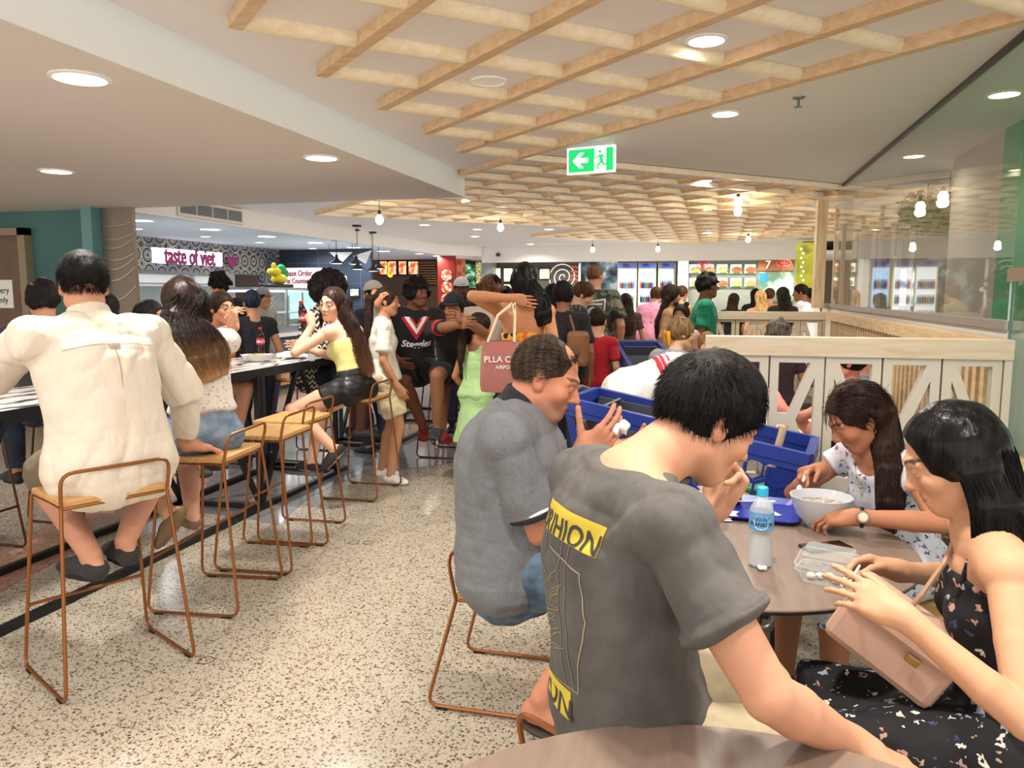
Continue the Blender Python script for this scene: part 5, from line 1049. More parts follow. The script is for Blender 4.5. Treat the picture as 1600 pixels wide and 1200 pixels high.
    def bottom(s, mat, leg=.75, waist=.07, off=.009, loose=.02, name='shorts', wr=.004, wsc=18, label=None, cap=.3, vox=None):
        F = Field(); k = s.k; s.trunk(F, -.07, waist, off, 0, belly=s.belly*.6, cap=cap)
        for q in ('R', 'L'):
            s.leg(F, q, off, leg, loose=loose, cap=.3); bt = s.hp[q]-s.f*.045*k-s.dirs[0]*.02*k; F.el(bt, s.rt, s.f, Zu, (.085*k+off, .075*k+off, .085*k+off), .04)
        return s.garment(name, mat, F, wr, wsc, (1, 1, 1), label, vox)
    def skirt(s, mat, leng=.4, waist=.1, off=.012, flare=.1, name='skirt', wr=.006, wsc=14, seated=False, label=None):
        F = Field(); k = s.k; s.trunk(F, -.05, waist, off, 0)
        for q in ('R', 'L'): F.el(s.hp[q]-s.f*.045*k-s.dirs[0]*.02*k, s.rt, s.f, Zu, (.085*k+off, .075*k+off, .085*k+off), .04)
        if seated:
            for q in ('R', 'L'): s.leg(F, q, off+.004, leng, loose=.012)
            a = (s.hp['R']+s.hp['L'])/2; b = (s.kn['R']+s.kn['L'])/2; wk = np.linalg.norm(s.kn['R']-s.kn['L'])/2+.07; F.ec(a, a+(b-a)*min(1, leng), s.rt, .17*k, .095*k, wk, .055*k, .04, cap=.3)
        else: a = s.P(-.02); F.ec(a, a-Zu*leng*k, s.rt, .165*k, .115*k, (.165+flare)*k, (.12+flare*.8)*k, .04, cap=.15)
        return s.garment(name, mat, F, wr, wsc, (1, 1, .3), label)
    def shoes(s, mat, sole=None, name='shoe', ankle=.0, label=None, low=False):
        for q in ('R', 'L'):
            F = Field(); A_, td = s.an[q], s.td[q]; k = s.k*(.92 if s.fem else 1); up = nrm(Zu-td*(td @ Zu)); lt = np.cross(td, up); o = A_-up*.045*k; s.foot(F, q, .009)
            if ankle: F.rc(A_-up*.01, A_+nrm(s.kn[q]-A_)*ankle, .044*k, .043*k, .03)
            F.cut(o-up*.036*k, -up)
            if low: F.cut(A_-up*(.028 if low is True else low)*k+0*td, nrm(up-td*.25))
            F.noise(.001, 60); V, Q = F.mesh(min(s.vox, .008), s.base); sh = mesh_obj(name, V, Q, mat, s.root, None, label)
            if sole is not None:
                b = MB(); pts = []
                for i in range(20):
                    a = 2*pi*i/20; L = .108 if cos(a) > 0 else .092; pts.append(o+td*(.052+cos(a)*L*1.05)*k+lt*sin(a)*(.047 if cos(a) > 0 else .038)*k)
                vs = [Vector(p-up*.028*k-s.base) for p in pts]+[Vector(p-up*.043*k-s.base) for p in pts]; n = 20
                b.add(vs, [tuple(range(n)), tuple(range(2*n-1, n-1, -1))]+[(i+1 if i < n-1 else 0, i, n+i, n+(i+1) % n) for i in range(n)]); b.build('sole', sole, sh)
    # -- hair
    def hair(s, style, mat, **o):
        H = s.H; F = Field(); b_ = s.base; vox = min(s.vox, .009) if s.fine else s.vox
        if o.get('bald'): pass
        if style in ('short', 'tuft', 'curly', 'buzz'):
            th = o.get('thick', .012 if style == 'short' else .006 if style == 'buzz' else .03)
            cap_field(H, F, th, front=o.get('front', .055), nape=o.get('nape', -.06), side=o.get('side', -.02))
            if o.get('bald'): H.el(F, (0, .075, .105), (.045, .06, .045), .012, True)
            if style == 'curly' or o.get('fluff'): F.noise(o.get('fluff', .016), o.get('fsc', 38))
            elif style == 'short': F.noise(.0025, 50)
            if o.get('topup'): H.el(F, (0, o.get('topy', .0), .085), (.062, .075, .04+o['topup']), .03)
        elif style in ('long', 'pony', 'bun'):
            cap_field(H, F, o.get('thick', .012), front=o.get('front', .062), nape=o.get('nape', -.075), side=o.get('side', -.045)); F.noise(.0015, 40, (1, 1, .4))
            if style == 'long':
                L = o.get('len', .38); bk = o.get('path')
                if bk is None:
                    w = o.get('w', .088); pts = [(H.p(0, -.03, .05), H.r, .070*H.s, .06*H.s), (H.p(0, -.055, -.03), H.r, w*H.s, .052*H.s)]
                    d0 = s.P(.42)-s.fc*(.085*s.k+.02); pts.append((H.p(0, -.07, -.12)*.6+(s.nk-s.fc*.07)*.4, s.latc*.6+H.r*.4, w*1.05*H.s, .045)); n = 4
                    for i in range(1, n+1): e = max(.42-(L-.08)*i/n, -.05); wd, dp = s.sect(e); pts.append((s.P(e)-s.fc*(dp+.022), s.latf(1), w*H.s*(1.05-.25*i/n), .026))
                    bk = pts
                path_field(F, bk); s.hpath = bk
                if o.get('sides'):
                    for q in (-1, 1): F.ec(H.p(q*.066, .0, .03), H.p(q*.080, -.005, -.10), H.f, .055*H.s, .018*H.s, .045*H.s, .020*H.s, .02, cap=.6)
            elif style == 'pony':
                L = o.get('len', .3); z = o.get('z', .03); a = H.p(0, -.105, z); pts = [a, H.p(0, -.16, z-.02)]
                for i in range(1, 5): pts.append(pts[1]-Zu*L*i/4-s.f*.01*i)
                F.chain(pts, [.022, .035, .038, .034, .026, .010], .015)
            else: H.el(F, (0, -.10, o.get('z', .06)), (.038, .038, .035), .012)
        elif style == 'afro': F.el(H.p(0, -.02, .045), H.r, H.f, H.u, tuple((q+o.get('thick', .05))*H.s for q in (.075, .09, .08)), .01); H.el(F, (0, .13, -.03), (.075, .08, .09), .02, True); F.noise(.012, 40)
        V, Q = F.mesh(vox, b_); hr = mesh_obj('hair', V, Q, mat, s.root); s.hairobj = hr; return hr
    def glasses(s, mat):
        H = s.H; b = MB(); pts = lambda q: [H.p(q*.033+.021*cos(a), .102, .000+.015*sin(a))-s.base for a in [i*pi/6 for i in range(12)]]
        for q in (-1, 1): b.tube([Vector(p) for p in pts(q)], .0016, 5, closed=True); b.tube([Vector(H.p(q*.055, .100, .004)-s.base), Vector(H.p(q*.080, .04, .004)-s.base), Vector(H.p(q*.080, -.01, 0)-s.base)], .0016, 5)
        b.tube([Vector(H.p(-.012, .104, .004)-s.base), Vector(H.p(.012, .104, .004)-s.base)], .0016, 5); b.build('glasses', mat, s.root)
    def cap(s, mat, brim=None, back=False, name='cap', thick=.014):
        H = s.H; F = Field(); H.el(F, (0, -.014, .036), (.0755+thick, .095+thick, .090+thick), .01); F.cut(H.p(0, 0, .035), -H.u+H.f*(.15 if not back else -.15)); V, Q = F.mesh(min(s.vox, .01), s.base); c = mesh_obj(name, V, Q, mat, s.root)
        F = Field(); sg = -1 if back else 1; F.el(H.p(0, sg*.10, .040), H.r, nrm(H.f*sg-H.u*.15), H.u, (.072*H.s, .075*H.s, .008*H.s), .004); V, Q = F.mesh(min(s.vox, .008), s.base); mesh_obj('brim', V, Q, brim or mat, c)
    def ringband(s, a, b, t0, t1, r, mat, name, lat=None):
        F = Field(); a, b = A3(a), A3(b); F.ec(a+(b-a)*t0, a+(b-a)*t1, s.f if lat is None else lat, r, r, r, r, .004, cap=.15); V, Q = F.mesh(.004, s.base); return mesh_obj(name, V, Q, mat, s.root)
    def px(s, *a): return Vector(A3(PD(*a))-s.base)
    def lm(s, b, name, mat, parent=None, smooth=False, label=None):
        """a part modelled in world coordinates"""
        b.v = [tuple(Vector(v)-Vector(s.base)) for v in b.v]; return b.build(name, mat, parent or s.root, smooth=smooth, label=label)
def bvh_of(o):
    me = o.data; n = len(me.vertices); co = np.empty(n*3, np.float32); me.vertices.foreach_get('co', co); co = co.reshape(-1, 3)
    return BVHTree.FromPolygons([tuple(v) for v in co], [tuple(p.vertices) for p in me.polygons])
def subdivide(vs, fs, mx):
    bm = bmesh.new(); V = [bm.verts.new(v) for v in vs]
    for f in fs:
        try: bm.faces.new([V[i] for i in f])
        except ValueError: pass
    bmesh.ops.triangulate(bm, faces=bm.faces[:])
    for _ in range(6):
        e = [e for e in bm.edges if e.calc_length() > mx]
        if not e: break
        bmesh.ops.subdivide_edges(bm, edges=e, cuts=1); bmesh.ops.triangulate(bm, faces=bm.faces[:])
    bm.verts.index_update(); o = [v.co.copy() for v in bm.verts], [tuple(v.index for v in f.verts) for f in bm.faces]; bm.free(); return o
def decal(target, parent, name, mat, vs, fs, o, A, B, lift=.0015, mx=.012, back=.3, tree=None):
    """printed artwork laid on a garment: flat shapes (a,b) in the plane o,A,B dropped along -AxB onto the target's surface; all world vectors relative to the person's base"""
    tree = tree or bvh_of(target); A, B = Vector(A).normalized(), Vector(B).normalized(); N = A.cross(B); o = Vector(o); vs, fs = subdivide([Vector((v[0], v[1], 0)) for v in vs], fs, mx); out = []; hits = []
    for v in vs:
        p = o+A*v.x+B*v.y; h = tree.ray_cast(p+N*back, -N, back*2.5); hits.append(h[0] is not None); out.append(h[0]+h[1]*(lift if h[1].dot(N) > 0 else -lift) if h[0] is not None else p)
    fs = [f for f in fs if all(hits[i] for i in f)]
    if not fs: return None
    b = MB(); b.add(out, fs); return b.build(name, mat, parent, smooth=True)
# ================================================================ FURNITURE
COPPER = M('copper_wire', '#9a6238', .38, .7); SEATW = wood('stool_ply', '#cfa266', '#b5854c', .4, 'X', 5); BLACKF = M('black_frame', '#17181c', .35, .3); PAD = M('rubber_pad', '#1b1918', .7)
def fillet(pts, r, n=4):
    """round the corners of a polyline"""
    P = [Vector(p) for p in pts]; out = [P[0]]
    for a, b, c in zip(P[:-2], P[1:-1], P[2:]):
        u, v = (a-b), (c-b); q = min(r, u.length*.45, v.length*.45); p0, p1 = b+u.normalized()*q, b+v.normalized()*q
        for i in range(n+1): t_ = i/n; out.append(p0*(1-t_)**2+b*2*t_*(1-t_)+p1*t_**2)
    return out+[P[-1]]
def make_stool(label, zs=.77, fx=.25, fy0=-.235, fy1=.235, sw=.20, sy=.165, back=.11, name='bar_stool', cat='stool', mat=None, foot=.27):
    """local frame: +y is the way the sitter faces"""
    mat = mat or COPPER; t_ = thing(name, label, cat)
    b = MB(); b.box((0, 0, zs-.014), (sw*2, sy*2, .024), bev=.006); b.build('seat', SEATW, t_)
    b = MB(); b.tube([(x, y, zs-.034) for x, y in [(-sw+.01, -sy+.01), (sw-.01, -sy+.01), (sw-.01, sy-.01), (-sw+.01, sy-.01)]], .007, 6, closed=True); b.build('seat_frame', mat, t_)
    for q in (-1, 1):
        b = MB(); b.tube(fillet([(q*sw, sy, zs-.03), (q*fx, fy1, .010), (q*fx, fy0, .010), (q*sw, -sy, zs-.03)], .05), .0075, 7); b.build('leg', mat, t_, smooth=True)
        [MB().box((q*fx, yy_, .004), (.02, .045, .008)).build('floor_pad', PAD, t_) for yy_ in (fy0+.06, fy1-.06)]
    b = MB(); b.tube(fillet([(-sw, -sy, zs-.03), (-sw-.004, -sy-.03, zs+back), (sw+.004, -sy-.03, zs+back), (sw, -sy, zs-.03)], .05), .0075, 7); b.build('back_rail', mat, t_, smooth=True)
    if foot:
        u = (zs-foot)/(zs-.03); b = MB(); xx = sw+(fx-sw)*u; yy = sy+(fy1-sy)*u; b.tube([(-xx, yy, foot), (xx, yy, foot)], .0075, 7); b.build('footrest', mat, t_, smooth=True)
    return t_
GS = 'copper wire bar stools along the long table'
st0 = make_stool('copper wire bar stool under the man in the white shirt'); st0['group'] = GS; st0.location = (-2.41, 2.55, 0); st0.rotation_euler.z = radians(63)
for x, y, a, l in [(-2.42, 3.30, 97, 'copper wire bar stool under the woman with fading blonde hair'), (-2.46, 3.88, 95, 'empty copper wire bar stool with light ply seat, nearer of the empty pair'), (-2.58, 4.34, 93, 'empty copper wire bar stool with light ply seat, farther of the empty pair'), (-2.62, 5.39, 92, 'copper wire bar stool under the girl in the yellow top')]:
    dup(st0, (x, y, 0), radians(a), l)
DKW = M('dark_wire', '#2e2622', .4, .5)
st1 = make_stool('dark wire bar stool under the boy in the red white and black jersey', mat=M('bronze_wire', '#6b4a34', .4, .7)); st1['group'] = 'bar stools round the second table'; st1.location = (-2.62, 7.62, 0); st1.rotation_euler.z = radians(-150)
for x, y, a, l in [(-2.45, 6.95, 90, 'dark wire bar stool seen between the boy and the green dress'), (-3.75, 6.5, -90, 'dark wire bar stool on the far side, behind the yellow top girl legs'), (-4.25, 4.35, -90, 'dark wire bar stool under the girl with hand at her mouth'), (-4.3, 5.75, -90, 'dark wire bar stool under the person in the zigzag top'), (-4.25, 3.4, -90, 'dark wire bar stool beyond the man in the white shirt, under the figure in black')]:
    dup(st1, (x, y, 0), radians(a), l)
# ---- long bar table
m = M('marbled_top', '#e6e4e0', .12); t = NT(m); tc = t.new('ShaderNodeTexCoord'); wv = t.new('ShaderNodeTexWave', i_Scale=2.2, i_Distortion=9.0, i_Detail=3.0); t.link(tc.outputs['Object'], wv.inputs['Vector'])
r = ramp(t, [(0, '#3a3a40'), (.09, '#8d8c90'), (.2, '#e2e0dc'), (1, '#efedea')]); t.link(wv.outputs['Fac'], r.inputs[0]); t.link(r.outputs[0], t.b.inputs['Base Color']); MARB = m
def bar_table(label, y0, y1, stations, x0=-3.80, x1=-3.09, zt=1.02):
    t_ = thing('bar_table', label, 'table', ((x0+x1)/2, (y0+y1)/2, 0))
    MB().bb(x0+.01, x1-.01, y0+.01, y1-.01, zt-.02, zt).build('tabletop', MARB, t_, world=True)
    b = MB(); e = .045
    b.bb(x0, x1, y0, y0+.012, zt-e-.02, zt-.001); b.bb(x0, x1, y1-.012, y1, zt-e-.02, zt-.001); b.bb(x0, x0+.012, y0, y1, zt-e-.02, zt-.001); b.bb(x1-.012, x1, y0, y1, zt-e-.02, zt-.001); b.bb(x0+.01, x1-.01, y0+.01, y1-.01, zt-e, zt-.021); b.build('edge_band', BLACKF, t_, world=True)
    for x in (x0+.03, x1-.01): MB().bb(x-.02, x+.02, y0+.05, y1-.05, .0, .04).build('floor_rail', BLACKF, t_, world=True)
    for y in (y0+.07, y1-.07): MB().bb(x0+.03, x1-.01, y-.02, y+.02, .0, .04).build('end_rail', BLACKF, t_, world=True)
    for y in stations:
        for x in (x0+.03, x1-.01): b = MB(); b.bar((x, y, .03), (x, y, zt-e), .035, .035, (0, 1, 0)); b.build('post', BLACKF, t_, world=True)
        for x in (x0+.03, x1-.01):
            for dy in (-.55, .55):
                if y0 < y+dy < y1: b = MB(); b.bar((x, y, .03), (x, y+dy, zt-e), .03, .03, (1, 0, 0)); b.build('brace', BLACKF, t_, world=True)
        b = MB(); b.bb(x0+.03, x1-.01, y-.015, y+.015, .0, .035); b.build('cross_rail', BLACKF, t_, world=True)
    return t_
bar_table('long high table with pale marbled top and black steel frame at left', 1.3, 6.12, (2.2, 4.75, 5.9))
bar_table('second high table with black frame, beyond the first', 6.95, 9.6, (7.3, 8.6), zt=1.02)
# on the bar table
def clam(label, p, rz, s=1.0):
    t_ = thing('takeaway_bowl', label, 'food container', p, rz); b = MB(); b.lathe([(.055*s, 0), (.075*s, .008), (.105*s, .05), (.112*s, .056), (.105*s, .056), (.07*s, .012), (0, .012)], (0, 0, 0), 8, sx=1.15, sy=.85); b.build('bowl', M('fibre_white', '#efebe2', .7), t_); b = MB(); b.ball((0, 0, .04), (.085, .06, .025), 10, 6); b.build('food', M('salad_food', '#b9a27a', .7, noise=.5, nscale=30), t_); return t_
clam('white fibre takeaway bowl on the long table beside the lying phone', PZ(402, 565, 1.02), .4)
nk = thing('paper_bag', 'crumpled white paper bag lying on the long table', 'paper bag', PZ(456, 560, 1.02)); F = Field(); F.el((0, 0, .025), (1, 0, 0), (0, 1, 0), (0, 0, 1), (.13, .09, .03), .01); F.noise(.009, 40); F.cut((0, 0, .002), (0, 0, -1)); V, Q = F.mesh(.008, (0, 0, 0)); mesh_obj('bag', V, Q, M('bright_paper', '#f4f2ee', .8), nk)
cup = thing('clear_cup', 'small clear plastic cup on the long table beside the white paper bag', 'cup', PZ(487, 564, 1.02)); b = MB(); b.lathe([(0, 0), (.025, 0), (.036, .085), (.034, .085), (.024, .003), (0, .003)], (0, 0, 0), 16); b.build('cup', M('clear_plastic', '#e8f0f0', .08, alpha=.3), cup, smooth=True)
COLA = M('cola', '#1c0d0a', .08, coat=.6); CLAB = M('cola_label', '#c81f27', .4); CLAW = M('label_white', '#f2eeee', .5); CLEAR = M('clear_plastic', '#e8f0f0', .08, alpha=.3)
def cola(label, p, rot=None, s=1.0, group='cola bottles', full=1):
    t_ = thing('cola_bottle', label, 'bottle', p, 0, group)
    if rot: t_.rotation_euler = rot
    b = MB(); b.lathe([(0, 0), (.028, 0), (.033, .012), (.031, .06), (.028, .085), (.031, .10), (.032, .15), (.030, .17), (.018, .21), (.013, .225)], (0, 0, 0), 20)
    b.v = [(x*s, y*s, z*s) for x, y, z in b.v]; b.build('liquid', COLA if full else CLEAR, t_, smooth=True)
    b = MB(); b.lathe([(.0335, .098), (.0335, .152), (.0325, .152), (.0325, .098)], (0, 0, 0), 20); b.v = [(x*s, y*s, z*s) for x, y, z in b.v]; b.build('label_band', CLAB, t_, smooth=True)
    for a in (0, 2.1, 4.2):
        b = MB(); vs, fs = textmesh('Cola', .035, 0, .3, .001); b.add([(.0345*s*cos(a+v.x/.034), .0345*s*sin(a+v.x/.034), (.125+v.y)*s) for v in vs], fs); b.build('label_script', CLAW, t_)
    b = MB(); b.lathe([(.0135, .222), (.0145, .224), (.0145, .243), (0, .244)], (0, 0, 0), 14); b.v = [(x*s, y*s, z*s) for x, y, z in b.v]; b.build('cap', CLAB, t_, smooth=True); return t_
cola('red labelled cola bottle standing on the long table', PZ(408, 556, 1.02))
for x, y, l in [(375, 541, 'black phone lying on the long table before the girl with hand at her mouth'),]:
    p = PZ(x, 549, 1.02); b = MB(); b.box((0, 0, .012), (.075, .15, .009), bev=.004); t_ = thing('phone', l, 'phone', p, .6); b.build('case', CBLK, t_)
# ---- round table with tray and meal
TTOP = wood('taupe_laminate', '#8a7668', '#7d6a5d', .38, 'Y', 7); TBASE = M('brown_pedestal', '#6e5345', .5)
def round_table(name, label, c, r, zt=.75, base=True):
    t_ = thing(name, label, 'table', (c[0], c[1], 0)); b = MB(); b.lathe([(0, zt-.022), (r-.03, zt-.022), (r-.006, zt-.012), (r, zt-.004), (r-.002, zt), (0, zt)], (0, 0, 0), 72); b.build('tabletop', TTOP, t_)
    b = MB(); b.lathe([(r-.034, zt-.023), (r-.008, zt-.013), (r-.001, zt-.006), (r+.0008, zt-.004), (r+.0008, zt-.008), (r-.01, zt-.018), (r-.034, zt-.0245)], (0, 0, 0), 72); b.build('edge', M('table_edge_dark', '#2b2320', .4), t_, smooth=True)
    b = MB(); b.lathe([(.26, 0), (.265, .012), (.17, .03), (.115, .3), (.13, .62), (.22, zt-.023)], (0, 0, 0), 32, sx=1, sy=.75); b.build('pedestal', TBASE, t_, smooth=True); return t_
TC = Vector((.055, 2.545, 0)); TR = .582
round_table('round_table', 'round taupe laminate table with a meal, middle right', TC, TR)
round_table('round_table', 'round taupe laminate tabletop at the bottom edge of the picture', (.086, .80), .60)
ZT = .75
tr_ = thing('serving_tray', 'royal blue plastic tray on the round table', 'tray', (.12, 2.90, ZT)); TRB = M('tray_blue', '#1f2f9a', .35)
ta = radians(-8); Rz = Matrix.Rotation(ta, 3, 'Z')
def rrect(w_, h_, r_, n=6): return [(sx*(w_/2-r_)+r_*cos(a), sy*(h_/2-r_)+r_*sin(a)) for sx, sy, a0 in ((1, 1, 0), (-1, 1, pi/2), (-1, -1, pi), (1, -1, 1.5*pi)) for a in [a0+pi/2*i/n for i in range(n+1)]]
b = MB(); out = rrect(.42, .32, .04); inn = rrect(.36, .26, .03); n = len(out)
vs = [Rz @ Vector((x, y, .003)) for x, y in inn]+[Rz @ Vector((x, y, .020)) for x, y in out]+[Rz @ Vector((x, y, .016)) for x, y in out]+[Rz @ Vector((x, y, .0)) for x, y in inn]
b.add(vs, [tuple(range(n))]+[(i, (i+1) % n, n+(i+1) % n, n+i) for i in range(n)]+[(n+i, n+(i+1) % n, 2*n+(i+1) % n, 2*n+i) for i in range(n)]+[(2*n+i, 2*n+(i+1) % n, 3*n+(i+1) % n, 3*n+i) for i in range(n)]+[tuple(range(4*n-1, 3*n-1, -1))]); b.build('tray', TRB, tr_)
TRZ = ZT+.004
p = PZ(1155, 822, TRZ); nk = thing('paper_napkins', 'white paper napkins on the blue tray beside the dark can', 'napkin', (.0, 2.78, TRZ)); b = MB()
for k, (a, s_) in enumerate([(.2, 1), (.7, .9), (-.3, .8)]): b.box((.02*k, .015*k, .0015+.002*k), (.15*s_, .13*s_, .0018), a)
b.build('napkins', PAPER, nk)
# water bottle
p = PZ(1187, 884, ZT); wb = thing('water_bottle', 'half full clear water bottle with sky blue cap on the round table', 'bottle', p); s_ = 1.0
b = MB(); b.lathe([(0, 0), (.028, .0), (.034, .008), (.0345, .04), (.031, .075), (.030, .095), (.0345, .13), (.0345, .165), (.031, .182), (.016, .205), (.014, .215)], (0, 0, 0), 24); b.build('shell', M('pet_clear', '#eef4f6', .05, alpha=.32), wb, smooth=True)
b = MB(); b.lathe([(0, .003), (.027, .003), (.0325, .01), (.033, .04), (.0295, .075), (.0285, .1), (0, .1)], (0, 0, 0), 24); b.build('water', M('water_grey', '#c3c6c8', .05, alpha=.6), wb, smooth=True)
b = MB(); b.lathe([(.0352, .115), (.0355, .168), (.0348, .168), (.0345, .115)], (0, 0, 0), 24); b.build('label_band', M('mf_label', '#5f9fd0', .4), wb, smooth=True)
b = MB(); cdir = atan2(-p.y, -p.x); vs, fs = textmesh('MOUNT', .013, 0); v2, f2 = textmesh('FRANKLIN', .0155, 0, bold=.0003)
b.add([(.0362*cos(cdir+v.x/.036), .0362*sin(cdir+v.x/.036), .149+v.y) for v in vs], fs); b.add([(.0362*cos(cdir+v.x/.036), .0362*sin(cdir+v.x/.036), .134+v.y) for v in v2], f2); b.build('label_lettering', M('label_navy', '#1b2547', .5), wb)
b = MB(); b.plate([(.024*cos(a), .022*sin(a)) for a in [i*pi/8 for i in range(16)]], ((0, 0, 0), (1, 0, 0), (0, 1, 0)), .0); b.v = [(.0358*cos(cdir+v[0]/.036), .0358*sin(cdir+v[0]/.036), .141+v[1]) for v in b.v[:16]]; b.f = b.f[:1]; b.mi = b.mi[:1]; b.build('label_oval', M('label_pale', '#e8f0f4', .5), wb)
b = MB(); b.lathe([(.0150, .212), (.0165, .214), (.0165, .236), (.014, .239), (0, .239)], (0, 0, 0), 20); b.build('cap', M('sky_cap', '#2fb2dc', .4), wb, smooth=True)
p = PZ(1190, 889, ZT); cr = thing('paper_scrap', 'small crumpled white paper scrap before the water bottle', 'paper', (p.x, p.y-.015, ZT)); F = Field(); F.el((0, 0, .008), (1, 0, 0), (0, 1, 0), (0, 0, 1), (.014, .011, .009), .01); F.noise(.003, 160); F.cut((0, 0, .0005), (0, 0, -1)); V, Q = F.mesh(.0022, (0, 0, 0)); mesh_obj('paper', V, Q, PAPER, cr)
# cans
def can(label, p, cols, h=.135):
    t_ = thing('drink_can', label, 'can', p, 0, 'drink cans on the tray'); b = MB(); b.lathe([(0, 0), (.022, 0), (.0265, .008), (.0265, h-.012), (.0225, h-.002)], (0, 0, 0), 22); b.build('can', cols[0], t_, smooth=True)
    b = MB(); b.lathe([(.0268, h*.62), (.0268, h*.72), (.0266, h*.72), (.0266, h*.62)], (0, 0, 0), 22); b.build('stripe', cols[1], t_, smooth=True); b = MB(); b.lathe([(.0235, h-.004), (.0235, h), (.021, h), (.020, h-.003), (0, h-.003)], (0, 0, 0), 22); b.build('lid', cols[2], t_, smooth=True); return t_
can('dark energy drink can with yellow rim on the blue tray', (.045, 2.83, TRZ), (M('can_dark', '#20272b', .3, .5), M('can_cyan', '#63b8c8', .4), M('can_yellow', '#d8b52a', .35, .6)))
can('dark can with silver lid behind the yellow rimmed can', (.10, 2.98, TRZ), (M('can_dark', '#20272b'), M('can_white', '#d6d6d2', .4), STEEL))
st = thing('sugar_sachet', 'white torn sachet on the blue tray', 'sachet', (.24, 2.86, TRZ)); b = MB(); b.box((0, 0, .002), (.022, .045, .003), .5); b.build('sachet', PAPER, st)
st = thing('plastic_cutlery', 'white plastic fork lying across the blue tray', 'cutlery', (.16, 2.95, TRZ)); b = MB(); b.box((0, 0, .02), (.13, .008, .003), .25); b.box((.07, .018, .02), (.035, .016, .002), .25); b.box((-.06, -.012, .010), (.006, .006, .020)); b.build('fork', WHITE, st)
st = thing('clear_wrapper', 'crumpled clear wrapper on the tray behind the water bottle', 'wrapper', (.2, 2.92, TRZ)); F = Field(); F.el((0, 0, .018), (1, 0, 0), (0, 1, 0), (0, 0, 1), (.04, .03, .018), .01); F.noise(.010, 70); F.cut((0, 0, .001), (0, 0, -1)); V, Q = F.mesh(.004, (0, 0, 0)); mesh_obj('wrapper', V, Q, CLEAR, st)
# big bowl
BW = PZ(1281, 822, ZT); bw = thing('noodle_bowl', 'large pale grey white bowl held before the woman in floral white', 'bowl', BW); h = .085; b = MB()
b.lathe([(0, .0), (.045, 0), (.05, .006), (.082, .045), (.100, .100), (.103, .108), (.098, .108), (.078, .05), (.05, .014), (0, .010)], (0, 0, 0), 40); b.build('bowl', M('bowl_glaze', '#c9ccd2', .15, coat=.5), bw, smooth=True)
b = MB(); b.lathe([(0, .078), (.088, .078), (.088, .076), (0, .07)], (0, 0, 0), 24); b.build('broth', M('broth', '#a89e86', .2, noise=.6, nscale=60), bw)
# phone
p = PZ(1290, 857, ZT); ph = thing('phone', 'black phone with rounded case lying on the round table', 'phone', (p.x, p.y, ZT), radians(-62)); b = MB(); b.box((0, 0, .005), (.074, .152, .009), bev=.004); b.build('case', M('phone_case', '#3b3330', .3, .4), ph); b = MB(); b.box((0, 0, .0098), (.068, .146, .001)); b.build('screen', M('phone_glass', '#0c0c0e', .05, coat=1), ph)
# clear clamshell food box
cl = thing('clear_food_box', 'open clear plastic food box on the round table under the hands', 'food container', (.34, 2.22, ZT), radians(-20)); b = MB()
def boxshell(b, w_, h_, z0, z1, fl, Rm=None, o=Vector((0, 0, 0))):
    lo, hi = rrect(w_*.8, h_*.8, .015, 3), rrect(w_, h_, .02, 3); n = len(lo); Rm = Rm or Matrix.Identity(3); li = rrect(w_+fl, h_+fl, .025, 3)
    vs = [o+Rm @ Vector((x, y, z0)) for x, y in lo]+[o+Rm @ Vector((x, y, z1)) for x, y in hi]+[o+Rm @ Vector((x, y, z1)) for x, y in li]
    b.add(vs, [tuple(range(n))]+[(i, (i+1) % n, n+(i+1) % n, n+i) for i in range(n)]+[(n+i, n+(i+1) % n, 2*n+(i+1) % n, 2*n+i) for i in range(n)])
CRN = M('crinkle_clear', '#dfe5e3', .06, alpha=.28, bump=.8, bscale=70)
boxshell(b, .17, .11, .001, .035, .012); b.build('tray', CRN, cl); b = MB(); boxshell(b, .17, .11, .03, .0, .012, Matrix.Rotation(radians(14), 3, 'X'), Vector((-.03, .115, .02))); b.build('lid', CRN, cl)
b = MB(); [b.ball((-.05+.022*k, .012*(k % 3-1), .012), (.014, .012, .009), 7, 5) for k in range(5)]; b.build('food', M('rice_food', '#e8e2d2', .6), cl)
# ---- low chairs
CHK = dict(zs=.45, fx=.235, fy0=-.30, fy1=.20, sw=.21, sy=.19, back=.13, name='low_chair', cat='chair', foot=0)
ch = make_stool('copper wire low chair under the man in the grey polo shirt', **CHK); ch.location = (-.70, 2.80, 0); ch.rotation_euler.z = radians(-90); ch['group'] = 'copper wire low chairs at the round table'
GOLD = M('gold_wire', '#b9a06a', .35, .7)
for x, y, a, l, z in [(-.12, 1.72, -32, 'copper wire low chair under the man in the printed grey tee', 0), (.98, 1.72, 75, 'copper wire low chair under the woman in the black floral dress', 0), (.82, 3.05, 118, 'copper wire low chair under the woman in the white floral dress', 0)]:
    dup(ch, (x, y, 0), radians(a), l)
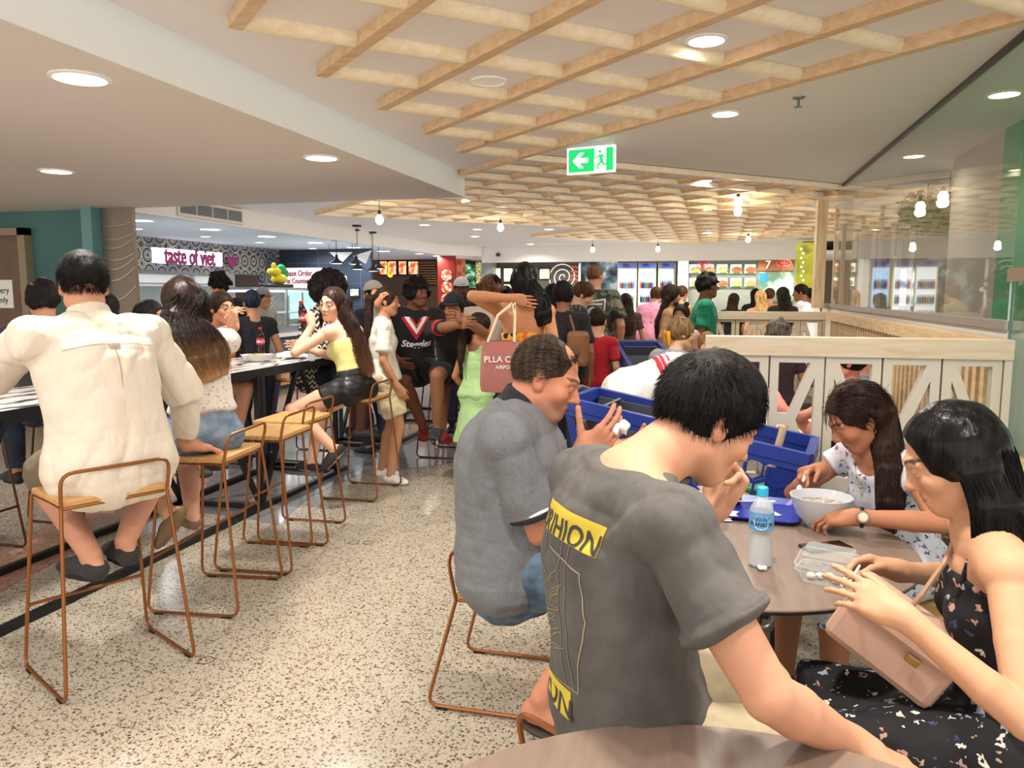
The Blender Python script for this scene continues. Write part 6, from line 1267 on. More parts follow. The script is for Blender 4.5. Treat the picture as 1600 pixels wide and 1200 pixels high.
# ---- partitions of the booth
PWH = M('partition_paint', '#dcd2c0', .5)
def partition(label, y, x0, x1, zt, npan, paint, railm, th=.05, z0=.08, only=None, name='booth_partition'):
    t_ = thing(name, label, 'partition', ((x0+x1)/2, y, 0)); b = MB(); b.bb(x0-.05, x1+.03, y-.045, y+.06, zt-.085, zt); b.build('top_rail', railm, t_, world=True)
    MB().bb(x0-.05, x0, y-.035, y+.05, 0, zt-.085).build('end_post', paint, t_, world=True); MB().bb(x1, x1+.03, y-.035, y+.05, 0, zt-.085).build('end_post', paint, t_, world=True)
    MB().bb(x0, x1, y-.035, y+.05, 0, z0).build('plinth', railm, t_, world=True)
    pw = (x1-x0)/npan
    for k in range(npan):
        X = x0+k*pw; b = MB(); mir = k % 2 == 1; zt2 = zt-.085; th2 = th*.5; yy = y; g = .004
        def bar(a, c, w_):
            ax_, cx = (X+pw-a[0] if mir else X+a[0]), (X+pw-c[0] if mir else X+c[0]); p, q = Vector((ax_, yy, a[1])), Vector((cx, yy, c[1])); b.bar(p, q, w_, th2*2*(1-.01*random.random()), (0, 1, 0))
        sw_ = .042; H_ = zt2-z0; nu = 2; uh = (H_)/nu
        b.bb(X+g, X+sw_, yy-th2, yy+th2, z0, zt2); b.bb(X+pw-sw_, X+pw-g, yy-th2, yy+th2, z0, zt2)
        for u in range(nu):
            zb, zt3 = z0+uh*u, z0+uh*(u+1); zm = (zb+zt3)/2
            b.bb(X+sw_, X+pw-sw_, yy-th2*.98, yy+th2*.98, zt3-.032, zt3); b.bb(X+sw_, X+pw-sw_, yy-th2*.98, yy+th2*.98, zb, zb+.032)
            bar((sw_-.004, zt3-.03), (pw*.58, zm), .042); bar((sw_-.004, zb+.03), (pw*.58, zm), .042)
            ax_ = [X+pw*.5, X+pw-sw_]; ax_ = [2*X+pw-a for a in ax_][::-1] if mir else ax_; b.bb(ax_[0], ax_[1], yy-th2*.97, yy+th2*.97, zm-.026, zm+.026)
        b.build('fretwork_panel', paint, t_, world=True)
    return t_
partition('near booth partition of cream fretwork panels with pale timber top rail', 3.75, .02, 1.22, 1.35, 5, PWH, PALEX)
partition('far booth partition of timber fretwork with pale top rail', 8.85, .02, 1.14, 1.35, 5, PALEX, PALEX)
sp_ = thing('side_partition', 'slatted timber partition with pale rail running below the glass wall', 'partition', (1.2, 6.3, 0)); MB().bb(1.175, 1.265, 3.84, 8.78, 1.27, 1.35).build('top_rail', PALEY, sp_, world=True); MB().bb(1.18, 1.26, 3.84, 8.78, 0, .1).build('plinth', PALEY, sp_, world=True)
for k in range(44): MB().bb(1.2, 1.235, 3.9+k*.11, 3.955+k*.11, .1, 1.27).build('slat', PALEY, sp_, world=True)
# booth benches and table
BLUEV = M('blue_vinyl', '#9cc3cb', .4)
for (x0, x1, y0, y1, l, nm) in [(.55, 1.15, 3.85, 4.35, 'timber and grey booth bench right behind the near partition', 0), (.3, 1.15, 8.2, 8.75, 'booth bench before the far partition', 0)]:
    t_ = thing('booth_bench', l, 'bench', ((x0+x1)/2, (y0+y1)/2, 0)); MB().bb(x0, x1, y0, y1, 0, .38).build('base', PALEX, t_, world=True); b = MB(); b.box(((x0+x1)/2, (y0+y1)/2, .415), (x1-x0, y1-y0, .07), bev=.02); b.build('cushion', M('bench_grey', '#6b665e', .7), t_, world=True)
t_ = thing('booth_table', 'booth table with pale top glimpsed through the near fretwork', 'table', (.6, 5.0, 0)); MB().bb(.1, 1.1, 4.6, 5.5, .72, .75).build('tabletop', PALEX, t_, world=True); MB().bb(.5, .7, 4.95, 5.15, 0, .72).build('pedestal', TBASE, t_, world=True)
# banquette beside the low glass
bq = thing('banquette', 'pale blue upholstered banquette with timber cap at the right edge', 'bench', (1.2, 2.8, 0))
b = MB(); b.box((1.24, 2.85, .60), (.09, 1.95, .40), bev=.03); b.build('backrest', BLUEV, bq, world=True); MB().bb(1.17, 1.31, 1.85, 3.85, .81, .86).build('cap_rail', PALEY, bq, world=True); MB().bb(1.2, 1.28, 1.87, 3.83, 0, .42).build('base', WWALL, bq, world=True)
st_ = thing('beyond_seat', 'pale blue seat back beyond the low glass screen', 'seat', (1.62, 3.6, 0)); b = MB(); b.box((1.62, 3.7, .72), (.08, .8, .45), bev=.03); b.build('backrest', BLUEV, st_, world=True); MB().bb(1.58, 1.66, 3.35, 4.05, 0, .5).build('base', WWALL, st_, world=True)
# ---- shopping trolleys
TBL = M('trolley_blue', '#20398f', .35); TGR = M('trolley_grey', '#4a4d50', .5)
def hexpanel(b, q, nx, ny, th=.012, wd=.010):
    """honeycomb of bars filling the quad q (bl, br, tr, tl)"""
    q = [Vector(p) for p in q]; P = lambda u, v: (q[0]*(1-u)+q[1]*u)*(1-v)+(q[3]*(1-u)+q[2]*u)*v
    N = (q[1]-q[0]).cross(q[3]-q[0]).normalized(); w_ = 1/nx; h_ = 1/ny; seg = set()
    for j in range(-1, ny+1):
        for i in range(-1, nx+1):
            cx, cy_ = (i+.5+(.5 if j % 2 else 0))*w_, (j+.5)*h_; V = [(cx, cy_+h_*.62), (cx+w_*.5, cy_+h_*.31), (cx+w_*.5, cy_-h_*.31), (cx, cy_-h_*.62), (cx-w_*.5, cy_-h_*.31), (cx-w_*.5, cy_+h_*.31)]
            for a, c in zip(V, V[1:]+V[:1]): seg.add(tuple(sorted([(round(a[0], 3), round(a[1], 3)), (round(c[0], 3), round(c[1], 3))])))
    for a, c in seg:
        if all(-.001 <= z <= 1.001 for z in a+c): b.bar(P(*a), P(*c), wd, th, N)
def make_trolley(label, group):
    t_ = thing('shopping_trolley', label, 'shopping trolley', (0, 0, 0), 0, group)      # local: handle end x=0, front x=L, near side y=0
    L, Wd, zh, zf, zb = 1.02, .41, 1.06, .89, .52; ins = .05
    def rim(x0, y0, x1, y1, z0, z1, nm='rim'):
        b = MB(); b.bar((x0, y0, z0), (x1, y1, z1), .035, .05); b.bar((x0, y0, z0-.035), (x1, y1, z1-.035), .02, .035); b.build(nm, TBL, t_)
    rim(0, 0, L, 0, zh, zf); rim(0, Wd, L, Wd, zh, zf); rim(L, 0, L, Wd, zf, zf); rim(0, 0, 0, Wd, zh, zh)
    for y, yi in ((0, ins), (Wd, Wd-ins)):
        b = MB(); hexpanel(b, [(ins*2, yi, zb), (L-ins*2, yi, zb+.02), (L-.015, y, zf-.05), (.02, y, zh-.05)], 11, 4); b.bar((ins*2, yi, zb), (L-ins*2, yi, zb+.02), .02, .04); b.build('side_panel', TBL, t_)
        b = MB(); b.add([(L-.16, y, zf-.04), (L, y, zf-.05), (L-.09, yi, zb), (L-.2, yi, zb)], [(0, 1, 2, 3)]); b.bar((L, y, zf-.03), (L-.09, yi, zb), .025, .03); b.bar((0, y, zh-.03), (.1, yi, zb), .025, .03); b.bar((.1, yi, zb), (L-.09, yi, zb), .02, .03); b.build('corner_web', TBL, t_)
    b = MB()
    for k in range(10): u = k/9; z = zf-.05-(zf-.05-zb)*u; x = L-.09*u; b.bar((x, ins*u, z), (x, Wd-ins*u, z), .012, .022)
    b.bar((L-.01, Wd*.5, zf-.05), (L-.09, Wd*.5, zb), .02, .02, (0, 1, 0)); b.build('front_panel', TBL, t_)
    b = MB(); b.box((L/2, Wd/2, zb), (L-.2, Wd-2*ins, .015)); b.build('floor_panel', TBL, t_)
    b = MB(); b.box((.10, Wd/2, .93), (.012, Wd-.1, .24), Matrix.Rotation(radians(18), 3, 'Y')); b.bar((.02, .03, 1.02), (.3, .03, .98), .02, .05); b.bar((.02, Wd-.03, 1.02), (.3, Wd-.03, .98), .02, .05); b.box((.26, Wd/2, .86), (.012, Wd-.1, .22), Matrix.Rotation(radians(-12), 3, 'Y')); b.build('child_seat', TGR, t_)
    b = MB(); b.tube([(-.08, .0, zh+.02), (-.08, Wd, zh+.02)], .016, 10); b.bar((-.08, .02, zh+.02), (0, .02, zh), .03, .03); b.bar((-.08, Wd-.02, zh+.02), (0, Wd-.02, zh), .03, .03); b.build('handle', TGR, t_, smooth=True)
    for y in (.05, Wd-.05): b = MB(); b.tube(fillet([(.06, y, zh-.08), (.06, y, .2), (.12, y, .12), (L-.1, y, .14), (L-.14, y, zb)], .08), .012, 7); b.build('chassis_tube', STEEL, t_, smooth=True)
    for x, y in ((.1, .05), (.1, Wd-.05), (L-.14, .07), (L-.14, Wd-.07)):
        b = MB(); b.lathe([(0, -.014), (.05, -.014), (.062, -.008), (.062, .008), (.05, .014), (0, .014)], (x, y, .062), 22, ax=(0, 1, 0)); w_ = b.build('wheel', M('wheel_rubber', '#26272a', .6), t_, smooth=True)
        b = MB(); b.lathe([(0, -.017), (.022, -.017), (.022, .017), (0, .017)], (x, y, .062), 14, ax=(0, 1, 0)); b.bar((x, y-.018, .06), (x, y-.018, .14), .03, .003, (0, 1, 0)); b.bar((x, y+.018, .06), (x, y+.018, .14), .03, .003, (0, 1, 0)); b.box((x, y, .15), (.045, .045, .03)); b.build('castor_fork', STEEL, w_)
    return t_
Lp, Rp = PD(888, 628, 3.45), PD(1245, 705, 3.07); ta = atan2(Rp.y-Lp.y, Rp.x-Lp.x)
tro = make_trolley('large blue shopping trolley with honeycomb sides behind the round table', 'blue shopping trolleys'); tro.location = (Lp.x, Lp.y, 0); tro.rotation_euler.z = ta
tr2 = dup(tro, (-.9, 7.45, 0), radians(-75), 'blue shopping trolley farther back beside the woman with the yellow bow', 'blue shopping trolleys')
# goods in the near trolley
def goods(name, label, cat, x, y, z, mb, mat):
    t_ = thing(name, label, cat, Vector((Lp.x+cos(ta)*x-sin(ta)*y, Lp.y+sin(ta)*x+cos(ta)*y, z)), ta); mb.build(name+'_body', mat, t_); return t_
b = MB(); b.box((0, 0, .24), (.10, .06, .5), Matrix.Rotation(radians(20), 3, 'Y'), bev=.01); goods('boxed_tool', 'tall silver grey packaged tool standing in the blue trolley', 'package', .36, .25, .53, b, M('silver_pack', '#7d7f82', .3, .5, noise=.4, nscale=20))
b = MB(); b.box((0, 0, .22), (.045, .05, .46), Matrix.Rotation(radians(20), 3, 'Y')); [b.box((.08*(k/6)-.03, -.026, .06+.06*k), (.03, .004, .035), Matrix.Rotation(radians(20), 3, 'Y')) for k in range(6)]; goods('battery_pack', 'black slotted strip package standing in the blue trolley beside the silver one', 'package', .28, .20, .53, b, CBLK)
for k, (x, y, c, l) in enumerate([(.12, .12, '#d9c436', 'yellow tin lying in the left end of the blue trolley'), (.2, .3, '#7d2f35', 'dark red packet in the blue trolley'), (.55, .15, '#d8b890', 'tan paper packet in the middle of the blue trolley'), (.72, .2, '#c99a62', 'cardboard coloured box in the blue trolley behind the hand'), (.86, .14, '#b23a3f', 'red packet at the right end of the blue trolley'), (.80, .32, '#3c8a5a', 'green packet at the right end of the blue trolley'), (.64, .34, '#e1d9c8', 'cream box at the back of the blue trolley')]):
    b = MB(); b.box((0, 0, .07), (.13, .10, .14+.02*(k % 3)), .3*k, bev=.01); goods('grocery_packet', l, 'package', x, y, .53, b, M('packet_%s' % 'abcdefg'[k], c, .5, noise=.3, nscale=25))
b = MB(); b.tube([(0, 0, 0), (.10, .02, .45)], .016, 8); goods('baguette_stick', 'pale wooden handle leaning out of the blue trolley right end', 'handle', .80, .22, .53, b, PALE)
# ---- dark arm chair and far chairs / fretwork benches in the middle distance
t_ = thing('wheelchair_armrest_chair', 'dark curved armchair arm behind the blue trolley', 'chair', PZ(960, 640, 0)+Vector((0, 0, 0))); t_.location = (-.95, 6.1, 0); b = MB(); b.tube(fillet([(-.1, 0, 0), (-.12, 0, .6), (.1, 0, .72), (.45, 0, .70), (.5, 0, 0)], .12), .022, 8); b.build('arm', M('dark_wood', '#33261e', .4), t_, smooth=True)
b = MB(); b.tube(fillet([(-.1, .5, 0), (-.12, .5, .6), (.1, .5, .72), (.45, .5, .70), (.5, .5, 0)], .12), .022, 8); b.build('arm', MATS['dark_wood'], t_, smooth=True); b = MB(); b.box((.18, .25, .43), (.55, .5, .05), bev=.02); b.build('seat', MATS['dark_wood'], t_)
def fretbench(label, x0, x1, y, z0, z1):
    t_ = thing('fretwork_screen', label, 'screen', ((x0+x1)/2, y, 0)); m_ = wood('amber_timber', '#9c6f3f', '#7f5630', .45, 'Z')
    b = MB(); b.bb(x0, x1, y-.02, y+.02, z1-.04, z1); b.bb(x0, x1, y-.02, y+.02, z0, z0+.03); n = 4
    for k in range(n+1): x = x0+(x1-x0)*k/n; b.bb(x-.015, x+.015, y-.02, y+.02, 0, z1)
    for k in range(n):
        xa, xb = x0+(x1-x0)*k/n, x0+(x1-x0)*(k+1)/n; zm = (z0+z1)/2; xm = (xa+xb)/2
        for (p, q_) in (((xa, z1), (xm, zm)), ((xm, zm), (xa, z0)), ((xb, z1), (xm, zm)), ((xm, zm), (xb, z0))): b.bar((p[0], y, p[1]), (q_[0], y, q_[1]), .03, .03, (0, 1, 0))
    b.build('fretwork', m_, t_, world=True); return t_
p0, p1 = PY(958, 540, 10.6), PY(1008, 540, 10.6); fretbench('amber timber fretwork screen right of the boy in red', p0.x, p1.x, 10.6, .35, 1.12)
# ================================================================ THE PEOPLE NEAR THE VIEWER
def cloth(name, col, rough=.9, b=.55, sc=16, **k): return M(name, col, rough, bump=b, bscale=sc, bstretch=(1, 1, .5), sheen=.05, **k)
HBLK = hairmat('hair_black', '#14100e'); HDK = hairmat('hair_dark_brown', '#2a1911'); HBR = hairmat('hair_brown', '#4a2f1d')
# ---- the man in the white shirt
OFFW = cloth('offwhite_cotton', '#dccfbd', .85, .9, 8)
P1 = Person('man in a loose off white shirt seen from behind on a copper bar stool', None, 66, 1.86, head=(130, 446, 3.22), seatz=.77, fat=1.12, shw=1.04, lean=4, lean2=20, look=(50, -8), skin='#c98f72', vox=.0065, hsc=1.04, lockh=False,
    arms=dict(L=dict(w=Vector((-3.27, 2.60, 1.08)), hint=(.35, -.5, -1.6), hand=1), R=dict(w=PZ(290, 694, .83), hint=(1.0, -.5, -.2), dir=(.55, .75, -.25), palm=(0, 0, -1), curl=(.15, .2, .25, .3), thumb=.5)),
    legs=dict(R=dict(a=(196, 845, 3.30), hint=(.85, 1, .35)), L=dict(a=(143, 868, 3.22), hint=(.05, 1, .5))))
P1.top(OFFW, hem=-.10, sleeve=1.0, off=.022, loose=.026, neck=.480, wr=.006, wsc=12, sl=.022, st=(1, 1, .45), ridge=.008)
for q, u in (('L', .72), ('R', 1.0)):     # rolled sleeve below the elbow
    F = Field(); E_, W_ = P1.el[q], P1.wr[q]; F.ec(P1.sh[q]+(E_-P1.sh[q])*.8, E_, P1.f, .078, .078, .076, .076, .02, cap=.4); F.ec(E_, E_+(W_-E_)*(.35 if q == 'L' else .78), P1.f, .072, .072, .058, .058, .02, cap=.2); F.noise(.006, 22, (1, 1, .6)); V, Q = F.mesh(.0065, P1.base); mesh_obj('sleeve', V, Q, OFFW, P1.root)
F = Field(); F.ec(P1.nk-P1.upc*.035, P1.nk+P1.upc*.046, P1.latc, .098, .090, .080, .076, .01, cap=.25); F.noise(.0015, 30); V, Q = F.mesh(.005, P1.base); mesh_obj('collar', V, Q, OFFW, P1.root)
P1.bottom(cloth('olive_shorts', '#6f6048', .9), leg=.72, off=.012, loose=.028)
P1.shoes(cloth('shoe_charcoal', '#2e2b29', .8), M('sole_dark', '#1d1b1a', .7), low=.012, name='loafer')
P1.hair('short', HBLK, thick=.010, nape=-.035, side=-.01, front=.06, topup=.006); short_hair(P1.H, P1.root, P1.base, HBLK, 5200, .022, .45, (0, .1, -.5), keep=hairline(.06, -.005, -.045), seed=2)
# box pleat and yoke seam on the back
tree = bvh_of(P1.root.children[[c.name.split('.')[0] for c in P1.root.children].index('shirt')]); SEAM = M('seam_shadow', '#9d917f', .9)
bo = P1.P(.36)-P1.base; A_ = P1.latc; B_ = P1.upc
shirt1 = [c for c in P1.root.children if c.name.startswith('shirt')][0]
decal(shirt1, shirt1, 'yoke_seam', SEAM, [(-.17, .0), (.17, .0), (.17, .0025), (-.17, .0025)], [(0, 1, 2, 3)], bo, A_, B_, tree=tree)
decal(shirt1, shirt1, 'back_pleat', SEAM, [(-.001, -.18), (.001, -.18), (.002, 0), (-.002, 0)], [(0, 1, 2, 3)], bo, A_, B_, tree=tree)
decal(shirt1, shirt1, 'hanger_loop', SEAM, [(-.022, -.018), (.022, -.018), (.026, .006), (-.026, .006)], [(0, 1, 2, 3)], bo, A_, B_, tree=tree)
# ---- the woman with fading blonde hair
BLOUSE = spots('floral_cream', '#e6d9cf', ['#8d7a74', '#9a8f88', '#6f7a5a', '#b07a70'], 48, .46, .85, bump=.3)
DENIM = M('light_denim', '#8b9cab', .85, noise=.35, nscale=14, bump=.3, bscale=90, col2='#5d7186')
P2 = Person('woman with dark to blonde hair in a floral blouse on a bar stool', None, 60, 1.66, fem=True, head=(283, 474, 3.90), seatz=.77, lean=2, lean2=20, look=(78, -26), roll=-.15, skin='#d09a7c', vox=.0065, hsc=1.08, fat=1.05, shw=1.05,
    arms=dict(R=dict(w=Vector((-3.10, 3.75, 1.08)), hint=(.8, -.3, -.6)), L=dict(w=Vector((-3.12, 3.22, 1.08)), hint=(1, -.3, -.5))),
    legs=dict(R=dict(a=(300, 800, 3.95), hint=(.2, 1, .3)), L=dict(a=(262, 800, 3.75), hint=(.1, 1, .3), toe=(-.4, -.1, -.55))))
P2.top(BLOUSE, hem=.105, sleeve=.92, off=.013, loose=.016, neck=.47, wr=.005, sl=.034, cap=.3, scoop=.8)
P2.bottom(DENIM, leg=.55, waist=.075, off=.008, loose=.012, name='denim_shorts', wr=.003)
SANDM = M('sandal_brown', '#7a6142', .7); P2.shoes(SANDM, SANDM, low=.022, name='slip_on_shoe')
H = P2.H; hz0, hz1 = H.c[2]-.33, H.c[2]-.10
HOMB = hairmat('hair_ombre', '#241813', '#a8794e', hz0, hz1, .38); PB = P2.rt
pth = [(H.p(0, -.02, .06), H.r, .072, .06), (H.p(.02, -.05, .0), H.r, .086, .07), (A3(PD(288, 502, 3.84)), P2.rt, .105, .06), (A3(PD(300, 532, 3.79)), P2.rt, .14, .045), (A3(PD(314, 560, 3.77)), P2.rt, .14, .032), (A3(PD(332, 592, 3.77)), P2.rt, .09, .012)]
pth = [(p, nrm(l), a, b) for p, l, a, b in pth]
F = Field(); cap_field(H, F, .013, front=.062, nape=-.075, side=-.07); path_field(F, pth); F.noise(.0025, 55, (1, 1, .25)); V, Q = F.mesh(.0065, P2.base); mesh_obj('hair', V, Q, HOMB, P2.root)
rg = np.random.RandomState(5); strands('hair_strands', bundle(pth, 2400, rg, .010, .85, 1.14), .0012, HOMB, P2.root, P2.base)
# ---- the girl in the yellow top
YEL = M('pale_yellow_rib', '#e4d98e', .85, bump=.4, bscale=60, bstretch=(.3, .3, 6))
P10 = Person('girl in a pale yellow strapless top looking round from a bar stool', None, 75, 1.66, fem=True, head=(519, 476, 5.72), seatz=.77, lean=6, lean2=26, look=(172, -2), roll=.12, skin='#e0ae92', vox=.005, hsc=1.10, brow='#1c120c', neck=.2,
    arms=dict(R=dict(w=(478, 545, 5.95), hint=(.5, -.5, -1)), L=dict(w=(487, 510, 5.60), hint=(.7, -.2, -1.2), dir=(-.15, .05, 1), palm=(-.9, .4, .0), curl=(.9, .9, .95, 1.0), thumb=.7, tcurl=.5)),
    legs=dict(L=dict(a=(520, 700, 5.55), hint=(.6, 1, .3), toe=(-.5, -.4, -.6)), R=dict(a=(487, 720, 5.75), hint=(.2, 1, .3))), face=dict(jaw=.78, full=.96, browk=1.7), lips='#a3525a')
P10.top(YEL, hem=.13, sleeve=0, off=.010, loose=.004, neck=.36, bandeau=.35, trapz=False, wr=.002, cap=.25)
BLKS = M('black_satin', '#141416', .45, bump=.3, bscale=12); P10.bottom(BLKS, leg=.42, waist=.12, off=.010, loose=.012)
P10.shoes(M('sneaker_dark', '#2d2a2c', .7), M('sole_tan', '#b39a78', .7), ankle=.0, low=.004, name='sneaker')
P10.H.open_eyes(P10.root, P10.base, gaze=(-.35, .02), iris='#2a170e', size=.95)
H = P10.H; HWAV = hairmat('hair_wavy_brown', '#33201a', '#7a5238', H.c[2]-.42, H.c[2]-.12, .42); bk = P10.fc
pth = [(H.p(0, -.02, .06), H.r, .070, .055), (H.p(-.02, -.07, -.02), H.r, .080, .06), (A3(PD(546, 508, 5.74)), (0, 1, 0), .055, .045), (A3(PD(556, 535, 5.72)), (.3, 1, 0), .06, .04), (A3(PD(567, 562, 5.72)), (.3, 1, 0), .05, .032), (A3(PD(578, 588, 5.70)), (.3, 1, 0), .03, .02)]
pth = [(p, nrm(l), a, b) for p, l, a, b in pth]
F = Field(); cap_field(H, F, .011, front=.067, nape=-.075, side=-.04); path_field(F, pth)
F.ec(H.p(.072, .012, .01), H.p(.085, -.0, -.11), H.f, .035, .016, .03, .016, .015, cap=.6); F.ec(H.p(.085, 0, -.11), H.p(.09, -.01, -.2), H.f, .03, .016, .015, .012, .015, cap=.6)
F.noise(.007, 26, (1, 1, .7)); V, Q = F.mesh(.007, P10.base); mesh_obj('hair', V, Q, HWAV, P10.root)
strands('hair_strands', bundle(pth[1:], 1300, np.random.RandomState(8), .022, .8, 1.45), .0014, HWAV, P10.root, P10.base)
q_ = P10.wr['L']+nrm((-.1, .02, 1))*.085; cola('red labelled cola bottle held up by the girl in the yellow top', Vector(q_)+Vector((-.035, .0, -.14)), (.12, -.1, 0))
b = MB(); b.tube([Vector(P10.wr['L'])+Vector((.030*cos(a), .030*sin(a), -.01+.004*sin(a))) for a in [i*pi/6 for i in range(12)]], .0025, 5, closed=True); P10.lm(b, 'bracelet', M('silver', '#b8b8b8', .3, .9))
# ---- the older man in the grey polo
HEATH = M('heather_grey', '#6f7073', .92, noise=.14, nscale=160, bump=.6, bscale=11, bstretch=(1, 1, .5))
PA = Person('older man in a grey polo shirt with black collar holding a white tissue', None, -84, 1.82, head=(856, 590, 2.72), seatz=.45, fat=1.28, belly=.05, shw=1.04, lean=-7, lean2=14, headoff=(.03, 0, -.045), look=(-88, -22), skin='#bf8163', vox=.0055, hsc=1.10, brow='#3a2c24', face=dict(jaw=1.15, full=1.12, nose=1.05), beard=('#8d7a70', .35),
    arms=dict(R=dict(w=(905, 712, 2.66), hint=(.5, -.3, -1.8), dir=(.75, .1, .62), palm=(.2, .8, .6), curl=(.35, .4, .45, .5), thumb=1.0, tcurl=.1), L=dict(w=(930, 700, 3.0), hint=(.6, -.4, -.9), dir=(.95, .2, .05), palm=(.0, -.3, 1), curl=(.4, .5, .5, .5))),
    legs=dict(R=dict(a=(850, 1090, 2.45), hint=(.35, 1, .3), toe=(.85, -.3, 0)), L=dict(a=(900, 1010, 3.0), hint=(.2, 1, .3))))
PA.top(HEATH, hem=-.035, sleeve=.80, off=.019, loose=.008, neck=.486, wr=.0045, wsc=15, sl=.017, ridge=.003)
BLKC = cloth('black_rib', '#1b1c1e'); WHC = cloth('white_rib', '#d6d6d4')
F = Field(); nd_ = nrm(PA.H.p(0, -.022, -.045)-PA.nk); F.ec(PA.nk-PA.upc*.045, PA.nk+nd_*.045, PA.latc, .118, .104, .091, .091, .01, cap=.2); V, Q = F.mesh(.005, PA.base); mesh_obj('collar', V, Q, BLKC, PA.root)
for q in 'RL': PA.ringband(PA.sh[q], PA.el[q], .765, .80, PA.arm_r()[2]+.0425, BLKC, 'cuff_band'); PA.ringband(PA.sh[q], PA.el[q], .742, .752, PA.arm_r()[2]+.041, WHC, 'cuff_stripe')
DJ = M('dark_denim', '#3a4a5c', .85, noise=.4, nscale=14, bump=.3, bscale=90, col2='#5f7488'); PA.bottom(DJ, leg=.98, waist=.035, off=.010, loose=.024, name='denim_shorts', wr=.005)
SLD = M('slide_brown', '#2f2622', .6)
PA.hair('buzz', hairmat('hair_thin_brown', '#3a2a20'), thick=.002, nape=-.055, side=-.012, front=.085, bald=True)
HGR = hairmat('hair_grey_brown', '#4a3c32'); 
def kA(x, y, z): return hairline(.085, -.01, -.06)(x, y, z) & ~(((x/.045)**2+((y-.04)/.05)**2 < 1) & (z > .085))
short_hair(PA.H, PA.root, PA.base, HGR, 5200, .034, .22, (0, -1, -.35), keep=kA, seed=4, r=.0008)
b = MB(); b.tube([Vector(PA.wr['R'])+Vector(nrm(np.cross(nrm(PA.wr['R']-PA.el['R']), Zu)))*.035*cos(a)+Vector((0, 0, 1))*.031*sin(a) for a in [i*pi/8 for i in range(16)]], .008, 6, closed=True); PA.lm(b, 'watch_strap', CBLK)
for q in 'RL':   # slides
    A_, td = PA.an[q], PA.td[q]; up = nrm(Zu-td*(td @ Zu)); lt = np.cross(td, up); o = A_-up*.045*PA.k; F = Field(); F.el(o+td*.05-up*.048, td, lt, up, (.155, .058, .014), .01); F.cut(o-up*.058, -up); V, Q = F.mesh(.005, PA.base); sl = mesh_obj('slide', V, Q, SLD, PA.root)
    F = Field(); F.el(o+td*.095-up*.012, td, lt, up, (.05, .062, .038), .01); F.cut(o-up*.05, -up); V, Q = F.mesh(.005, PA.base); mesh_obj('slide_strap', V, Q, SLD, sl)
ts = thing('tissue', 'crumpled white tissue in the hands of the man in the grey polo', 'tissue', PD(966, 667, 2.68)); F = Field(); F.el((0, 0, 0), (1, 0, 0), (0, 1, 0), (0, 0, 1), (.042, .035, .024), .01); F.noise(.008, 75); V, Q = F.mesh(.0035, (0, 0, 0)); mesh_obj('paper', V, Q, M('tissue_white', '#f4f2f0', .9), ts)
# ---- the man in the printed grey tee
TEE = M('washed_grey_tee', '#5b5854', .92, noise=.22, nscale=9, bump=.8, bscale=9, bstretch=(1, 1, .5))
f_ = az(-58)
PB_ = Person('young man in a grey tee with yellow back print, hand at his mouth', None, -58, 1.84, head=(1108, 654, 1.60), seatz=.56, fat=1.03, shw=.98, lean=-16, lean2=12, neck=.9, look=(-62, -30), roll=0, skin='#cf9878', vox=.0045, hsc=1.02, lockh=False, headoff=tuple(f_*.095+np.array([0, 0, -.01])),
    arms=dict(R=dict(w=(1325, 1160, 1.42), hint=(1, -.4, -.6), dir=(.85, -.05, -.32), palm=(-.3, -.1, -.9), curl=(.15, .2, .25, .3), thumb=.45), L=dict(w=(1118, 795, 1.86), hint=(.4, .2, -1), dir=(.42, .0, 1), palm=(-.5, -.8, .3), curl=(.55, .9, 1.1, 1.2), thumb=.6, tcurl=.4)),
    legs=dict(R=dict(rel=(.12, .5, None), hint=(.3, 1, .3)), L=dict(rel=(.05, .45, None), hint=(.1, 1, .3))), face=dict(full=1.04), brow='#16100c')
PB_.top(TEE, hem=-.10, sleeve=.56, off=.014, loose=.020, neck=.474, wr=.0055, wsc=15, sl=.030, st=(1, 1, .6), ridge=.004)
for q in 'RL': PB_.ringband(PB_.sh[q], PB_.el[q], .53, .565, PB_.arm_r()[2]+.0415, TEE, 'sleeve_hem')
PB_.bottom(cloth('khaki_shorts', '#b5a687'), leg=.95, waist=.04, off=.012, loose=.03)
PB_.hair('short', HBLK, thick=.013, nape=-.055, side=-.02, front=.060, topup=.008)
def kB(x, y, z): return hairline(.058, -.012, -.062)(x, y, z)
short_hair(PB_.H, PB_.root, PB_.base, HBLK, 8500, .036, .33, (0, .1, -.4), swirl=(.01, -.075, .09), keep=kB, seed=6, r=.0007, m=6)
teeo = [c for c in PB_.root.children if c.name.startswith('shirt')][0]; tree = bvh_of(teeo); A_ = PB_.latc; B_ = PB_.upc; YP = M('print_yellow', '#c9b13a', .85); LN = M('print_line', '#a3977a', .85); DKP = M('print_dark', '#3e3c3a', .9)
bo = Vector(PB_.P(.42)-PB_.base)
def dec(nm, mt, vs, fs, mx=.010, l=.0015): return decal(teeo, teeo, nm, mt, vs, fs, bo, A_, B_, lift=l, mx=mx, tree=tree)
dec('print_bar', YP, [(-.10, -.075), (.125, -.075), (.125, -.015), (-.10, -.015)], [(0, 1, 2, 3)]); vs, fs = textmesh('DRIHION', .062, 0, bold=.001); vs = [Vector((v.x*.9+.01, max(v.y, -.016)-.058, 0)) for v in vs]; dec('print_lettering', DKP, vs, fs, .008, .0028)
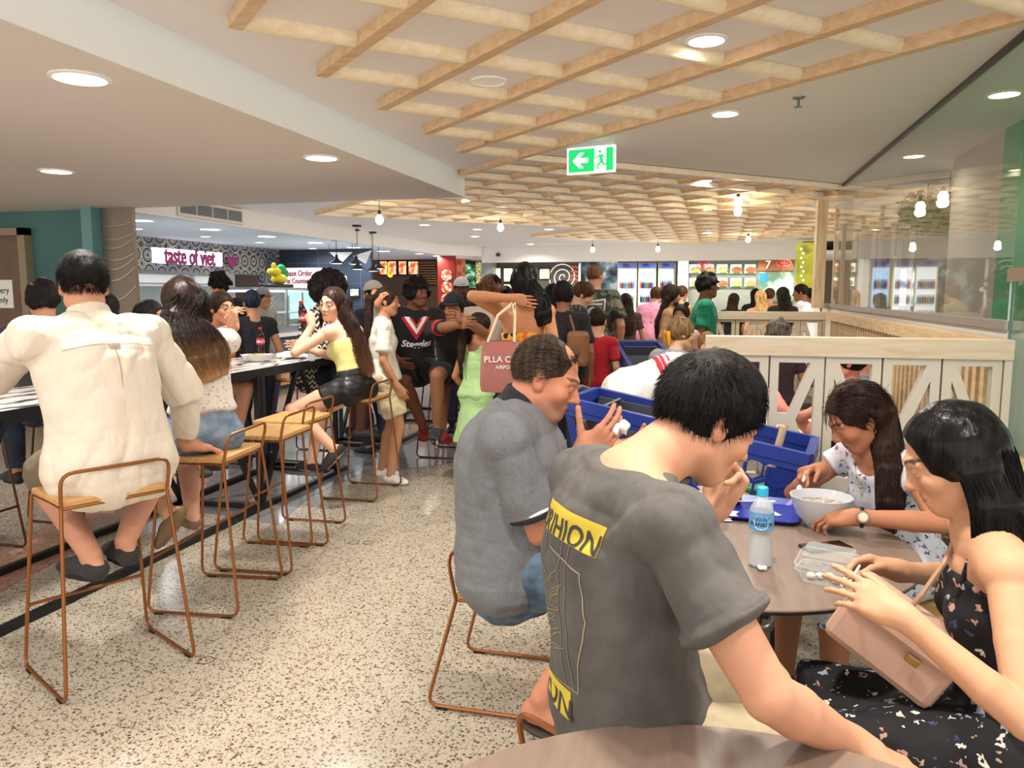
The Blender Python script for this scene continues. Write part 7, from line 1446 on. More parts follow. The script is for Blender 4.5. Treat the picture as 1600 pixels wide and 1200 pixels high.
dec('print_bar', YP, [(-.10, -.43), (.05, -.43), (.05, -.37), (-.10, -.37)], [(0, 1, 2, 3)]); vs, fs = textmesh('ON', .075, 0, bold=.001); vs = [Vector((v.x+.0, min(v.y, .018)-.405, 0)) for v in vs]; dec('print_lettering', DKP, vs, fs, .008, .0028)
def strip(pts, w_):
    vs, fs = [], []
    for a, c in zip(pts[:-1], pts[1:]):
        d = Vector((c[0]-a[0], c[1]-a[1])); n_ = Vector((-d.y, d.x)).normalized()*w_/2; i = len(vs); vs += [(a[0]+n_.x, a[1]+n_.y), (c[0]+n_.x, c[1]+n_.y), (c[0]-n_.x, c[1]-n_.y), (a[0]-n_.x, a[1]-n_.y)]; fs.append((i+3, i+2, i+1, i))
    return vs, fs
dec('print_outline', LN, *strip([(-.02, -.10), (.10, -.115), (.118, -.20), (.085, -.30), (.075, -.36), (-.05, -.37), (-.09, -.32)], .0022))
vs, fs = [], []
for k in range(34):
    a = random.uniform(-1, 1); x0 = -.02+.012*random.gauss(0, 1); y0 = -.16-.15*k/34; v2, f2 = strip([(x0, y0), (x0+(.055 if k % 2 else -.055)*random.uniform(.5, 1), y0+.03*random.uniform(.3, 1.2))], .0018); o_ = len(vs); vs += v2; fs += [tuple(i+o_ for i in f) for f in f2]
dec('print_feather', M('print_olive', '#8d8352', .9), vs, fs)
vs, fs = [], []
for x0 in (-.075, -.045, .03, .055): v2, f2 = strip([(x0, -.06), (x0+.006, -.36)], .0028); o_ = len(vs); vs += v2; fs += [tuple(i+o_ for i in f) for f in f2]
dec('pale_streaks', M('pale_streak', '#75716b', .9), vs, fs)  # thin pale upright streaks down the back of the tee
# ---- the woman in the white floral dress
BLUEF = spots('blue_floral', '#dcdde4', ['#46557f', '#6d7ba3', '#39415e', '#a65a4e'], 34, .50, .8, bump=.3)
PC = Person('woman in a white dress with blue flowers eating from the bowl', None, 118, 1.62, fem=True, head=(1338, 652, 2.80), seatz=.45, lean=10, lean2=30, look=(100, -34), roll=.05, skin='#b57a58', vox=.0055, hsc=1.08, brow='#20140e', lockh=False,
    arms=dict(R=dict(w=(1283, 735, 2.86), hint=(.9, -.5, -.4), dir=(-.5, -.45, .1), palm=(.2, -.3, -.9), curl=(.75, .95, 1.0, 1.0), thumb=.5, tcurl=.5), L=dict(w=(1340, 808, 2.52), hint=(.9, -.2, -.3), dir=(-.9, .15, -.12), palm=(-.1, .3, -.9), curl=(.35, .5, .6, .7), thumb=.6)),
    legs=dict(R=dict(rel=(.05, .42, None), hint=(.1, 1, .3)), L=dict(rel=(.05, .40, None), hint=(.1, 1, .3))), lips='#8f4a3c')
PC.top(BLUEF, hem=.02, sleeve=.30, off=.010, loose=.010, neck=.47, name='dress_bodice', wr=.004, sl=.025, scoop=1.15); PC.skirt(BLUEF, 1.15, .10, seated=True, name='dress_skirt')
H = PC.H; HCB = hairmat('hair_chestnut', '#2c1a14'); F = Field(); cap_field(H, F, .012, front=.074, nape=-.075, side=-.02)
pth = [(H.p(0, -.03, .05), H.r, .068, .055), (H.p(-.03, -.075, -.01), H.r, .070, .05), (A3(PD(1384, 690, 2.77)), (1, .3, 0), .055, .045), (A3(PD(1392, 735, 2.68)), (1, .3, 0), .050, .036), (A3(PD(1391, 785, 2.64)), (1, .3, 0), .046, .03), (A3(PD(1388, 830, 2.64)), (1, .3, 0), .03, .02)]; pth = [(p, nrm(l), a, b) for p, l, a, b in pth]
path_field(F, pth); F.noise(.002, 60, (1, 1, .2)); V, Q = F.mesh(.0055, PC.base); mesh_obj('hair', V, Q, HCB, PC.root); strands('hair_strands', bundle(pth, 1300, np.random.RandomState(11), .004, .85, 1.08), .0009, HCB, PC.root, PC.base)
short_hair(H, PC.root, PC.base, HCB, 2600, .085, .04, (0, -1, -.8), keep=hairline(.074, .0, -.06), seed=12, r=.0008, m=6)
b = MB(); c_ = PC.wr['L']-nrm(PC.wr['L']-PC.el['L'])*.012; ax_ = nrm(PC.wr['L']-PC.el['L']); u_ = nrm(np.cross(ax_, Zu)); v_ = np.cross(u_, ax_); b.tube([Vector(c_+u_*.029*cos(a)+v_*.029*sin(a)) for a in [i*pi/8 for i in range(16)]], .007, 6, closed=True); PC.lm(b, 'watch_strap', CBLK)
wd_ = nrm(-u_*.9*np.sign(u_[1])+v_*.3) if True else 0; b = MB(); b.lathe([(0, 0), (.019, 0), (.021, .003), (.019, .008), (.016, .008), (0, .007)], Vector(c_+wd_*.030), 20, ax=wd_); PC.lm(b, 'watch_case', M('watch_steel', '#b5ae9a', .3, .8)); b = MB(); b.lathe([(0, 0), (.014, 0), (0, .001)], Vector(c_+wd_*.0385), 16, ax=wd_); PC.lm(b, 'watch_dial', M('dial', '#d9d2b8', .4))
b = MB(); b.tube([Vector(PC.nk+PC.latc*.055*sx+PC.fc*fy+PC.upc*uz) for sx, fy, uz in [(-1, .02, .0), (-.8, .07, -.03), (-.35, .105, -.075), (0, .115, -.10), (.35, .105, -.075), (.8, .07, -.03), (1, .02, 0)]], .0012, 5); b.ball(Vector(PC.nk+PC.fc*.118-PC.upc*.108), .006, 8, 5); PC.lm(b, 'necklace', M('gold', '#cfa85c', .3, .9))
b = MB(); b.tube([Vector(PC.H.p(-.083, -.008+.006*sin(a), -.042+.009*cos(a))) for a in [i*pi/5 for i in range(10)]], .0012, 5, closed=True); PC.lm(b, 'earring', MATS['gold'])
sp2 = thing('soup_spoon', 'white plastic spoon in the hand of the woman with the bowl', 'spoon', PD(1262, 728, 2.80)); b = MB(); a0 = PD(1264, 730, 2.80); a1 = PD(1248, 768, 2.74); b.tube([a0, a0.lerp(a1, .6)], [.004, .005], 7); sp2.location = a0; b2 = MB(); b2.ball(a0.lerp(a1, .95), (.011, .010, .020), 12, 8); b.add(b2.v, b2.f); b.build('spoon', WHITE, sp2, world=True, smooth=True)
# ---- the woman in the black floral dress
BLKF = spots('black_floral', '#131317', ['#cfc4b4', '#9fa8b8', '#3c4a72', '#b98f80', '#e0d8cc'], 28, .47, .8, bump=.25)
PDw = Person('woman with long straight black hair in a black floral sundress picking at food', None, 84, 1.60, fem=True, head=(1486, 716, 1.74), seatz=.45, lean=4, lean2=20, look=(84, -24), skin='#d3a07c', vox=.0048, hsc=1.04, brow='#20140e', limb=.94, lockh=False, shw=1.0, lips='#a55a4e',
    arms=dict(L=dict(w=(1416, 966, 1.52), hint=(.5, -.9, -1.0), dir=(-.88, .25, .36), palm=(-.1, .75, -.55), curl=(.12, .22, .30, .38), thumb=.55, spread=.07, tcurl=.2, sc=.90), R=dict(w=(1408, 893, 1.98), hint=(.9, -.3, -.7), dir=(-.9, -.1, .25), palm=(-.1, -.5, -.75), curl=(.5, .7, .8, .8), thumb=.4)),
    legs=dict(R=dict(rel=(.02, .56, None), hint=(.1, 1, .2)), L=dict(rel=(.02, .54, None), hint=(.15, 1, .2))))
PDw.top(BLKF, hem=-.03, sleeve=0, off=.010, loose=.012, neck=.40, bandeau=.385, name='dress_bodice', wr=.004, trapz=False); PDw.skirt(BLKF, 1.08, .10, seated=True, name='dress_skirt', wr=.007)
for q in (-1, 1): b = MB(); b.tube([Vector(PDw.P(.37)+PDw.latc*.085*q+PDw.fc*.095), Vector(PDw.P(.46)+PDw.latc*.095*q+PDw.fc*.045), Vector(PDw.P(.485)+PDw.latc*.098*q-PDw.fc*.01), Vector(PDw.P(.44)+PDw.latc*.09*q-PDw.fc*.085), Vector(PDw.P(.37)+PDw.latc*.085*q-PDw.fc*.10)], .006, 6); PDw.lm(b, 'shoulder_strap', BLKF)
H = PDw.H; HJB = hairmat('hair_jet', '#0e0c0d', rough=.3); F = Field(); cap_field(H, F, .013, front=.082, nape=-.078, side=-.09)
pth = [(H.p(0, -.02, .062), H.r, .066, .055), (H.p(0, -.06, .0), H.r, .086, .062), (H.p(-.012, -.075, -.10)*.75+PDw.nk*.25, H.r*.7+PDw.latc*.3, .092, .055), (PDw.P(.40)-PDw.fc*.105, PDw.latc, .105, .040), (PDw.P(.28)-PDw.fc*.14, PDw.latc, .11, .034), (PDw.P(.16)-PDw.fc*.155, PDw.latc, .10, .028)]; pth = [(A3(p), nrm(l), a, b) for p, l, a, b in pth]
path_field(F, pth)
e0 = H.p(-.090, -.030, -.10); dd = -Zu-H.f*.12+PDw.rt*-.06; fr_ = [(H.p(-.074, -.034, .045), H.f, .034, .012), (H.p(-.087, -.034, -.02), H.f, .036, .014), (e0, H.f, .038, .016), (e0+dd*.08, PDw.f, .038, .016), (e0+dd*.16, PDw.f, .034, .014), (e0+dd*.235, PDw.f, .018, .008)]; fr_ = [(A3(p), nrm(l), a, b) for p, l, a, b in fr_]
path_field(F, fr_); F.noise(.0015, 70, (1, 1, .15)); V, Q = F.mesh(.0048, PDw.base); mesh_obj('hair', V, Q, HJB, PDw.root)
strands('hair_strands', np.concatenate([bundle(pth, 1700, np.random.RandomState(13), .004, .85, 1.05, m=16), bundle(fr_, 700, np.random.RandomState(14), .003, .7, 1.15, m=16)]), .0008, HJB, PDw.root, PDw.base)
fk = thing('plastic_fork', 'white plastic fork between the fingers of the woman in black', 'cutlery', PD(1345, 885, 1.80)); b = MB(); b.tube([PD(1343, 884, 1.82), PD(1325, 912, 1.72)], .003, 6); b.ball(PD(1322, 915, 1.71), (.014, .010, .006), 8, 5); b.build('fork', WHITE, fk, world=True, smooth=True)
# her shoulder bag on her lap
BAGM = M('dusty_pink_leather', '#c9a08c', .45, noise=.05); hb = thing('shoulder_bag', 'dusty pink leather shoulder bag with brass catch on the lap of the woman in black', 'handbag', PD(1400, 1000, 1.78))
b = MB(); c_ = PD(1400, 998, 1.80); Rm = Matrix.Rotation(radians(-25), 3, 'Z') @ Matrix.Rotation(radians(28), 3, 'Y'); b.box(c_, (.27, .10, .17), Rm, bev=.02); b.build('bag_body', BAGM, hb, world=True)
b = MB(); b.box(c_+Rm @ Vector((0, -.012, .055)), (.275, .095, .085), Rm, bev=.02); b.build('flap', BAGM, hb, world=True); b = MB(); b.box(c_+Rm @ Vector((.05, -.062, .01)), (.03, .006, .02), Rm, bev=.002); b.build('catch', M('brass', '#b08d57', .3, .9), hb, world=True)
b = MB(); b.tube([PD(1385, 990, 1.78), PD(1440, 930, 1.74), PD(1475, 880, 1.74), PD(1510, 800, 1.78)], .006, 6); b.build('strap', M('tan_strap', '#b08a6a', .5), hb, world=True)
# ================================================================ THE CROWD
SK = dict(l='#dba88a', t='#bf8a66', b='#8f6044', d='#5f3f2e', p='#e3b39a')
def crowd(label, head, yaw, top, bottom, hair, sit=None, skin='t', shoe=('#26262a', '#1a1a1a'), cap=None, **k):
    d = head[2]; vox = k.pop('vx', 0) or (.0085 if d < 6.2 else .010 if d < 7.6 else .013); fem = k.get('fem', False)
    if sit is not None:
        k['seatz'] = sit
        k.setdefault('legs', dict(R=dict(rel=(.05, .36, -.42)), L=dict(rel=(.05, .33, -.44))))
    P = Person(label, None, yaw, k.pop('hgt', 1.7), head=head, skin=SK.get(skin, skin), vox=vox, **k)
    m, o = top; P.top(m, **o)
    if bottom:
        m, o = bottom
        if o.get('skirt'): o = dict(o); o.pop('skirt'); P.skirt(m, **o)
        else: P.bottom(m, **o)
    if shoe: P.shoes(cloth('shoe_'+shoe[0].strip('#'), shoe[0], .6), M('sole_'+shoe[1].strip('#'), shoe[1], .7), low=.0)
    if hair: P.hair(hair[0], hair[1], **hair[2])
    if cap: P.cap(cloth('cap_'+cap[0].strip('#'), cap[0]), None, back=cap[1])
    return P
BT = cloth('black_tee', '#1a1a1d'); NV = cloth('navy_tee', '#1f2636'); WT = cloth('white_tee', '#e6e0d4'); GRN = cloth('green_tee', '#12835f'); REDT_ = cloth('red_tee', '#b01b26'); GRY = cloth('grey_tee', '#6d6a6a'); PNK = cloth('pink_hoodie', '#e79bb8'); TAN = cloth('tan_top', '#b08a62'); CRM = cloth('cream_top', '#d9cdb4'); MAUV = cloth('dark_plum', '#4a2f3f')
JB = M('blue_jeans', '#2f3c50', .85, noise=.25, nscale=12); BSH = cloth('black_shorts', '#1b1b1e'); KH = cloth('khaki_short', '#cdbf98'); BRN = cloth('brown_top', '#4a3a32')
ZZ = zigzag('zigzag_print', '#1d1a1c', '#cfc4b8', 22)
S0 = dict(hem=-.08); SH = dict(leg=.7, loose=.02); LG = dict(leg=1.95, loose=.01); NONE = None
# beyond the man in the white shirt
crowd('person in a charcoal top with tousled black hair behind the man in white', (66, 470, 4.7), 60, (cloth('charcoal_top', '#2f3036'), dict(hem=-.05, sleeve=.55)), (JB, LG), ('short', HBLK, dict(thick=.018, fluff=.008)), sit=.77, arms=dict(L=dict(w=(12, 540, 4.6), hint=(.4, -.2, -1)), R=dict(rel=(.0, .3, -.25))))
crowd('dark haired figure in black mostly hidden behind the ear of the man in white', (168, 484, 5.3), 30, (BT, dict(hem=-.05)), (JB, LG), ('long', HBLK, dict(len=.25)), sit=.77, fem=True, skin='b')
crowd('figure in black with long black hair behind the woman with fading blonde hair', (236, 497, 4.75), -80, (BT, dict(hem=-.05)), (JB, LG), ('long', HBLK, dict(len=.4, sides=True)), sit=.77, fem=True, arms=dict(R=dict(rel=(0, .3, -.22)), L=dict(rel=(0, .3, -.22))))
g5 = crowd('girl with long dark hair resting her hands before her mouth at the high table', (346, 481, 5.6), -62, (cloth('white_cami', '#dcd6cc'), dict(hem=-.05, sleeve=0, bandeau=.36, neck=.36, trapz=False)), (BSH, SH), ('long', HDK, dict(len=.22, side=-.04)), sit=.77, fem=True, vx=.006, skin='#cf9878', look=(-105, -4), lean=16, lean2=38, neck=.1,
           arms=dict(L=dict(w=(378, 510, 5.25), hint=(.9, -.3, -1.4), dir=(-.35, -.1, .8), palm=(-.5, .6, 0), curl=(.9, 1, 1.1, 1.1)), R=dict(w=(362, 508, 5.3), hint=(.5, .3, -1.5), dir=(.1, .1, .9), palm=(.3, .6, 0), curl=(.7, .8, .9, 1.0))), face=dict(jaw=.85, browk=1.6))
g5.H.open_eyes(g5.root, g5.base, gaze=(.3, .1), iris='#1d120d', size=.95)
crowd('person with short greying hair standing behind the girl with hands at her mouth', (302, 462, 7.4), 40, (cloth('sage_tee', '#7f8c82'), S0), (JB, LG), ('short', hairmat('hair_grizzled', '#4f4640'), dict(thick=.018)))
crowd('person with full black hair standing at the food counter under the sign', (341, 445, 8.2), 60, (BT, S0), (JB, LG), ('curly', HBLK, dict(thick=.03)))
w9 = crowd('woman in a black keyhole back top with blue tinted tied hair', (393, 473, 7.0), 50, (cloth('ink_top', '#191c28'), dict(hem=-.05, sleeve=.35, scoop=.7)), (JB, LG), ('bun', hairmat('hair_blue_black', '#1c2536'), dict(z=.04, thick=.01)), fem=True, skin='t')
crowd('counter worker in a grey cap behind the glass food display', (412, 466, 9.4), -100, (cloth('stone_tee', '#8d8a84'), S0), (JB, LG), ('short', HBLK, {}), cap=('#7d7f80', False))
z11 = crowd('person with a round afro in a black and white zigzag knit', (516, 458, 6.75), -60, (ZZ, dict(hem=-.08, sleeve=.95, loose=.03, sl=.02)), (cloth('navy_short', '#1c2333'), dict(leg=.9, loose=.02)), ('afro', HBLK, dict(thick=.075)), sit=.74, skin='d', arms=dict(R=dict(rel=(.12, .25, -.30), hint=(.8, -.4, -1)), L=dict(rel=(.0, .3, -.3))), lean=6, lean2=20)
crowd('man in a navy tee with a pale grey cap turned toward the counter', (582, 460, 7.4), 65, (NV, S0), (JB, LG), ('buzz', HBLK, {}), cap=('#b9b4a6', True), skin='t', fat=1.15)
# the girl in the white tee
w13 = crowd('girl in a white tee and beige shorts with a long ponytail', (606, 471, 6.25), -62, (WT, dict(hem=-.02, sleeve=.72, loose=.02, sl=.022, wr=.006)), (KH, dict(leg=.74, loose=.04, off=.012, wr=.006)), ('pony', HDK, dict(len=.52, z=.03)), fem=True, look=(-75, -4), skin='#c08a66', lean=-4, lean2=4,
            arms=dict(L=dict(w=(590, 476, 6.2), hint=(1, .1, -.3), dir=(.2, .1, .6), palm=(.6, .3, 0), curl=(.8, .9, .9, .9)), R=dict(rel=(.04, .10, -.50))), legs=dict(R=dict(rel=(.03, .03, None), toe=(.95, -.25, 0)), L=dict(rel=(.05, -.03, None), toe=(.8, .2, 0))), shoe=('#ece9e4', '#ddd9d2'))
w13.glasses(M('spectacle_black', '#15151a', .3))
# the boy in the club jersey
j14 = crowd('boy with curly black hair in a black jersey with red and white chevrons', (652, 458, 7.05), -150, (BT, dict(hem=-.12, sleeve=.75, loose=.03, sl=.03)), (BSH, dict(leg=.85, loose=.035)), ('curly', HBLK, dict(thick=.032, front=.045)), sit=.77, vx=.0075, skin='#7d4f36', look=(-118, 2), lean=2, lean2=14,
            arms=dict(L=dict(rel=(.0, .36, -.12), hint=(.7, -.2, -1)), R=dict(rel=(-.02, .22, -.36))), legs=dict(R=dict(a=(662, 668, 6.95), hint=(.3, 1, .3)), L=dict(a=(690, 672, 6.85), hint=(.3, 1, .3))), shoe=('#8f1b1f', '#141414'))
j14.H.open_eyes(j14.root, j14.base, iris='#120b08', size=.95)
JR, JW = M('jersey_red', '#c3202c', .85), M('jersey_white', '#ece8e6', .85); jt = [c for c in j14.root.children if c.name.startswith('shirt')][0]; tree = bvh_of(jt); jo = Vector(j14.P(.40)-j14.base); jA, jB = -j14.latc, j14.upc
def vee(w0, th, y0, dp): return [(-w0, y0), (-w0+th, y0), (0, y0-dp+th*1.1), (w0-th, y0), (w0, y0), (0, y0-dp)]
def vq(w0, th, y0, dp): v = vee(w0, th, y0, dp); return v, [(5, 2, 1, 0), (5, 4, 3, 2)]
for nm, mt, a in (('chevron', JR, (.135, .05, .05, .20)), ('chevron', JW, (.105, .045, .055, .15)), ('chevron', JR, (.070, .03, .05, .09))):
    vs, fs = vq(*a); decal(jt, jt, nm, mt, vs, fs, jo, jA, jB, mx=.014, lift=.003+.0015*(('chevron', mt, a)[2][0] < .12), tree=tree)
vs, fs = textmesh('Steggles', .085, 0, .3, .002); decal(jt, jt, 'jersey_script', JW, [(v.x+.0, v.y-.19) for v in vs], fs, jo, jA, jB, mx=.014, lift=.004, tree=tree)
b15 = crowd('person in a black cap resting chin on folded arms beside the jersey boy', (709, 482, 6.4), -165, (BT, dict(hem=-.05, sleeve=.75)), (BSH, SH), ('short', HBLK, {}), sit=.77, skin='b', cap=('#19191c', False), lean=22, lean2=46, look=(-170, -2), neck=0, arms=dict(L=dict(w=(728, 502, 6.05), hint=(.9, 0, -.6)), R=dict(w=(722, 506, 6.0), hint=(.9, 0, -.6))))
b15.ringband(b15.sh['R'], b15.el['R'], .55, .74, .068, JR, 'sleeve_band'); b15.ringband(b15.sh['L'], b15.el['L'], .50, .56, .067, JW, 'sleeve_stripe'); b15.ringband(b15.sh['L'], b15.el['L'], .56, .74, .068, JR, 'sleeve_band')
crowd('bearded man in a white and blue cap behind the black capped person', (721, 452, 8.5), -160, (BT, dict(hem=-.08)), (JB, LG), ('buzz', HBLK, {}), skin='d', cap=('#c9ccd2', False), beard=('#1a1210', .8))
crowd('child with curly light brown hair left of the woman in orange', (761, 458, 7.4), 10, (cloth('cream_stripe', '#cfc0b0'), S0), (JB, LG), ('curly', hairmat('hair_curly_brown', '#5d3d26'), dict(thick=.022)), skin='t')
crowd('young man with thick black hair behind the curly haired child', (770, 447, 9.0), -100, (BT, S0), (JB, LG), ('short', HBLK, dict(thick=.025)), skin='b')
crowd('small dark haired head low behind the raised arm of the orange top woman', (790, 462, 9.2), 20, (BT, S0), (JB, LG), ('bun', HBLK, {}), fem=True)
# the woman in the orange top
ORT = M('orange_black_print', '#e0921f', .8); t = NT(ORT); tc = t.new('ShaderNodeTexCoord'); n_ = t.new('ShaderNodeTexVoronoi', i_Scale=11.0); t.link(tc.outputs['Object'], n_.inputs['Vector']); r = ramp(t, [(0, '#181313'), (.34, '#e09a22'), (.8, '#c95f1c')], 'CONSTANT'); t.link(n_.outputs['Distance'], r.inputs[0]); t.link(r.outputs[0], t.b.inputs['Base Color'])
o19 = crowd('tall woman with long black hair in an orange backless top holding her neck', (822, 438, 5.25), -8, (ORT, dict(hem=-.02, sleeve=0, bandeau=.28, neck=.28, trapz=False)), (BT, LG), None, fem=True, skin='#bd8058', look=(-15, -4),
            arms=dict(L=dict(w=(798, 466, 5.15), hint=(1, -.1, -.25), dir=(.9, -.1, -.15), palm=(.1, .9, 0), curl=(.2, .25, .3, .3)), R=dict(rel=(.06, .1, -.48))))
H = o19.H; F = Field(); cap_field(H, F, .013, front=.06, nape=-.075, side=-.06, face=True); pth = [(H.p(0, -.03, .05), H.r, .072, .055), (H.p(0, -.06, -.02), H.r, .086, .05), (A3(PD(838, 470, 5.18)), H.r, .09, .035), (A3(PD(846, 490, 5.15)), H.r, .075, .028), (A3(PD(851, 506, 5.14)), H.r, .055, .02)]; pth = [(p, nrm(l), a, b) for p, l, a, b in pth]
path_field(F, pth); F.noise(.0015, 60, (1, 1, .2)); V, Q = F.mesh(.008, o19.base); mesh_obj('hair', V, Q, HJB, o19.root); strands('hair_strands', bundle(pth, 900, np.random.RandomState(21), .003, .85, 1.05), .0012, HJB, o19.root, o19.base)
# tote bag on her shoulder
TOTE = M('coral_tote', '#b9635a', .9, noise=.5, nscale=40, col2='#8f6f68'); tb = thing('tote_bag', 'coral canvas tote bag with cream rope handles and white lettering', 'bag', PD(780, 575, 5.0)); ld = Vector((cos(YW), sin(YW), 0)); c0 = PD(783, 572, 5.0)
b = MB(); nseg = 24; rows_ = [(.125, .055, .165), (.128, .07, .1), (.135, .085, 0), (.14, .085, -.12), (.13, .07, -.165)]
vs = [c0+ld*(w_*cos(a)*abs(cos(a))**-.3 if abs(cos(a)) > .01 else 0)+Vector((-ld.y, ld.x, 0))*d_*sin(a)+Vector((0, 0, z_)) for w_, d_, z_ in rows_ for a in [2*pi*i/nseg for i in range(nseg)]]
b.add(vs, [(i*nseg+k, i*nseg+(k+1) % nseg, (i+1)*nseg+(k+1) % nseg, (i+1)*nseg+k) for i in range(len(rows_)-1) for k in range(nseg)]+[tuple(range(len(rows_)*nseg-1, (len(rows_)-1)*nseg-1, -1))]); b.f = [tuple(reversed(f)) for f in b.f]; b.build('bag_body', TOTE, tb, world=True, smooth=True)
b = MB(); nn = Vector((-ld.y, ld.x, 0)); text_on(b, 'PLLA CO', .055, c0-nn*.088+Vector((-.0, 0, .05)), ld, (0, 0, 1), .001, bold=.0008); text_on(b, 'AIRPORT', .032, c0-nn*.088+ld*.03+Vector((0, 0, .0)), ld, (0, 0, 1), .001, bold=.0006); b.build('lettering', M('tote_white', '#e9dfd6', .8), tb, world=True)
ROPE = M('rope_cream', '#ddc9a8', .9, bump=.5, bscale=80)
for s_ in (-1, 1):
    b = MB(); top = PD(806 if s_ > 0 else 800, 474, 5.06); b.tube([c0+ld*-.085+nn*.05*s_+Vector((0, 0, .16)), c0+ld*-.02+nn*.03*s_+Vector((0, 0, .33)), top, c0+ld*.09+nn*.03*s_+Vector((0, 0, .33)), c0+ld*.085+nn*.05*s_+Vector((0, 0, .16))], .009, 7); b.build('rope_handle', ROPE, tb, world=True, smooth=True)
# the girl in the green dress
MINT = M('mint_seersucker', '#b3d896', .9, bump=.5, bscale=50)
g20 = crowd('little girl in a pale green sleeveless dress with a long curly ponytail', (751, 512, 6.3), -20, (MINT, dict(hem=0, sleeve=0, neck=.46, loose=.02, scoop=1.0)), (MINT, dict(skirt=True, leng=.50, flare=.12)), ('pony', HDK, dict(len=.34, z=.02)), fem=True, hgt=1.35, skin='#b87d58', look=(-50, 0), arms=dict(R=dict(rel=(.03, .15, -.40)), L=dict(rel=(.03, .1, -.45))), hsc=1.12, shoe=('#e6ddd6', '#dcd0c8'))
w21 = crowd('woman in a black tee with a brown leather backpack seen from behind', (880, 462, 6.6), 5, (BT, dict(hem=-.10, sleeve=.7, loose=.02, sl=.02)), (JB, LG), ('short', HBLK, dict(thick=.022, nape=-.07, side=-.05)), fem=True, fat=1.15, shw=1.1, skin='b')
bb = thing('leather_backpack', 'tan brown leather bag at the back of the woman in the black tee', 'bag', PD(902, 545, 6.4)); b = MB(); c0 = PD(903, 545, 6.42); b.box(c0, (.19, .11, .30), .2, bev=.04); b.build('bag_body', M('tan_leather', '#7d5230', .45, noise=.3, nscale=8), bb, world=True); b = MB(); b.tube([c0+Vector((-.03, 0, .14)), PD(890, 492, 6.42)], .01, 6); b.build('strap', M('tan_leather', '#7d5230'), bb, world=True)
crowd('person with dark hair in a grey top partly hidden right of the orange top woman', (862, 462, 7.6), 30, (GRY, S0), (JB, LG), ('long', HBLK, dict(len=.2)), fem=True, fat=1.1)
CAMO = M('camouflage', '#5c5b48', .9); t = NT(CAMO); tc = t.new('ShaderNodeTexCoord'); n_ = t.new('ShaderNodeTexNoise', i_Scale=7.0, i_Detail=1.0); t.link(tc.outputs['Object'], n_.inputs['Vector']); r = ramp(t, [(0, '#2e3028'), (.42, '#5f6350'), (.5, '#3b3e33'), (.56, '#7a7a66')], 'CONSTANT'); t.link(n_.outputs['Fac'], r.inputs[0]); t.link(r.outputs[0], t.b.inputs['Base Color'])
c22 = crowd('tall man with cropped reddish hair in a camouflage tee with a white shield', (930, 432, 8.3), 8, (CAMO, dict(hem=-.12, sleeve=.72, loose=.03, sl=.025)), (BSH, dict(leg=.9, loose=.03)), ('buzz', hairmat('hair_ginger', '#6b4630'), {}), fat=1.2, shw=1.08, skin='#cf9478', look=(-25, 0))
ct_ = [c for c in c22.root.children if c.name.startswith('shirt')][0]; co = Vector(c22.P(.30)-c22.base); sh_ = [(-.13, .12), (0, .10), (.13, .12), (.12, -.02), (.07, -.12), (0, -.16), (-.07, -.12), (-.12, -.02)]; CW = M('shield_white', '#c9c9c4', .9)
decal(ct_, ct_, 'shield_outline', CW, *strip(sh_+[sh_[0]], .016), co, c22.latc, c22.upc, mx=.02, lift=.004); decal(ct_, ct_, 'shield_band', CW, *strip([(-.10, .07), (.10, .07)], .022), co, c22.latc, c22.upc, mx=.02, lift=.004); vs = [(.05*cos(a), -.01+.055*sin(a)) for a in [i*pi/6 for i in range(12)]]; decal(ct_, ct_, 'shield_head', CW, vs, [tuple(range(12))], co, c22.latc, c22.upc, mx=.02, lift=.004)
for q_ in (-1, 1): decal(ct_, ct_, 'shield_blade', CW, *strip([(-.085*q_, -.09), (.09*q_, .04)], .012), co, c22.latc, c22.upc, mx=.02, lift=.005)
crowd('boy with short brown hair looking down, leaning by the camouflage man', (912, 461, 7.4), -70, (spots('black_white_speck', '#2a2a2c', ['#d8d8d4'], 40, .45), S0), (BSH, SH), ('short', HBR, dict(thick=.014)), look=(-80, -30), skin='l', neck=.9)
r24 = crowd('small boy in a red tee and navy shorts seen from behind', (934, 502, 7.1), -8, (REDT_, dict(hem=-.10, sleeve=.7, loose=.02)), (cloth('navy_kid', '#1f2140'), SH), ('short', HDK, dict(thick=.01)), hgt=1.25, skin='l', hsc=1.1)
crowd('woman with dark wavy hair in a brown top at the far counter', (977, 472, 9.8), 20, (BRN, S0), (JB, LG), ('long', HDK, dict(len=.3, w=.1)), fem=True)
crowd('person in a pink hooded top bending toward the far counter', (1026, 462, 10.5), -20, (PNK, dict(hem=-.10, sleeve=1.9, loose=.03, sl=.02)), (JB, LG), ('short', HBR, {}), lean=22, lean2=34, fat=1.1, skin='l', fem=True)
crowd('woman with a big mass of dark curly hair in a tan top facing right', (1050, 463, 8.6), -85, (TAN, dict(hem=-.08, sleeve=1.2, loose=.02)), (JB, LG), ('long', HDK, dict(len=.34, w=.115, thick=.03)), fem=True, skin='t', fat=1.1)
crowd('person in a pale khaki top at the far counter beyond the curly haired woman', (1066, 459, 11.0), -40, (cloth('khaki_top', '#b0a078'), dict(hem=-.1, sleeve=1.6)), (JB, LG), ('bun', HBR, dict(z=.09)), fem=True, lean=15, skin='l')
k30 = crowd('child with dark hair and a black bow headband facing the viewer', (1064, 494, 7.8), 165, (cloth('peach_top', '#d8a890'), S0), (JB, LG), ('pony', HDK, dict(len=.15)), fem=True, hgt=1.25, skin='t', hsc=1.1)
b = MB(); [b.ball(tuple(k30.H.p(q*.055, .0, .125)), (.03, .015, .026), 8, 6) for q in (-1, 1)]; k30.lm(b, 'hair_bow', CBLK)
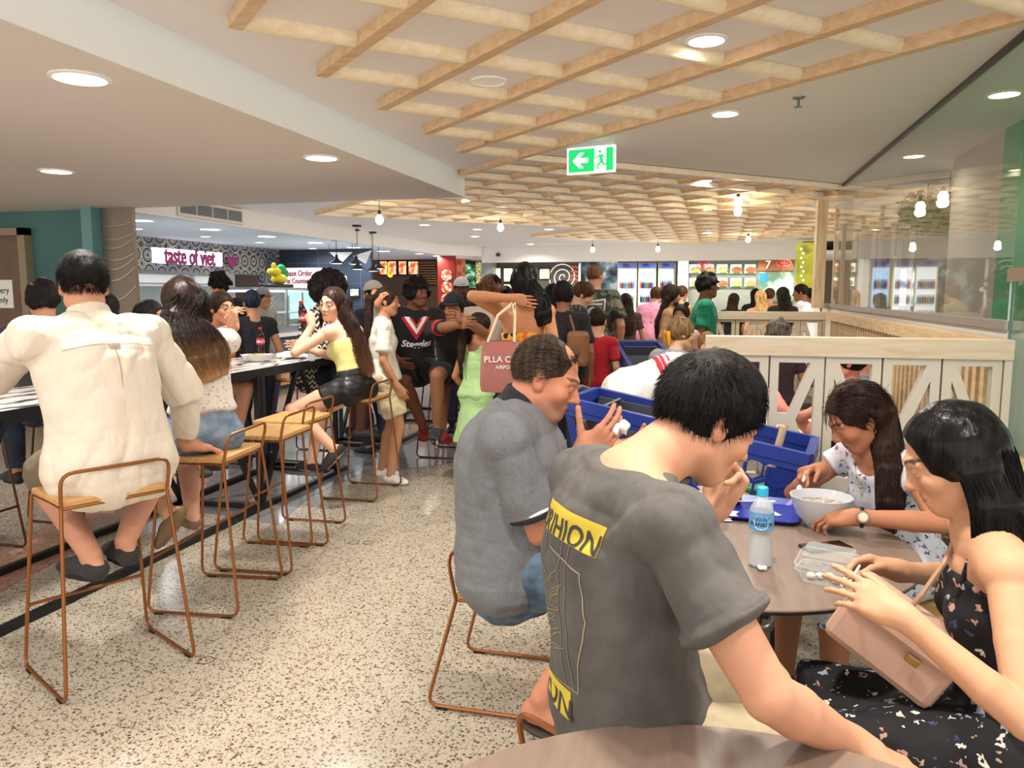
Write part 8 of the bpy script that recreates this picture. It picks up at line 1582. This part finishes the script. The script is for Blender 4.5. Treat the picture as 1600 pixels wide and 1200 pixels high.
crowd('young man in a bright green tee walking right past the fretwork', (1107, 447, 8.1), -85, (GRN, dict(hem=-.10, sleeve=.72, loose=.025, sl=.022)), (BSH, SH), ('curly', HBLK, dict(thick=.022)), skin='#7a4f38', arms=dict(R=dict(rel=(.02, .12, -.46)), L=dict(rel=(.02, .1, -.48))))
y32 = crowd('woman with streaked hair and a mustard bow in a grey speckled top, seated', (1066, 521, 6.1), -45, (spots('grey_speckle', '#8f959c', ['#40454e', '#cfd3d6'], 70, .5), dict(hem=-.05, sleeve=.8)), (JB, LG), ('short', hairmat('hair_streaked', '#6f5638', rough=.5), dict(thick=.018, nape=-.08, side=-.055)), sit=.45, fem=True, skin='l', look=(-70, -5), lean=4, lean2=16)
y32.glasses(M('spectacle_white', '#d9d9dc', .3)); b = MB(); hh = y32.H
for q in (-1, 1): b.tube([Vector(hh.p(0, -.115, -.02)), Vector(hh.p(q*.035, -.125, .0)), Vector(hh.p(q*.045, -.12, -.05)), Vector(hh.p(q*.04, -.11, -.10))], [.008, .018, .016, .010], 8)
y32.lm(b, 'hair_bow', M('mustard', '#cf9420', .8), smooth=True)
chair_y = dup(ch, tuple(y32.pel[:2])+(0,), radians(-45), 'low chair under the woman with the mustard bow')
crowd('small child with light brown hair peeping out by the end of the fretwork', (1105, 541, 6.5), -150, (cloth('cream_kid', '#cfc3a8'), S0), (JB, LG), ('short', hairmat('hair_sandy', '#8a6440'), dict(thick=.008, side=-.06)), skin='l', hgt=1.15, look=(-172, 0), hsc=1.15, brow='#6a4a30')
# the person bending over in the white jersey with red stripes
j34 = Person('person bending low over the trolley in a white jersey with red striped band', None, -78, 1.72, head=(1128, 634, 4.95), seatz=None, lean=62, lean2=84, skin=SK['t'], vox=.010, look=(-78, -50), lockh=True, arms=dict(R=dict(rel=(.0, .15, -.45)), L=dict(rel=(.0, .15, -.45))), fat=1.15)
d_ = A3(PD(1010, 600, 5.0))-j34.P(.2) if False else None
j34.top(cloth('jersey_cloth', '#e9e5df', .8), hem=-.10, sleeve=.7, loose=.03, wr=.006); j34.bottom(BSH, leg=.9, loose=.03); j34.hair('short', HBLK, thick=.012); j34.shoes(cloth('shoe_26262a', '#26262a'), M('sole_1a1a1a', '#1a1a1a'))
jt = [c for c in j34.root.children if c.name.startswith('shirt')][0]
for a_, c_, m_ in ((.20, .32, JR), (.225, .238, JW), (.255, .268, JW), (.285, .298, JW)):
    F = Field(); e_ = .004 if m_ is JR else .0075; wa, da = j34.sect((a_+c_)/2); F.ec(j34.P(a_), j34.P(c_), j34.rt, wa+.024+e_, da+.024+e_, wa+.022+e_, da+.022+e_, .004, cap=.1); V, Q = F.mesh(.009, j34.base); mesh_obj('jersey_band' if m_ is JR else 'jersey_stripe', V, Q, m_, jt)
# people at the far counter
crowd('woman with dark tied hair queueing left in the far line', (1147, 470, 11.5), -20, (BT, S0), (JB, LG), ('long', HDK, dict(len=.2)), fem=True)
crowd('woman with long black hair in a dark top in the far line', (1180, 462, 12.5), 10, (BT, S0), (JB, LG), ('long', HBLK, dict(len=.4)), fem=True)
crowd('woman with long blonde hair and bare shoulders in the far line', (1188, 466, 11.2), 15, (cloth('apricot_top', '#d98e5c'), dict(hem=-.05, sleeve=0, bandeau=.33, neck=.33, trapz=False)), (JB, LG), ('long', hairmat('hair_blonde', '#c9a468'), dict(len=.36)), fem=True, skin='l')
crowd('person with tan skin raising an arm in the far line', (1203, 462, 12.0), -30, (cloth('apricot_top', '#d98e5c'), dict(hem=-.05, sleeve=.3)), (JB, LG), ('bun', HBR, {}), fem=True, skin='l', arms=dict(R=dict(rel=(.1, .2, -.05), hint=(.8, 0, -1))))
crowd('woman with very long black hair down her back in the far line', (1222, 462, 10.4), 25, (BT, S0), (JB, LG), ('long', HBLK, dict(len=.48, w=.1)), fem=True)
crowd('man with black hair in a white polo shirt facing left at the far line', (1250, 457, 11.2), 75, (cloth('white_polo', '#e4e6ec'), dict(hem=-.1, sleeve=.75, loose=.03, sl=.03)), (JB, LG), ('short', HBLK, {}), skin='b', fat=1.2, belly=.03, look=(85, -5))
crowd('dark haired person half hidden behind the man in the white polo', (1264, 462, 12.6), 60, (WT, S0), (JB, LG), ('short', HBLK, {}), skin='b')
# people inside the booth
crowd('person with wiry grey curls seated in the booth with their back turned', (1214, 516, 7.3), 20, (cloth('plum_shirt', '#40303a'), S0), (JB, LG), ('curly', hairmat('hair_wiry_grey', '#6f675e'), dict(thick=.03, fluff=.02)), sit=.45, skin='t', lockh=True)
b42 = crowd('grey haired man with glasses seated in the booth by the glass wall', (1343, 520, 4.75), 70, (cloth('blue_shirt', '#5c6a80'), S0), (JB, LG), ('buzz', hairmat('hair_steel', '#8a8780'), {}), sit=.45, skin='#cf9880', look=(78, -10), lockh=True); b42.glasses(DARKM)
b43 = crowd('dark haired person in profile seen through the near fretwork opening', (1322, 580, 4.40), 80, (BRN, dict(hem=-.05, sleeve=.6)), (JB, LG), ('short', HBLK, dict(thick=.016, nape=-.08, side=-.04)), sit=.45, skin='#d08a78', look=(85, 0), lockh=True, fem=True, arms=dict(R=dict(w=(1250, 652, 4.25), hint=(.5, 0, -1)), L=dict(w=(1225, 640, 4.35), hint=(.5, 0, -1))))
